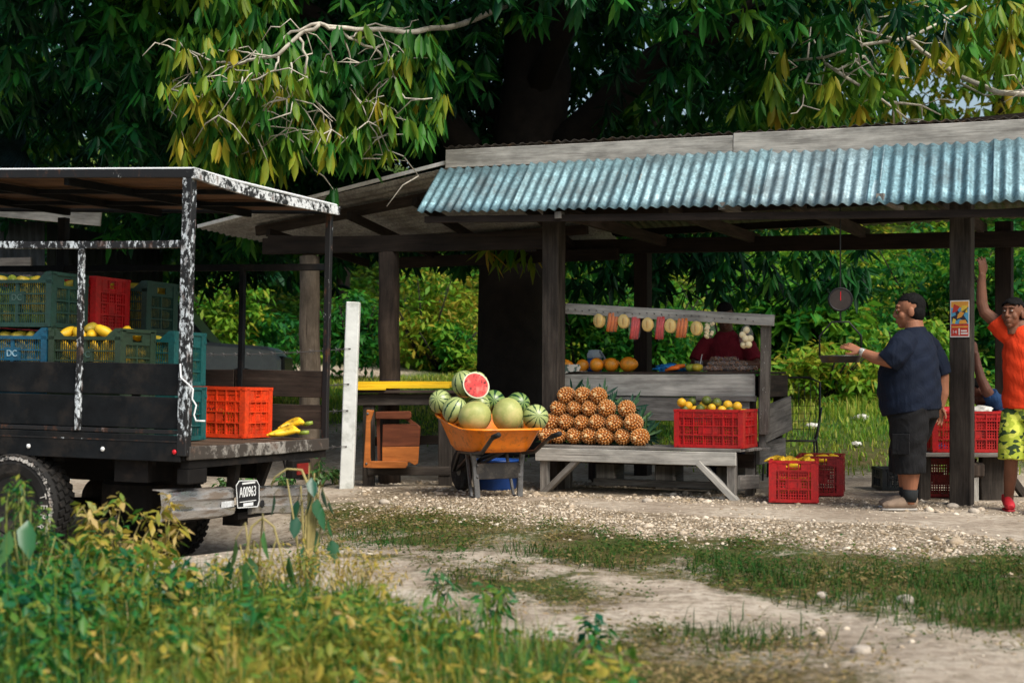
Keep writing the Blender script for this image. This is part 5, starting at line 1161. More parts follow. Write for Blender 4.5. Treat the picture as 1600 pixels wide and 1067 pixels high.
# white bag, blue bags
def bag(name, label, M_, sx, sy, sz, m, seed=0, cat='bag'):
    b = MB(); b.ball((0,0,0), sx, sy, sz, 22, 14, fn=lambda q: q*(1+.28*math.sin(q.x/sx*5+seed)*math.sin(q.y/sy*4+1)*math.sin(q.z/sz*5+2)+.1*math.sin(q.x/sx*11+q.z/sz*9)))
    o = b.build(name, m, None, True); o.matrix_world = M_; return tag(o, label, cat)
M_wbag = plain('white_bag',(.62,.60,.55),.5,0,.15,12,.5); M_bbag = plain('blue_bag',(.012,.10,.36),.4,0,.5,7,.8); M_rbag = plain('red_bag',(.45,.012,.02),.4,0,.3,7,.6)
bag('plastic_bag','crumpled white bag on top of the red crate behind the post', M3 @ Matrix.Translation((.12,-.02,.335)),.10,.12,.055,M_wbag)
bag('plastic_bag','red plastic bag bulging from the crate behind the man', M3 @ Matrix.Translation((-.2,.0,.335)),.11,.12,.05,M_rbag,2)
bag('plastic_bag','blue plastic bag stuffed on the dark red crate behind the man', M4 @ Matrix.Translation((-.03,-.05,.40)),.15,.14,.075,M_bbag,1)
for k, (px, py, Y, l) in enumerate(((1345,693,20.3,'white scrap of litter lying in the grass behind the ground crates'),(1268,687,19.5,'white crumpled litter in the grass close to the wire chair'),(1338,719,17.6,'small white litter on the dirt right of the dark red crate'),(1395,880,8.6,'small white paper scrap among the verge grass'))):
    X = (px-800)/FP*Y; bag('litter', l, Matrix.Translation((X,Y,gz1(X,Y)+.03)), (.11,.08,.06,.02)[k], (.06,.06,.06,.018)[k], (.05,.04,.03,.010)[k], M_wbag, k, 'litter')
# ---- pineapples
M_pbody = plain('pineapple_skin',(.17,.05,.012),.6,0,.4,20,.4); M_peye = plain('pineapple_eye',(.50,.17,.025),.55,0,.35,30); M_ptip = plain('pineapple_bract',(.70,.48,.24),.7,0,.2,30)
M_pcrown = foliage('pineapple_leaf', [(0,(.01,.05,.035)),(.6,(.03,.11,.05)),(1,(.10,.20,.06))], .45, .15)
def pineapple():
    o = thing('pineapple','x','pineapple'); b = MB(); r, l = .072, .105
    b.ball((0,0,0), r*.93, l*.97, r*.93, 20, 14); b.m = 0; N = 110; ga = math.pi*(3-5**.5)
    for k in range(N):
        yy = 1-2*(k+.5)/N; rr = math.sqrt(max(0,1-yy*yy)); a = ga*k; n_ = Vector((rr*math.cos(a), -yy, rr*math.sin(a)))
        c = Vector((n_.x*r, n_.y*l, n_.z*r)); nn = Vector((n_.x/r, n_.y/l, n_.z/r)).normalized(); x = nn.orthogonal().normalized(); x = Matrix.Rotation(a,3,nn) @ x; y = nn.cross(x); s = .0155; i = len(b.v)
        for u, v in ((-1,0),(0,-1),(1,0),(0,1)): b.v.append(c+x*(u*s)+y*(v*s)-nn*.004)
        for u, v in ((-1,0),(0,-1),(1,0),(0,1)): b.v.append(c+x*(u*s*.48)+y*(v*s*.48)+nn*.006)
        d = Vector((0,1,0)); b.v.append(c+nn*rnd.uniform(.008,.013)+x*rnd.uniform(-.010,.010)+y*rnd.uniform(-.010,.010))
        b.m = 1
        for j in range(4): b.face((i+j,i+(j+1)%4,i+4+(j+1)%4,i+4+j))
        b.m = 2
        for j in range(4): b.face((i+4+j,i+4+(j+1)%4,i+8))
        b.m = 0
    b.build('fruit_body', [M_pbody,M_peye,M_ptip], o)
    b2 = MB(); b2.tube([(0,-l*1.12,0),(0,-l*.9,0)],[.012,.02],8); b2.build('stem_end', M_ptip, o)
    az = rng.random(30)*6.28; el = rng.uniform(.30,1.4,30); p = np.zeros((30,3)); V, Q, m = leaf_arrays(p, az, el, .17+.08*rng.random(30), .026, .30, .3)
    V = np.stack([V[:,0], V[:,2]+l*.9, -V[:,1]],1); npmesh('crown', V, Q, M_pcrown, o, np.repeat(rng.random(30), m)); return o
pine = pineapple()
rows_ = [('bottom row',[(855,682),(873,679),(897,678),(921,679),(945,681),(973,679),(999,681)]),('second row',[(862,656),(885,658),(909,658),(934,658),(960,656),(990,659)]),('third row',[(873,637),(898,638),(921,638),(947,636),(978,639)]),('top row',[(885,618),(910,616),(934,618)])]
# seat them by true size: row heights in steps from the bench top
first = True; rz_ = [zt+.075, zt+.075+.124, zt+.075+.248, zt+.075+.366]
for ri, (rn, L_) in enumerate(rows_):
    for k, (px, py) in enumerate(L_):
        yl = -.13+.035*ri; q = h(px,py,yl); loc = ST.w(q.x, yl+.02*rnd.random(), rz_[ri]+.006*rnd.random())
        rot = (R(rnd.uniform(-7,5)), rnd.random()*6.28, ST.a+R(rnd.uniform(-9,9)))
        o = pine if first else dup(pine); first = False
        o.location = loc; o.rotation_mode = 'XYZ'; o.rotation_euler = rot; o.rotation_euler = (Matrix.Rotation(rot[2],3,'Z') @ Matrix.Rotation(rot[0],3,'X') @ Matrix.Rotation(rot[1],3,'Y')).to_euler(); sc = rnd.uniform(.9,1.04); o.scale = (sc,sc,sc)
        tag(o, 'pineapple in the '+rn+' of the bench pile, '+words[k]+' from the wheelbarrow', 'pineapple', 'pineapples piled on the bench')
# ---- counter goods
def on(px, py, yl): return ST.hw(px,py,yl)
M_pap = plain('papaya_skin',(.85,.27,.012),.4,0,.2,6,0,.5,(.42,.25,.03),7)
for px, w_, hh2, yl, l in ((884,.085,.060,.40,'long orange papaya at the left end of the counter'),(911,.064,.060,.40,'small orange papaya, second from the left end of the counter'),(933,.068,.066,.36,'rounded orange papaya in front of the blue jug'),(956,.068,.066,.38,'green tinged papaya in the middle of the counter'),(983,.088,.070,.40,'largest orange papaya, beside the dark shelter post'),(954,.095,.05,.62,'long papaya lying behind the other papayas')):
    b = MB(); b.ball((0,0,0), w_, hh2, hh2, 18, 12, fn=lambda q: Vector((q.x,q.y*(1-.15*q.x/w_),q.z*(1-.15*q.x/w_)))); o = b.build('papaya', M_pap, None, True); q = h(px,560,yl); o.location = ST.w(q.x,yl,zc+hh2-.002+(.03 if yl > .6 else 0)); o.rotation_euler = (0,0,ST.a+R(rnd.uniform(-15,15))); tag(o, l, 'papaya', 'papayas on the counter')
jg = thing('water_jug','small blue cooler jug with a grey lid behind the papayas','jug', ST.w(h(929,540,.66).x,.66,zc)); b = MB(); b.lathe([(.066,0),(.07,.01),(.07,.125),(.066,.13)],24); b.build('body', plain('jug_blue',(.015,.08,.30),.4,0,.1), jg, True); b = MB(); b.lathe([(.072,.13),(.074,.14),(.073,.175),(.062,.19),(.06,.205),(.03,.212),(.001,.212)],24); b.build('lid', plain('jug_grey',(.36,.42,.47),.5,0,.1), jg, True); b = MB(); b.tube([(.05,-.05,.2),(.11,-.05,.10),(.105,-.05,.095)],.012,6); b.build('spout', plain('jug_spout',(.2,.24,.28)), jg)
b = MB()      # newspaper
np_ = [(872,570),(905,569),(907,574),(904,580),(890,581),(884,583),(878,589),(872,584),(869,577)]
pts = [h(a,c,.225) for a, c in np_]; b.prism([(p.x,.225,p.z) for p in pts], (0,.004,0)); b.box(pts[0].x,pts[1].x,.23,.42,zc+.002,zc+.005)
t = NT('newspaper'); n_ = t.noise(t.coord('Object',(1,1,1)),28,4); M_np = t.done(t.ramp(n_,[(.40,(.10,.16,.14)),(.47,(.62,.60,.54)),(.6,(.70,.68,.62)),(.66,(.5,.28,.10))],'CONSTANT'),.8)
o = b.build('newspaper', M_np); o.location = ST.w(0,0); o.rotation_euler = (0,0,ST.a); tag(o,'folded newspaper hanging over the left front edge of the counter','newspaper')
bag('plastic_bag','bright blue patterned plastic bag on the counter under the red fruit slices', Matrix.Translation(ST.w(h(1052,572,.45).x,.45,zc+.03)) @ Matrix.Rotation(ST.a,4,'Z'), .17,.12,.045, plain('blue_pattern',(.02,.20,.50),.35,0,.8,26,.6),3)
M_car = plain('carrot_orange',(.75,.15,.012),.5,0,.15,10)
for k, dxx in enumerate((-.03,.02)):
    b = MB(); b.tube([(-.07,0,0),(0,0,.008),(.07,.0,0)],[.012,.022,.017],8); o = b.build('carrot', M_car, None, True); q = h(1056,572,.32+.03*k); o.location = ST.w(q.x+dxx,.31+.03*k,zc+.022+.016*k); o.rotation_euler=(0,R(-12),ST.a+R(20*k)); tag(o, ('front orange carrot on the counter in front of the blue bag','orange carrot lying behind the front carrot by the blue bag')[k],'carrot','carrots on the counter')
for k, (px, l) in enumerate(((1079,'green mango on the counter right of the blue bag'),(1090,'yellowish mango on the counter beside the green mango'),(1086,'mango lying behind the two front mangoes on the counter'))):
    o = put(ME_mango if k else ME_grn,'mango',l,'mango','mangoes on the counter',Matrix.Translation(ST.w(h(px,573,.33+.08*(k==2)).x,.33+.08*(k==2),zc+.034)) @ Matrix.Rotation(ST.a+k,4,'Z'))
t = NT('clear_film'); t.done((.9,.92,.92),.12,0,.8); tr = t.n('ShaderNodeBsdfTransparent'); mx = t.n('ShaderNodeMixShader'); mx.inputs[0].default_value = .07; t.l(tr.outputs[0],mx.inputs[1]); t.l(t.b.outputs[0],mx.inputs[2]); t.l(mx.outputs[0],t.out.inputs[0]); M_film = t.mat
M_nut = plain('roasted_nut',(.20,.085,.035),.55,0,.5,40,.4); M_pine = plain('pineapple_flesh',(.82,.58,.18),.5,0,.15,30,.3); M_melon = plain('melon_slice_red',(.66,.05,.045),.4,0,.25,25,.3); M_papf = plain('papaya_slice',(.80,.20,.025),.4,0,.15,25,.2); M_palef = plain('pale_fruit',(.78,.66,.40),.5,0,.12,25,.2); M_seed = plain('core',(.55,.33,.08),.6)
def crumple(c, a, b_, c_, sd, n=14, m=10): 
    b = MB(); b.ball(c, a, b_, c_, n, m, fn=lambda q: q*(1+.10*math.sin(q.x*90+sd)*math.sin(q.z*70+sd*2))); return b
k = 0
for ly, cols in enumerate((8,6,4)):
    for j in range(2 if ly < 2 else 1):
        for i in range(cols):
            yl = .34+.17*j+.05*ly; q0_ = h(1102,570,yl).x; q1_ = h(1186,570,yl).x; x_ = q0_+(q1_-q0_)*(i+.5+.5*(ly%2))/(8.6)+.06*(ly == 2)+rnd.uniform(-.012,.012); z_ = zc+.026+.042*ly
            o = thing('nut_bag', 'small clear bag of brown nuts in the '+('bottom','middle','top')[ly]+' layer of the counter pile, '+('front' if j == 0 else 'back')+' row', 'snack bag', ST.w(x_,yl,z_), ST.a+R(rnd.uniform(-30,30)), 'bags of nuts piled on the counter')
            b = MB()
            for s_ in range(12): b.ball((rnd.uniform(-.036,.036),rnd.uniform(-.026,.026),rnd.uniform(-.018,.016)),.013,.011,.010,7,5)
            b.build('nuts', M_nut, o, True); crumple((0,0,0),.052,.038,.029,i+ly).build('film', M_film, o, True)
cupo = thing('plastic_cup','clear plastic cup with a straw beside the pile of nut bags','cup', ST.w(h(1092,560,.6).x,.6,zc)); b = MB(); b.lathe([(.03,0),(.042,.10),(.040,.10),(.028,.004)],18); b.build('cup', M_film, cupo, True); b = MB(); b.tube([(0,0,.01),(.03,0,.16)],.004,6); b.build('straw', M_white, cupo)
# bags hung from the rail
def hang(px, py, kind, l):
    yl = RY-.055; q = h(px,py,yl); railz = t0.lerp(t1,(q.x-t0.x)/(t1.x-t0.x)).z-.062
    o = thing('hanging_fruit_bag', l, 'fruit bag', ST.w(q.x,yl,q.z), ST.a+R(rnd.uniform(-12,12)), 'bags of fruit hanging from the stall rail'); top = railz-q.z
    if kind == 'pine': sx, sz = .054, .068; mats = M_pine
    elif kind == 'strip': sx, sz = .066, .092; mats = M_papf
    elif kind == 'melon': sx, sz = .056, .108; mats = M_melon
    elif kind == 'chunk': sx, sz = .056, .075; mats = M_palef
    else: sx, sz = .062, .098; mats = M_palef
    if kind == 'pine':
        b = MB()
        for s_ in range(3): b.lathe([(.016,-.008),(.050,-.008),(.053,0),(.050,.008),(.016,.008)],18); b.xf(Matrix.Translation((rnd.uniform(-.004,.004),.02*s_-.02,0)) @ Matrix.Rotation(R(90),4,'X') @ Matrix.Scale(1.0,4), len(b.v)-90)
        b.v = [Vector((v.x,v.y,v.z*1.22)) for v in map(Vector,b.v)]; b.build('fruit_slices', mats, o, True); b = MB(); b.ball((0,-.032,0),.010,.004,.034,8,6); b.build('core', M_seed, o, True)
    elif kind in ('strip','melon'):
        for s_ in range(3):
            b = MB(); x_ = (-.034+.034*s_)*(1 if kind == 'strip' else .72); b.tube([(x_+.012,.004*s_,sz*.9),(x_+.004,0,0),(x_-.012,.004*s_,-sz*.95)],[(.013,.016),(.017,.018),(.014,.016)],8); b.build('fruit_strip', mats, o, True)
    elif kind == 'chunk':
        b = MB()
        for s_ in range(9): n0_ = len(b.v); b.box(-.02,.02,-.014,.014,-.014,.014); b.xf(Matrix.Translation((rnd.uniform(-.03,.03),rnd.uniform(-.015,.015),-.06+.014*s_)) @ Euler((rnd.random()*3,rnd.random()*3,rnd.random()*3)).to_matrix().to_4x4(), n0_)
        b.build('fruit_chunks', mats, o, bevel=.004)
    else:
        for (x_,z_) in ((-.026,-.072),(.026,-.07),(0,-.02),(-.032,.016),(.032,-.016),(.0,.058)): b = MB(); b.ball((x_,rnd.uniform(-.012,.012),z_),.031,.030,.031,14,10); b.build('peeled_fruit', mats, o, True)
    b = MB(); b.ball((0,0,0), sx*1.08, .042, sz*1.08, 18, 12, fn=lambda q: q*(1+.06*math.sin(q.x*110)*math.sin(q.z*80))); b.tube([(0,0,sz*.98),(.004,0,sz*1.1),(0,-.0,max(top,sz*1.25))],[(.022,.02),(.008,.008),(.02,.01)],10); b.build('film', M_film, o, True)
hb = [(936,501,'pine'),(957,503,'strip'),(975,502,'pine'),(992,512,'melon'),(1012,507,'pine'),(1031,512,'melon'),(1048,509,'pine'),(1065,512,'strip'),(1089,513,'pine'),(1108,515,'chunk'),(1166,526,'balls')]
hl = ['bag of round pineapple slices hanging first on the left of the rail','bag of orange papaya strips hanging first after the left pineapple bag','bag of pineapple slices between orange strips and long red melon','long bag of red watermelon strips hanging lowest on the rail','bag of pineapple slices between the two red watermelon bags','shorter bag of red watermelon strips, right of centre on the rail','bag of pineapple slices just left of the second orange strip bag','second bag of orange papaya strips, in front of the stall keeper','last bag of pineapple slices, beside the bag of pale chunks','bag of pale fruit chunks in front of the stall keeper','bag of pale peeled round fruit hanging alone by the right upright']
for (px, py, kd), l in zip(hb, hl): hang(px, py, kd, l)
# ---- wheelbarrow
M_tray = plain('orange_tray',(.90,.23,.006),.38,0,.10,5,0,.5,(.42,.12,.02),13); M_tube = plain('black_tube',(.022,.021,.021),.45,.2,.4,9,.2,.5,(.10,.085,.07),5); M_galv = plain('scuffed_steel',(.12,.12,.12),.5,.6,.5,14,.3)
wb = thing('wheelbarrow','orange wheelbarrow with black frame piled with watermelons in front of the bench','wheelbarrow', (P(778,777,12.67).x,12.67,0), R(25))
N = 36
def rring(cx, cy, hx_, hy_, zf_, ex=5.0):
    L = []
    for k in range(N):
        a = 2*math.pi*k/N; c, s = math.cos(a), math.sin(a); r = (abs(c)**ex+abs(s)**ex)**(-1/ex); x_, y_ = cx+hx_*c*r, cy+hy_*s*r; L.append(Vector((x_,y_,zf_(x_,y_))))
    return L
rimz = lambda x_, y_: .595+.145*max(0,min(1,(y_+.08)/.80))**1.35
rings = [rring(0,.14,.20,.25,lambda x_,y_: .40),rring(0,.15,.245,.29,lambda x_,y_: .405),rring(0,.16,.275,.33,lambda x_,y_: .45),rring(0,.20,.335,.455,lambda x_,y_: .45+.9*(rimz(x_,y_)-.45)),rring(0,.21,.345,.48,rimz),rring(0,.21,.362,.497,lambda x_,y_: rimz(x_,y_)+.006),rring(0,.21,.368,.503,lambda x_,y_: rimz(x_,y_)-.012),rring(0,.21,.352,.487,lambda x_,y_: rimz(x_,y_)-.014),
 rring(0,.20,.34,.46,lambda x_,y_: .444+.9*(rimz(x_,y_)-.45)),rring(0,.16,.28,.335,lambda x_,y_: .442),rring(0,.15,.25,.295,lambda x_,y_: .397),rring(0,.14,.2,.25,lambda x_,y_: .392)]
b = MB()
for rg in rings: b.v += rg
for i in range(len(rings)-1):
    for k in range(N): b.face((i*N+k,i*N+(k+1)%N,(i+1)*N+(k+1)%N,(i+1)*N+k))
b.face(range(N-1,-1,-1)); b.face([(len(rings)-1)*N+k for k in range(N)]); b.build('tray', M_tray, wb, True)
for s_ in (-1,1):
    b = MB(); b.tube([(s_*.07,.80,.20),(s_*.12,.62,.30),(s_*.21,.35,.385),(s_*.235,-.05,.385),(s_*.245,-.22,.40),(s_*.265,-.45,.52),(s_*.275,-.55,.555)],.018,10); hd = b.build('handle', M_tube, wb, True)
    b = MB(); b.tube([(s_*.272,-.50,.54),(s_*.279,-.63,.565)],.022,10); b.build('grip', plain('rubber_grip',(.012,.012,.012),.8), hd, True)
    b = MB(); b.beam((s_*.235,.0,.385),(s_*.215,.0,.26),.045,.02,up=(0,1,0)); b.beam((s_*.215,.0,.27),(s_*.20,-.02,.005),.05,.022,up=(0,1,0)); b.beam((s_*.20,-.03,.006),(s_*.20,.10,.008),.045,.012); b.beam((s_*.20,.11,.0),(s_*.19,.24,.375),.025,.02,up=(0,1,0)); b.build('leg', M_galv, wb, bevel=.003)
    b = MB(); b.beam((s_*.06,.75,.20),(s_*.15,.20,.38),.03,.02); b.build('wheel_strut', M_tube, wb)
b = MB(); b.box(-.21,.21,-.016,-.004,.16,.30); b.build('brace_plate', M_tube, wb, bevel=.004)
for x_ in (-.2,.2):
    for z_ in (.18,.28): b = MB(); b.ball((x_,-.022,z_),.010,.006,.010,8,6); b.build('bolt', M_galv, wb, True)
b = MB(); b.lathe([(.105,-.03),(.165,-.036),(.185,-.024),(.19,0),(.185,.024),(.165,.036),(.105,.03)],32); b.xf(Matrix.Translation((0,.80,.19)) @ Matrix.Rotation(R(90),4,'Y')); wt = b.build('wheel', M_tyre, wb, True)
b = MB(); b.lathe([(.02,-.04),(.05,-.03),(.108,-.026),(.108,.026),(.05,.03),(.02,.04)],24); b.xf(Matrix.Translation((0,.80,.19)) @ Matrix.Rotation(R(90),4,'Y')); b.build('rim', M_galv, wt, True); b = MB(); b.tube([(-.09,.8,.19),(.09,.8,.19)],.01,8); b.build('axle', M_galv, wt)
# watermelons
def melon_mat(name, dark, light, n_, thr=.5, wob=.06):
    t = NT(name); c = t.n('ShaderNodeTexCoord'); s = t.n('ShaderNodeSeparateXYZ'); t.l(c.outputs['Object'], s.inputs[0])
    ns = t.noise(c.outputs['Object'], 16, 5, .7); a = t.math('ARCTAN2', s.outputs[1], s.outputs[0]); a = t.math('ADD', t.math('MULTIPLY', a, n_), t.math('MULTIPLY', t.math('SUBTRACT', ns, .5), wob*60))
    w_ = t.math('ADD', t.math('MULTIPLY', t.math('SINE', a), .5), t.math('MULTIPLY', t.noise(c.outputs['Object'], 40, 3), .5)); f = t.ramp(w_, [(thr,(0,0,0)),(thr+.10,(1,1,1))])
    lt_ = t.mix(t.ramp(t.noise(c.outputs['Object'],9,4),[(.35,(0,0,0)),(.7,(1,1,1))]), light, tuple(x*1.25 for x in light)); return t.done(t.mix(f, lt_, dark), .32, 0, .5)
M_wms = melon_mat('striped_melon',(.012,.05,.02),(.33,.39,.15),10,.56,.07); M_wmd = melon_mat('dark_striped_melon',(.01,.045,.018),(.16,.25,.07),8,.38)
M_wmp = plain('plain_melon',(.34,.37,.12),.5,0,.3,4,.15,.3,(.52,.46,.20),4)
def melon(px, py, Y, r, el, m, rot, l):
    b = MB(); b.ball((0,0,0), r, r, r*el, 28, 18); b.build
    o = b.build('watermelon', m, None, True); o.location = P(px,py,Y); o.rotation_euler = [R(a) for a in rot]; return tag(o, l, 'watermelon', 'watermelons in the wheelbarrow')
melon(689,628,13.02,.107,1.05,M_wms,(70,10,-20),'striped watermelon at the far left of the wheelbarrow')
melon(711,641,12.80,.112,1.06,M_wms,(15,25,0),'striped watermelon left of the two plain ones, in front')
melon(726,600,12.98,.115,1.05,M_wms,(12,-20,0),'striped watermelon propping up the cut half')
melon(748,633,12.98,.10,1.05,M_wms,(15,80,0),'pale striped watermelon under the cut half')
melon(771,628,13.05,.108,1.05,M_wmd,(80,20,0),'dark striped watermelon right of the cut half')
melon(742,651,12.62,.134,1.08,M_wmp,(20,70,10),'plain pale green watermelon in front, left of its plain twin')
melon(793,648,12.60,.132,1.12,M_wmp,(10,8,0),'plain yellow green watermelon in front, nearer the pineapples')
melon(809,632,12.90,.108,1.05,M_wmd,(60,60,0),'small striped watermelon behind the right plain one')
melon(837,652,12.66,.112,1.06,M_wms,(78,-25,15),'pale striped watermelon at the right end of the wheelbarrow')
melon(728,655,12.9,.10,1.05,M_wms,(70,10,0),'striped watermelon buried under the front plain ones'); melon(800,664,12.85,.10,1.05,M_wms,(20,40,0),'striped watermelon buried below the small striped one')
cm = thing('cut_watermelon','cut half watermelon showing red flesh on top of the wheelbarrow pile','watermelon', P(744,602,12.78))
D_ = Vector((.10,-1,.16)).normalized(); Rq = D_.to_track_quat('Z','Y').to_matrix().to_4x4(); cm.rotation_euler = Rq.to_euler()
b = MB(); n_ = 32
prof = [(.001,-.095),(.05,-.085),(.09,-.05),(.108,-.0),(.109,.004)]; b.lathe(prof, n_); b.v = [Vector((v.x,v.y*1.12,v.z)) for v in b.v]; b.build('rind', M_wms, cm, True)
t = NT('red_flesh'); v = t.coord(); M_flesh = t.done(t.mix(t.ramp(t.noise(v,60,3),[(.36,(1,1,1)),(.42,(0,0,0))]), t.ramp(t.noise(v,14,6),[(.3,(.50,.03,.03)),(.55,(.70,.07,.06)),(.75,(.80,.30,.24))]), (.10,.01,.01)), .3, 0, .5)
b = MB(); b.disc((0,0,.0065),.109,(0,0,1),n_,.122); b.build('rind_edge', plain('pale_rind',(.66,.68,.50),.4,0,.1), cm); b = MB(); b.disc((0,0,.0095),.097,(0,0,1),n_,.110); b.build('flesh', M_flesh, cm)
# blue tub under the barrow
b = MB(); b.lathe([(.17,0),(.19,.02),(.215,.26),(.225,.265),(.225,.28),(.205,.28),(.18,.03),(.001,.03)],32); o = b.build('tub', plain('blue_tub',(.012,.06,.26),.4,0,.2), None, True); o.location = (P(775,740,13.55).x,13.55,0); tag(o,'blue plastic tub in the shadow behind the wheelbarrow','tub')
# ---- wire chair behind the counter end
wc = thing('wire_chair','black wire garden chair standing behind the right end of the fruit counter','chair', (P(1236,700,14.9).x,14.9,gz1(2.8,14.9)), R(-15)); b = MB(); wl = []
for s_ in range(9):
    u = -.22+.44*s_/8; b.tube([(u,-.22,.40),(u,.15,.42),(u*1.05,.23,.62),(u*1.08,.27,.98)],.0035,5)
for z_ in (.5,.58,.66,.74,.82,.9): b.tube([(-.24,.20+.07*(z_-.5)/.5,z_),(.24,.20+.07*(z_-.5)/.5,z_)],.003,5)
b.build('seat_mesh', M_tube, wc)
b = MB(); b.tube([(-.25,-.25,.40),(-.25,.16,.42),(-.27,.24,.62),(-.27,.28,.98),(-.15,.30,1.03),(.15,.30,1.03),(.27,.28,.98),(.27,.24,.62),(.25,.16,.42),(.25,-.25,.40),(-.25,-.25,.40)],.011,8); b.build('frame', M_tube, wc, True)
for s_ in (-1,1):
    b = MB(); b.tube([(s_*.24,-.22,.40),(s_*.26,-.26,0)],.011,8); b.build('leg', M_tube, wc); b = MB(); b.tube([(s_*.24,.16,.42),(s_*.26,.28,0)],.011,8); b.build('leg', M_tube, wc)
    b = MB(); b.tube([(s_*.27,.25,.68),(s_*.30,.05,.72),(s_*.30,-.15,.66),(s_*.28,-.24,.52),(s_*.25,-.22,.42)],.010,8); b.build('armrest', M_tube, wc, True)
# ---- hanging scale
sY = 12.15; sp_ = P(1313,468,sY); sc_ = thing('hanging_scale','black hanging dial scale with a shallow pan between the stall and the man','scale', sp_, R(-8))
M_sc = plain('scale_black',(.014,.014,.015),.4,.2,.3); M_face = plain('scale_face',(.035,.025,.022),.35,0,.3)
b = MB(); b.lathe([(.001,-.04),(.085,-.04),(.098,-.03),(.102,0),(.100,.03),(.088,.035),(.086,.028)],32); b.xf(Matrix.Rotation(R(90),4,'X')); b.build('dial', M_sc, sc_, True)
b = MB(); b.disc((0,-.029,0),.087,(0,-1,0),32); b.build('dial_face', M_face, sc_); b = MB(); b.box(-.003,.003,-.033,-.031,-.01,.065); b.build('needle', M_redref, sc_)
b = MB(); b.tube([(0,0,.10),(0,0,2.52-sp_.z)],.006,6); b.tube([(0,0,-.10),(0,0,-.185)],.007,6); b.build('hook', M_sc, sc_)
pz = P(1313,556,sY).z-sp_.z; hw_ = .168
b = MB(); b.tube([(-hw_,0,pz),(-hw_,0,-.30),(-.07,0,-.185),(.07,0,-.185),(hw_,0,-.30),(hw_,0,pz)],.008,6); b.build('hanger', M_sc, sc_, True)
b = MB(); b.lathe([(.001,pz-.055),(.15,pz-.055),(.172,pz-.006),(.178,pz-.004),(.178,pz+.003),(.168,pz),(.148,pz-.047),(.001,pz-.047)],36); b.build('pan', plain('pan_steel',(.10,.10,.10),.35,.6,.3), sc_, True)
# ---- rough bench at the right
rb = thing('rough_bench','rough plank bench on stubby legs behind the poster post','bench', (P(1507,700,12.5).x,12.5,0), R(-4))
MB().beam((-.45,0,.385),(.42,0,.385),.42,.035,seg=3,wob=.004).build('plank', M_wgrey, rb, bevel=.005)
for x_, m, w_ in ((.22,M_wpost,.20),(-.35,M_wpost,.10)): MB().beam((x_,-.02,-.05),(x_,-.02,.366),w_,.12,up=(0,1,0),seg=2,wob=.006).build('leg', m, rb, bevel=.008)
MB().beam((.04,-.15,-.05),(.04,-.15,.20),.075,.05,up=(0,1,0)).build('prop', M_wgrey2, rb, bevel=.004); MB().beam((.06,-.19,.26),(-.02,.3,.27),.14,.13,seg=3,wob=.01).build('log_block', M_wbrown, rb, bevel=.02)
MB().beam((.36,.25,.30),(.62,.30,-.05),.06,.12,up=(0,1,0)).build('brace', M_wpost, rb, bevel=.005)
# pale stones by the posts
for k, (px, py, s_, l) in enumerate(((1488,790,.05,'pale stone at the foot of the poster post'),(1522,797,.045,'pale stone right of the poster post'),(1012,780,.045,'whitish stone under the front of the display bench'),(600,778,.05,'flat pale stone below the hung wooden chair'),(1415,935,.045,'half buried rock in the verge grass'),(1285,925,.035,'pale rock on the dirt among the verge grass'),(1345,1017,.04,'grey stone on the bare track'))):
    X, Y = G(px,py+3); ico = bmesh.new(); bmesh.ops.create_icosphere(ico, subdivisions=3, radius=s_)
    for v in ico.verts:
        d_ = fbm(np.array([v.co.x*14+k*3+9.]),np.array([v.co.y*14+v.co.z*11]))[0]; v.co *= .75+.5*d_; v.co.z *= .6
    me = bpy.data.meshes.new('stone'); ico.to_mesh(me); ico.free(); me.materials.append(plain('rock',(.38,.33,.27),.9,0,.2,20,.5) if k == 0 else bpy.data.materials['rock']); o = bpy.data.objects.new('stone', me); C.objects.link(o); o.location = (X,Y,gz1(X,Y)+s_*.2); tag(o, l, 'stone', 'loose pale stones')
# ================================================================ people
def skin(name, c):
    t = NT(name); v = t.coord(); n = t.noise(v, 9, 5, .6); col = t.ramp(n, [(.35,tuple(x*.82 for x in c)),(.7,tuple(min(1,x*1.12) for x in c))])
    m = t.done(col, .6, 0, .3); t.bump(t.noise(v, 140, 2), .15, .002); t.b.inputs['Subsurface Weight'].default_value = .08; t.b.inputs['Subsurface Radius'].default_value = (.02,.008,.004); return m
def cloth(name, c, c2=None, scale=60):
    t = NT(name); v = t.coord(); n = t.noise(v, 5, 5, .6, .4); col = t.ramp(n, [(.35,tuple(x*.75 for x in c)),(.7,tuple(min(1,x*1.15) for x in c))])
    t.bump(t.math('ADD', t.math('MULTIPLY', t.noise(t.coord('Object',(1,1,.45)), 7, 4, .55, .9), 1.0), t.math('MULTIPLY', t.noise(v,160,2), .05)), .75, .035); return t.done(col, .85, 0, .2)
def fused(mb, name, mat, parent, voxel, smooth=3, fn=None):
    o = mb.build(name, mat, None, True); m = o.modifiers.new('r','REMESH'); m.mode = 'VOXEL'; m.voxel_size = voxel; m.use_smooth_shade = True
    s = o.modifiers.new('s','SMOOTH'); s.iterations = smooth; s.factor = .5
    dg = bpy.context.evaluated_depsgraph_get(); dg.update(); me = bpy.data.meshes.new_from_object(o.evaluated_get(dg)); me.name = name; bpy.data.objects.remove(o)
    if fn:
        for v in me.vertices: v.co = fn(v.co)
    me.materials.clear(); me.materials.append(mat); me.polygons.foreach_set('use_smooth', [True]*len(me.polygons))
    q = bpy.data.objects.new(name, me); C.objects.link(q); q.parent = parent; return q
M_eye = plain('eye_white',(.62,.58,.54),.3,0,.05); M_iris = plain('iris_dark',(.02,.012,.01),.25,0,.1); M_hair = plain('black_hair',(.006,.0055,.0055),.75,0,.5,60,.9,.12)
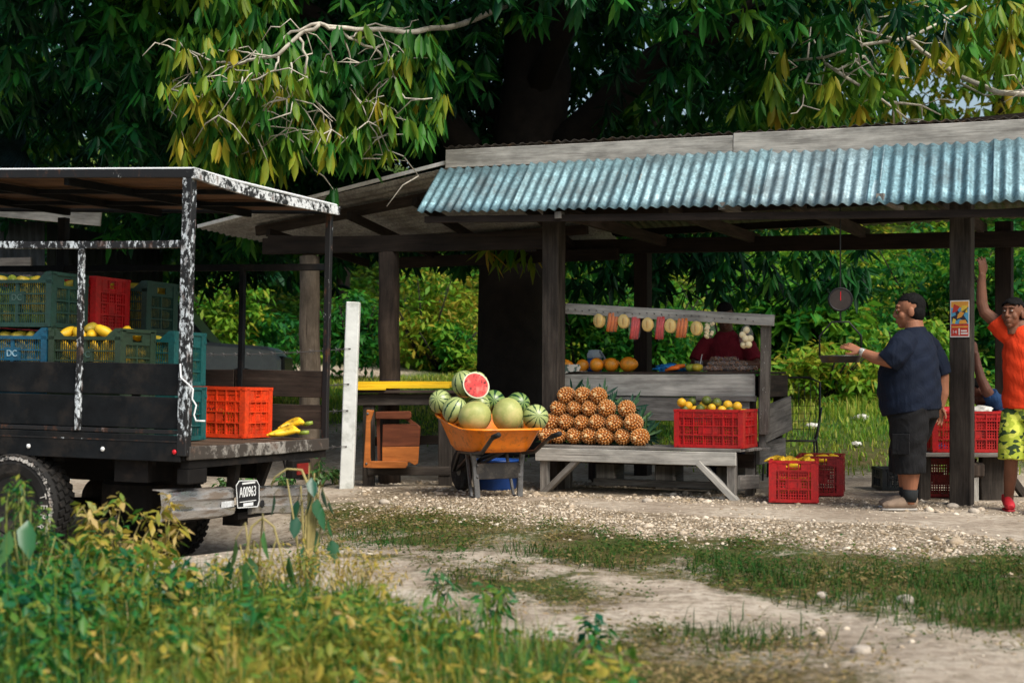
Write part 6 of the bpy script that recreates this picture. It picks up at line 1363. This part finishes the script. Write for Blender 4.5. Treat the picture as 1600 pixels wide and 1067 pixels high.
def head_geo(b, M_):
    n0 = len(b.v)
    b.ball((0,-.010,.030), .076,.094,.090, 20, 14); b.ball((0,.028,-.045), .058,.062,.072, 18, 12); b.ball((0,.060,-.096), .026,.024,.022); b.ball((0,.076,.036), .052,.020,.016)
    b.tube([(0,.086,.026),(0,.098,-.006),(0,.106,-.028),(0,.094,-.040)], [.009,.011,.0145,.010], 8); b.ball((.012,.094,-.032),.009); b.ball((-.012,.094,-.032),.009)
    for s in (-1,1):
        b.ball((s*.038,.056,-.030), .026,.024,.030); b.ball((s*.078,-.006,-.012), .011,.022,.033); b.ball((s*.030,.078,.010),.017,.012,.011)
    b.ball((0,.088,-.060), .024,.012,.008); b.ball((0,.086,-.073), .022,.012,.009)
    b.tube([(0,-.02,-.05),(0,-.03,-.16)], [(.058,.062),(.062,.066)], 14)
    b.xf(M_, n0)
def hand_geo(b, M_, curl=.3, s=1.0, spread=.0):     # hand along +y, palm down (-z); thumb at +x
    n0 = len(b.v)
    b.tube([(0,-.02,0),(0,.02,0),(.0,.06,.0),(0,.088,0)], [(.026,.020),(.036,.016),(.043,.014),(.040,.011)], 12, ref=(0,0,1))
    for k, (x, L) in enumerate(((.032,.070),(.011,.080),(-.011,.074),(-.032,.058))):
        a = 0; p = Vector((x,.080,0)); pts = [p]; dx = (x/.032)*(.10+spread)
        for j, f in enumerate((.45,.32,.23)):
            a += curl*(1+.2*k); p = p+Vector((dx*math.cos(a), math.cos(a), -math.sin(a)))*(L*f); pts.append(p)
        b.tube(pts, [.0095,.0088,.0080,.0062], 8)
    b.tube([(.026,.005,-.004),(.050,.035,-.014),(.062,.062,-.020),(.064,.082,-.026)], [.014,.0115,.0095,.007], 8)
    b.xf(M_ @ Matrix.Scale(s,4), n0)
def limbM(p, d, palm=(0,0,-1), mirror=False):       # frame at p, y along d, -z towards palm
    y = Vector(d).normalized(); z = -(Vector(palm)-y*Vector(palm).dot(y)).normalized(); x = y.cross(z)
    m = Matrix((x,y,z)).transposed().to_4x4(); m.translation = Vector(p); return m @ (Matrix.Scale(-1,4,(1,0,0)) if mirror else Matrix.Identity(4))
def face_parts(o, M_, hair_fn=None, hs=1.0, fringe=.055, nf=0):
    for s in (-1,1):
        b = MB(); b.ball((s*.030,.0855,.010),.0105,.0070,.0055,10,8); b.xf(M_); e = b.build('eye', M_eye, o, True); b = MB(); b.ball((s*.030,.0915,.010),.0050,.0025,.0050,10,8); b.xf(M_); b.build('iris', M_iris, e, True)
        b = MB(); b.tube([(s*.015,.096,.030),(s*.032,.094,.036),(s*.052,.080,.031)],[.002,.0032,.0018],6); b.xf(M_); b.build('eyebrow', M_hair, o, True)
    b = MB(); b.tube([(-.020,.0985,-.0665),(0,.1005,-.0660),(.020,.0985,-.0665)],[.0015,.0025,.0015],6); b.xf(M_); b.build('mouth_line', plain('mouth_dark',(.07,.02,.018),.5), o, True)
    b = MB()
    def fn(q):
        k = 1
        if q.y > .02 and q.z < fringe-.018: k = .80
        if q.z < -.035: k = .86
        if abs(q.x) > .055 and q.z < .012 and q.y > -.03: k = .84
        q = q*k; return q*(1+.035*math.sin(q.x*130+q.z*60)*math.sin(q.y*110+1))
    b.ball((0,-.014,.038), .0805*hs,.098*hs,.090*hs, 30, 22, fn=fn); b.ball((0,-.038,-.008),.0765*hs,.068,.085,22,14)
    for k in range(nf):
        a = rnd.uniform(-1.2,1.2); n0 = len(b.v); b.tube([(math.sin(a)*.06,.055*math.cos(a)+.01,.108-.03*abs(a)),(math.sin(a)*.078,.088*math.cos(a)+.0,.085-.02*abs(a)),(math.sin(a)*.082,.094*math.cos(a),.062-.01*abs(a)+rnd.uniform(-.008,.01))],[.009,.008,.003],5)
    b.xf(M_); return fused(b, 'hair', M_hair, o, .0052, 2)
Z3 = lambda a: Matrix.Rotation(R(a),4,'Z'); X3 = lambda a: Matrix.Rotation(R(a),4,'X'); T3 = Matrix.Translation
def shoe(b, p, yaw, L=.27, w=.048):
    n0 = len(b.v); b.tube([(0,-.10,.05),(0,-.07,.055),(0,.0,.055),(0,.07,.045),(0,.13,.035),(0,.165,.028)], [(.030,.035),(w*.86,.050),(w*.9,.050),(w,.040),(w*.95,.032),(.026,.020)], 14); b.tube([(0,-.06,.06),(0,-.055,.11)], [(.045,.05),(.042,.048)], 12, ref=(0,1,0)); b.xf(T3(Vector(p)) @ Z3(yaw), n0)
def sole(o, p, yaw, m, w=.046):
    b = MB(); L = [(-.105,.0),(-.09,.035),(-.03,w*.8),(.06,w),(.13,w*.85),(.172,.02),(.172,-.02),(.13,-w*.85),(.06,-w),(-.03,-w*.8),(-.09,-.035)]; b.prism([(y,x,.0) for x, y in L], (0,0,.018)); b.xf(T3(Vector(p)) @ Z3(yaw)); return b.build('sole', m, o, bevel=.006)
# ---- the man in the navy shirt
S1 = skin('man_skin',(.29,.12,.064)); GX, GY = 3.155, 11.55
man = thing('person','heavy man in a navy blue t-shirt and black shorts reaching towards the scale','person',(GX,GY,gz1(GX,GY)), R(55))
HM = T3((.0,.035,1.555)) @ Z3(22) @ X3(-3) @ Matrix.Scale(1.13,4)
b = MB(); head_geo(b, HM)
b.tube([(0,0,.82),(0,.02,1.0),(0,.0,1.2),(0,0,1.34),(0,0,1.42),(0,.01,1.47)], [(.20,.17),(.22,.19),(.22,.14),(.18,.10),(.075,.07),(.066,.066)], 20, ref=(0,1,0))
b.tube([(-.18,0,1.33),(-.285,.02,1.22),(-.305,.085,1.165),(-.308,.20,1.185),(-.305,.31,1.232)], [.07,.066,.062,.047,(.036,.030)], 14)
hand_geo(b, limbM((-.305,.325,1.240),(.04,1,.42),(.5,.1,-.8),True), .12, 1.05, .06)
b.tube([(.18,-.0,1.33),(.30,-.05,1.2),(.335,-.11,1.04),(.325,-.12,.90),(.31,-.10,.80)], [.07,.066,.056,.046,.034], 14)
hand_geo(b, limbM((.308,-.10,.79),(-.05,.1,-1),(-.8,0,0)), .35)
for s, (kx, ky) in ((-1,(-.12,.0)),(1,(.10,.11))): b.tube([(s*.11,0,.86),(s*.12,ky*.6,.62),(kx,ky,.46),(kx,ky-.015,.30),(kx,ky-.01,.15),(kx,ky-.01,.05)], [.11,.10,.068,.075,.052,.045], 16, ref=(0,1,0))
fused(b, 'body', S1, man, .0048, 2)
face_parts(man, HM)
b = MB(); b.tube([(0,.02,.755),(0,.025,.79),(0,.04,.92),(0,.04,1.06),(0,.02,1.18),(0,.0,1.28),(0,-.005,1.355),(0,-.0,1.405),(0,.002,1.425)], [(.272,.222),(.275,.228),(.280,.242),(.278,.236),(.274,.200),(.256,.158),(.190,.120),(.105,.092),(.086,.082)], 28, ref=(0,1,0))
b.tube([(-.17,0,1.325),(-.265,.012,1.265),(-.305,.05,1.195),(-.312,.095,1.150)], [.098,.102,.098,.094], 16)
b.tube([(.17,0,1.325),(.265,-.02,1.265),(.315,-.07,1.16),(.338,-.10,1.05)], [.098,.102,.096,.088], 16)
def wr(v): 
    n = math.sin(v.z*31+v.x*9+math.sin(v.y*14)*2)*math.sin(v.x*17+v.z*7+2)+.6*math.sin(v.z*55-v.x*23+v.y*19); return v+Vector((v.x,v.y,0)).normalized()*(.0045*n)
fused(b, 'shirt', cloth('navy_cotton',(.0045,.009,.022)), man, .0085, 3, wr)
b = MB(); b.tube([(0,.0,.70),(0,.01,.80),(0,.02,.88)], [(.235,.185),(.245,.205),(.24,.20)], 24, ref=(0,1,0))
for s, (kx, ky) in ((-1,(-.12,.0)),(1,(.10,.11))): b.tube([(s*.12,.0,.80),(s*.125,ky*.6,.6),(kx,ky,.44),(kx,ky-.005,.285)], [(.135,.165),(.128,.150),(.120,.132),(.122,.128)], 20, ref=(0,1,0))
fused(b, 'shorts', cloth('black_twill',(.009,.009,.010)), man, .009, 3, wr)
b = MB(); b.box(-.265,-.255,-.06,.08,.44,.60); b.build('pocket', cloth('black_twill_pocket',(.010,.010,.011)), man, bevel=.004)
M_tan = plain('tan_suede',(.24,.17,.12),.85,0,.2,20,.3); M_sole = plain('pale_sole',(.36,.34,.31),.7,0,.1); M_sock = plain('black_sock',(.010,.012,.013),.9,0,.3)
for s, (kx, ky) in ((-1,(-.12,.0)),(1,(.10,.11))):
    b = MB(); shoe(b, (kx-.02,ky+.03,.006), 32); sh_ = fused(b, 'shoe', M_tan, man, .006, 2); sole(sh_, (kx-.02,ky+.03,.0), 32, M_sole)
    b = MB(); b.tube([(kx,ky-.01,.07),(kx,ky-.012,.11),(kx,ky-.014,.165)], [.052,.057,.059], 14); b.build('sock', M_sock, man, True)
b = MB(); b.tube([(-.307,.288,1.222),(-.306,.312,1.233)], [(.040,.034),(.040,.034)], 16); wt_ = b.build('watch', plain('watch_strap',(.45,.46,.47),.35,.6,.2), man, True); b = MB(); b.lathe([(.016,0),(.017,.006),(.013,.009),(.001,.009)],14); b.xf(limbM((-.335,.30,1.245),(0,.9,.4),(1,0,-.4)) ); b.build('watch_face', M_sole, wt_, True)
# ---- the boy in orange
S2 = skin('boy_skin',(.17,.07,.038)); GX, GY = 3.985, 11.42
boy = thing('person','boy in orange t-shirt and yellow green shorts, one arm raised against the post','person',(GX,GY,gz1(GX,GY)), R(143))
HM = T3((.085,.04,1.535)) @ Z3(-8) @ X3(4)
b = MB(); head_geo(b, HM)
b.tube([(0,0,.80),(0,.0,1.0),(0,.0,1.2),(.01,0,1.34),(.03,0,1.41),(.07,.01,1.47)], [(.14,.10),(.135,.10),(.15,.10),(.13,.085),(.055,.055),(.052,.055)], 18, ref=(0,1,0))
b.tube([(.13,0,1.37),(.20,.02,1.45),(.305,.05,1.55),(.325,.05,1.62),(.33,.045,1.78),(.325,.04,1.85)], [.055,.055,.046,.044,.034,.028], 12)
hand_geo(b, limbM((.325,.04,1.855),(-.02,.02,1),(.8,-.5,0)), .25, .92)
b.tube([(-.14,0,1.36),(-.21,-.02,1.2),(-.225,-.02,1.06),(-.215,.06,.90),(-.21,.09,.83)], [.055,.045,.040,.034,.027], 12)
hand_geo(b, limbM((-.208,.10,.82),(0,.2,-1),(1,0,0),True), .4, .92)
LG = ((-1,(-.10,.02),(-.12,.10)),(1,(.08,.09),(.13,.0)))
for s, (kx, ky), (fx, fy) in LG: b.tube([(s*.075,0,.80),(kx,ky*.8,.60),(kx,ky,.44),((kx+fx)/2,(ky+fy)/2-.01,.28),(fx,fy,.12),(fx,fy,.05)], [.085,.075,.052,.052,.037,.034], 14, ref=(0,1,0))
fused(b, 'body', S2, boy, .0048, 2); face_parts(boy, HM, hs=1.02, nf=40)
b = MB(); b.tube([(0,.0,.795),(0,.0,.84),(0,.0,1.0),(0,.0,1.2),(.01,-.0,1.32),(.025,0,1.40),(.035,.0,1.428)], [(.178,.132),(.180,.134),(.172,.128),(.178,.125),(.168,.105),(.09,.078),(.066,.066)], 24, ref=(0,1,0))
b.tube([(.12,0,1.35),(.185,.015,1.425),(.235,.03,1.48)], [.078,.080,.076], 14); b.tube([(-.12,0,1.34),(-.20,-.01,1.24),(-.225,-.015,1.13)], [.08,.078,.074], 14)
fused(b, 'shirt', cloth('orange_cotton',(.80,.055,.012)), boy, .008, 3, wr)
t = NT('camo_print'); v = t.coord('Object',(1,1,1.6)); vo = t.n('ShaderNodeTexVoronoi'); vo.inputs['Scale'].default_value = 24; t.l(v, vo.inputs['Vector']); t.bump(t.noise(v,8,4),.5,.02)
M_camo = t.done(t.ramp(vo.outputs['Color'],[(0,(.03,.055,.02)),(.30,(.34,.40,.04)),(.62,(.52,.55,.08)),(.86,(.10,.15,.03))],'CONSTANT'),.85,0,.2)
b = MB(); b.tube([(0,0,.70),(0,0,.83)], [(.165,.125),(.155,.12)], 20, ref=(0,1,0))
for s, (kx, ky), f_ in LG: b.tube([(s*.085,0,.76),(kx,ky*.8,.6),(kx,ky,.40)], [(.098,.115),(.100,.112),(.102,.108)], 18, ref=(0,1,0))
fused(b, 'shorts', M_camo, boy, .008, 3)
M_rsh = plain('red_shoe',(.42,.012,.02),.6,0,.25,15)
for s, k_, (fx, fy) in LG: b = MB(); shoe(b, (fx,fy+.02,.010), 25 if s > 0 else -5, w=.043); sh_ = fused(b, 'shoe', M_rsh, boy, .006, 2); sole(sh_, (fx,fy+.02,0), 25 if s > 0 else -5, plain('red_sole',(.30,.01,.015)), .046)
# ---- the stall keeper, in the shade behind the counter
S3 = skin('keeper_skin',(.10,.042,.026)); q = ST.w(h(1136,500,1.25).x,1.25)
kp = thing('person','stall keeper in a dark red shirt bending over the counter behind the hanging fruit bags','person',(q.x,q.y,gz1(q.x,q.y)+.02), R(160))
HM = T3((.0,.10,1.60)) @ X3(-24); b = MB(); head_geo(b, HM)
b.tube([(0,0,.82),(0,0,1.0),(0,.0,1.2),(0,.02,1.38),(0,.03,1.45),(0,.07,1.52)], [(.16,.12),(.16,.12),(.18,.12),(.16,.09),(.06,.06),(.058,.06)], 18, ref=(0,1,0))
for s in (-1,1):
    e = Vector((s*.30,.10,1.13)); w_ = Vector((s*.06,.34,1.15)); b.tube([(s*.16,.02,1.40),(s*.235,.04,1.28),e,e.lerp(w_,.5),w_], [.065,.056,.050,.043,.030], 12); hand_geo(b, limbM(w_,(-s*.6,.6,.05),(0,0,-1),s < 0), .4)
    b.tube([(s*.09,0,.85),(s*.10,0,.46),(s*.10,0,.05)], [.10,.065,.04], 12, ref=(0,1,0))
fused(b, 'body', S3, kp, .005, 2); face_parts(kp, HM, hs=1.05)
b = MB(); b.tube([(0,0,.78),(0,.0,1.0),(0,.0,1.2),(0,.015,1.34),(0,.025,1.43),(0,.035,1.465)], [(.20,.15),(.19,.15),(.205,.14),(.19,.115),(.10,.085),(.07,.07)], 22, ref=(0,1,0))
for s in (-1,1): b.tube([(s*.14,.02,1.38),(s*.225,.04,1.29),(s*.285,.09,1.17)], [.085,.082,.076], 14)
fused(b, 'shirt', cloth('dark_red_cotton',(.16,.010,.018)), kp, .009, 3, wr)
b = MB(); b.tube([(0,0,.72),(0,0,.86)], [(.18,.14),(.17,.13)], 18, ref=(0,1,0))
for s in (-1,1): b.tube([(s*.095,0,.78),(s*.10,0,.46),(s*.10,0,.06)], [.115,.09,.08], 14, ref=(0,1,0))
fused(b, 'trousers', cloth('dark_denim',(.02,.025,.04)), kp, .01, 2)
for s in (-1,1): b = MB(); shoe(b, (s*.10,.03,.01), 0); fused(b, 'shoe', M_sock, kp, .008, 2)
# ---- the child bending behind the red crate
S4 = skin('child_skin',(.11,.045,.028)); GX, GY = 4.19, 12.72
kd_ = thing('person','child in a dark blue shirt crouching low behind the red crate with one hand raised','person',(GX,GY,gz1(GX,GY)), R(75))
HM = T3((-.02,.14,.90)) @ X3(-42); b = MB(); head_geo(b, HM)
b.tube([(0,-.12,.42),(0,-.10,.55),(0,-.03,.72),(0,.04,.82),(0,.09,.86)], [(.13,.11),(.13,.11),(.14,.10),(.11,.08),(.05,.05)], 16, ref=(0,1,0))
b.tube([(-.13,.02,.80),(-.20,.10,.93),(-.20,.14,1.02),(-.19,.17,1.14),(-.185,.18,1.24)], [.05,.046,.042,.034,.026], 12); hand_geo(b, limbM((-.185,.182,1.245),(0,.15,1),(.6,.8,0),True), .35, .85)
b.tube([(.13,.02,.80),(.20,.08,.64),(.15,.22,.52)], [.05,.040,.028], 12); hand_geo(b, limbM((.148,.225,.515),(-.2,.7,-.5),(0,0,-1)), .4, .85)
for s in (-1,1): b.tube([(s*.08,-.10,.45),(s*.13,.12,.52),(s*.13,.16,.46),(s*.12,.02,.22),(s*.12,-.02,.05)], [.085,.065,.055,.050,.035], 12, ref=(1,0,0))
fused(b, 'body', S4, kd_, .005, 2); face_parts(kd_, HM, hs=1.04)
b = MB(); b.tube([(0,-.13,.40),(0,-.12,.52),(0,-.04,.71),(0,.03,.82),(0,.07,.865)], [(.165,.14),(.165,.14),(.17,.125),(.14,.10),(.07,.065)], 20, ref=(0,1,0)); b.tube([(-.11,.01,.79),(-.18,.07,.90)], [.072,.066], 12); b.tube([(.11,.01,.79),(.18,.06,.70)], [.072,.066], 12)
fused(b, 'shirt', cloth('dark_blue_cotton',(.012,.04,.11)), kd_, .009, 3, wr)
b = MB()
for s in (-1,1): b.tube([(s*.08,-.12,.44),(s*.12,.10,.52),(s*.13,.15,.46)], [.11,.085,.075], 14, ref=(1,0,0))
fused(b, 'shorts', cloth('grey_shorts',(.03,.03,.035)), kd_, .01, 2)
for s in (-1,1): b = MB(); shoe(b, (s*.12,.02,.01), 0, w=.042); fused(b, 'shoe', M_sock, kd_, .008, 2)
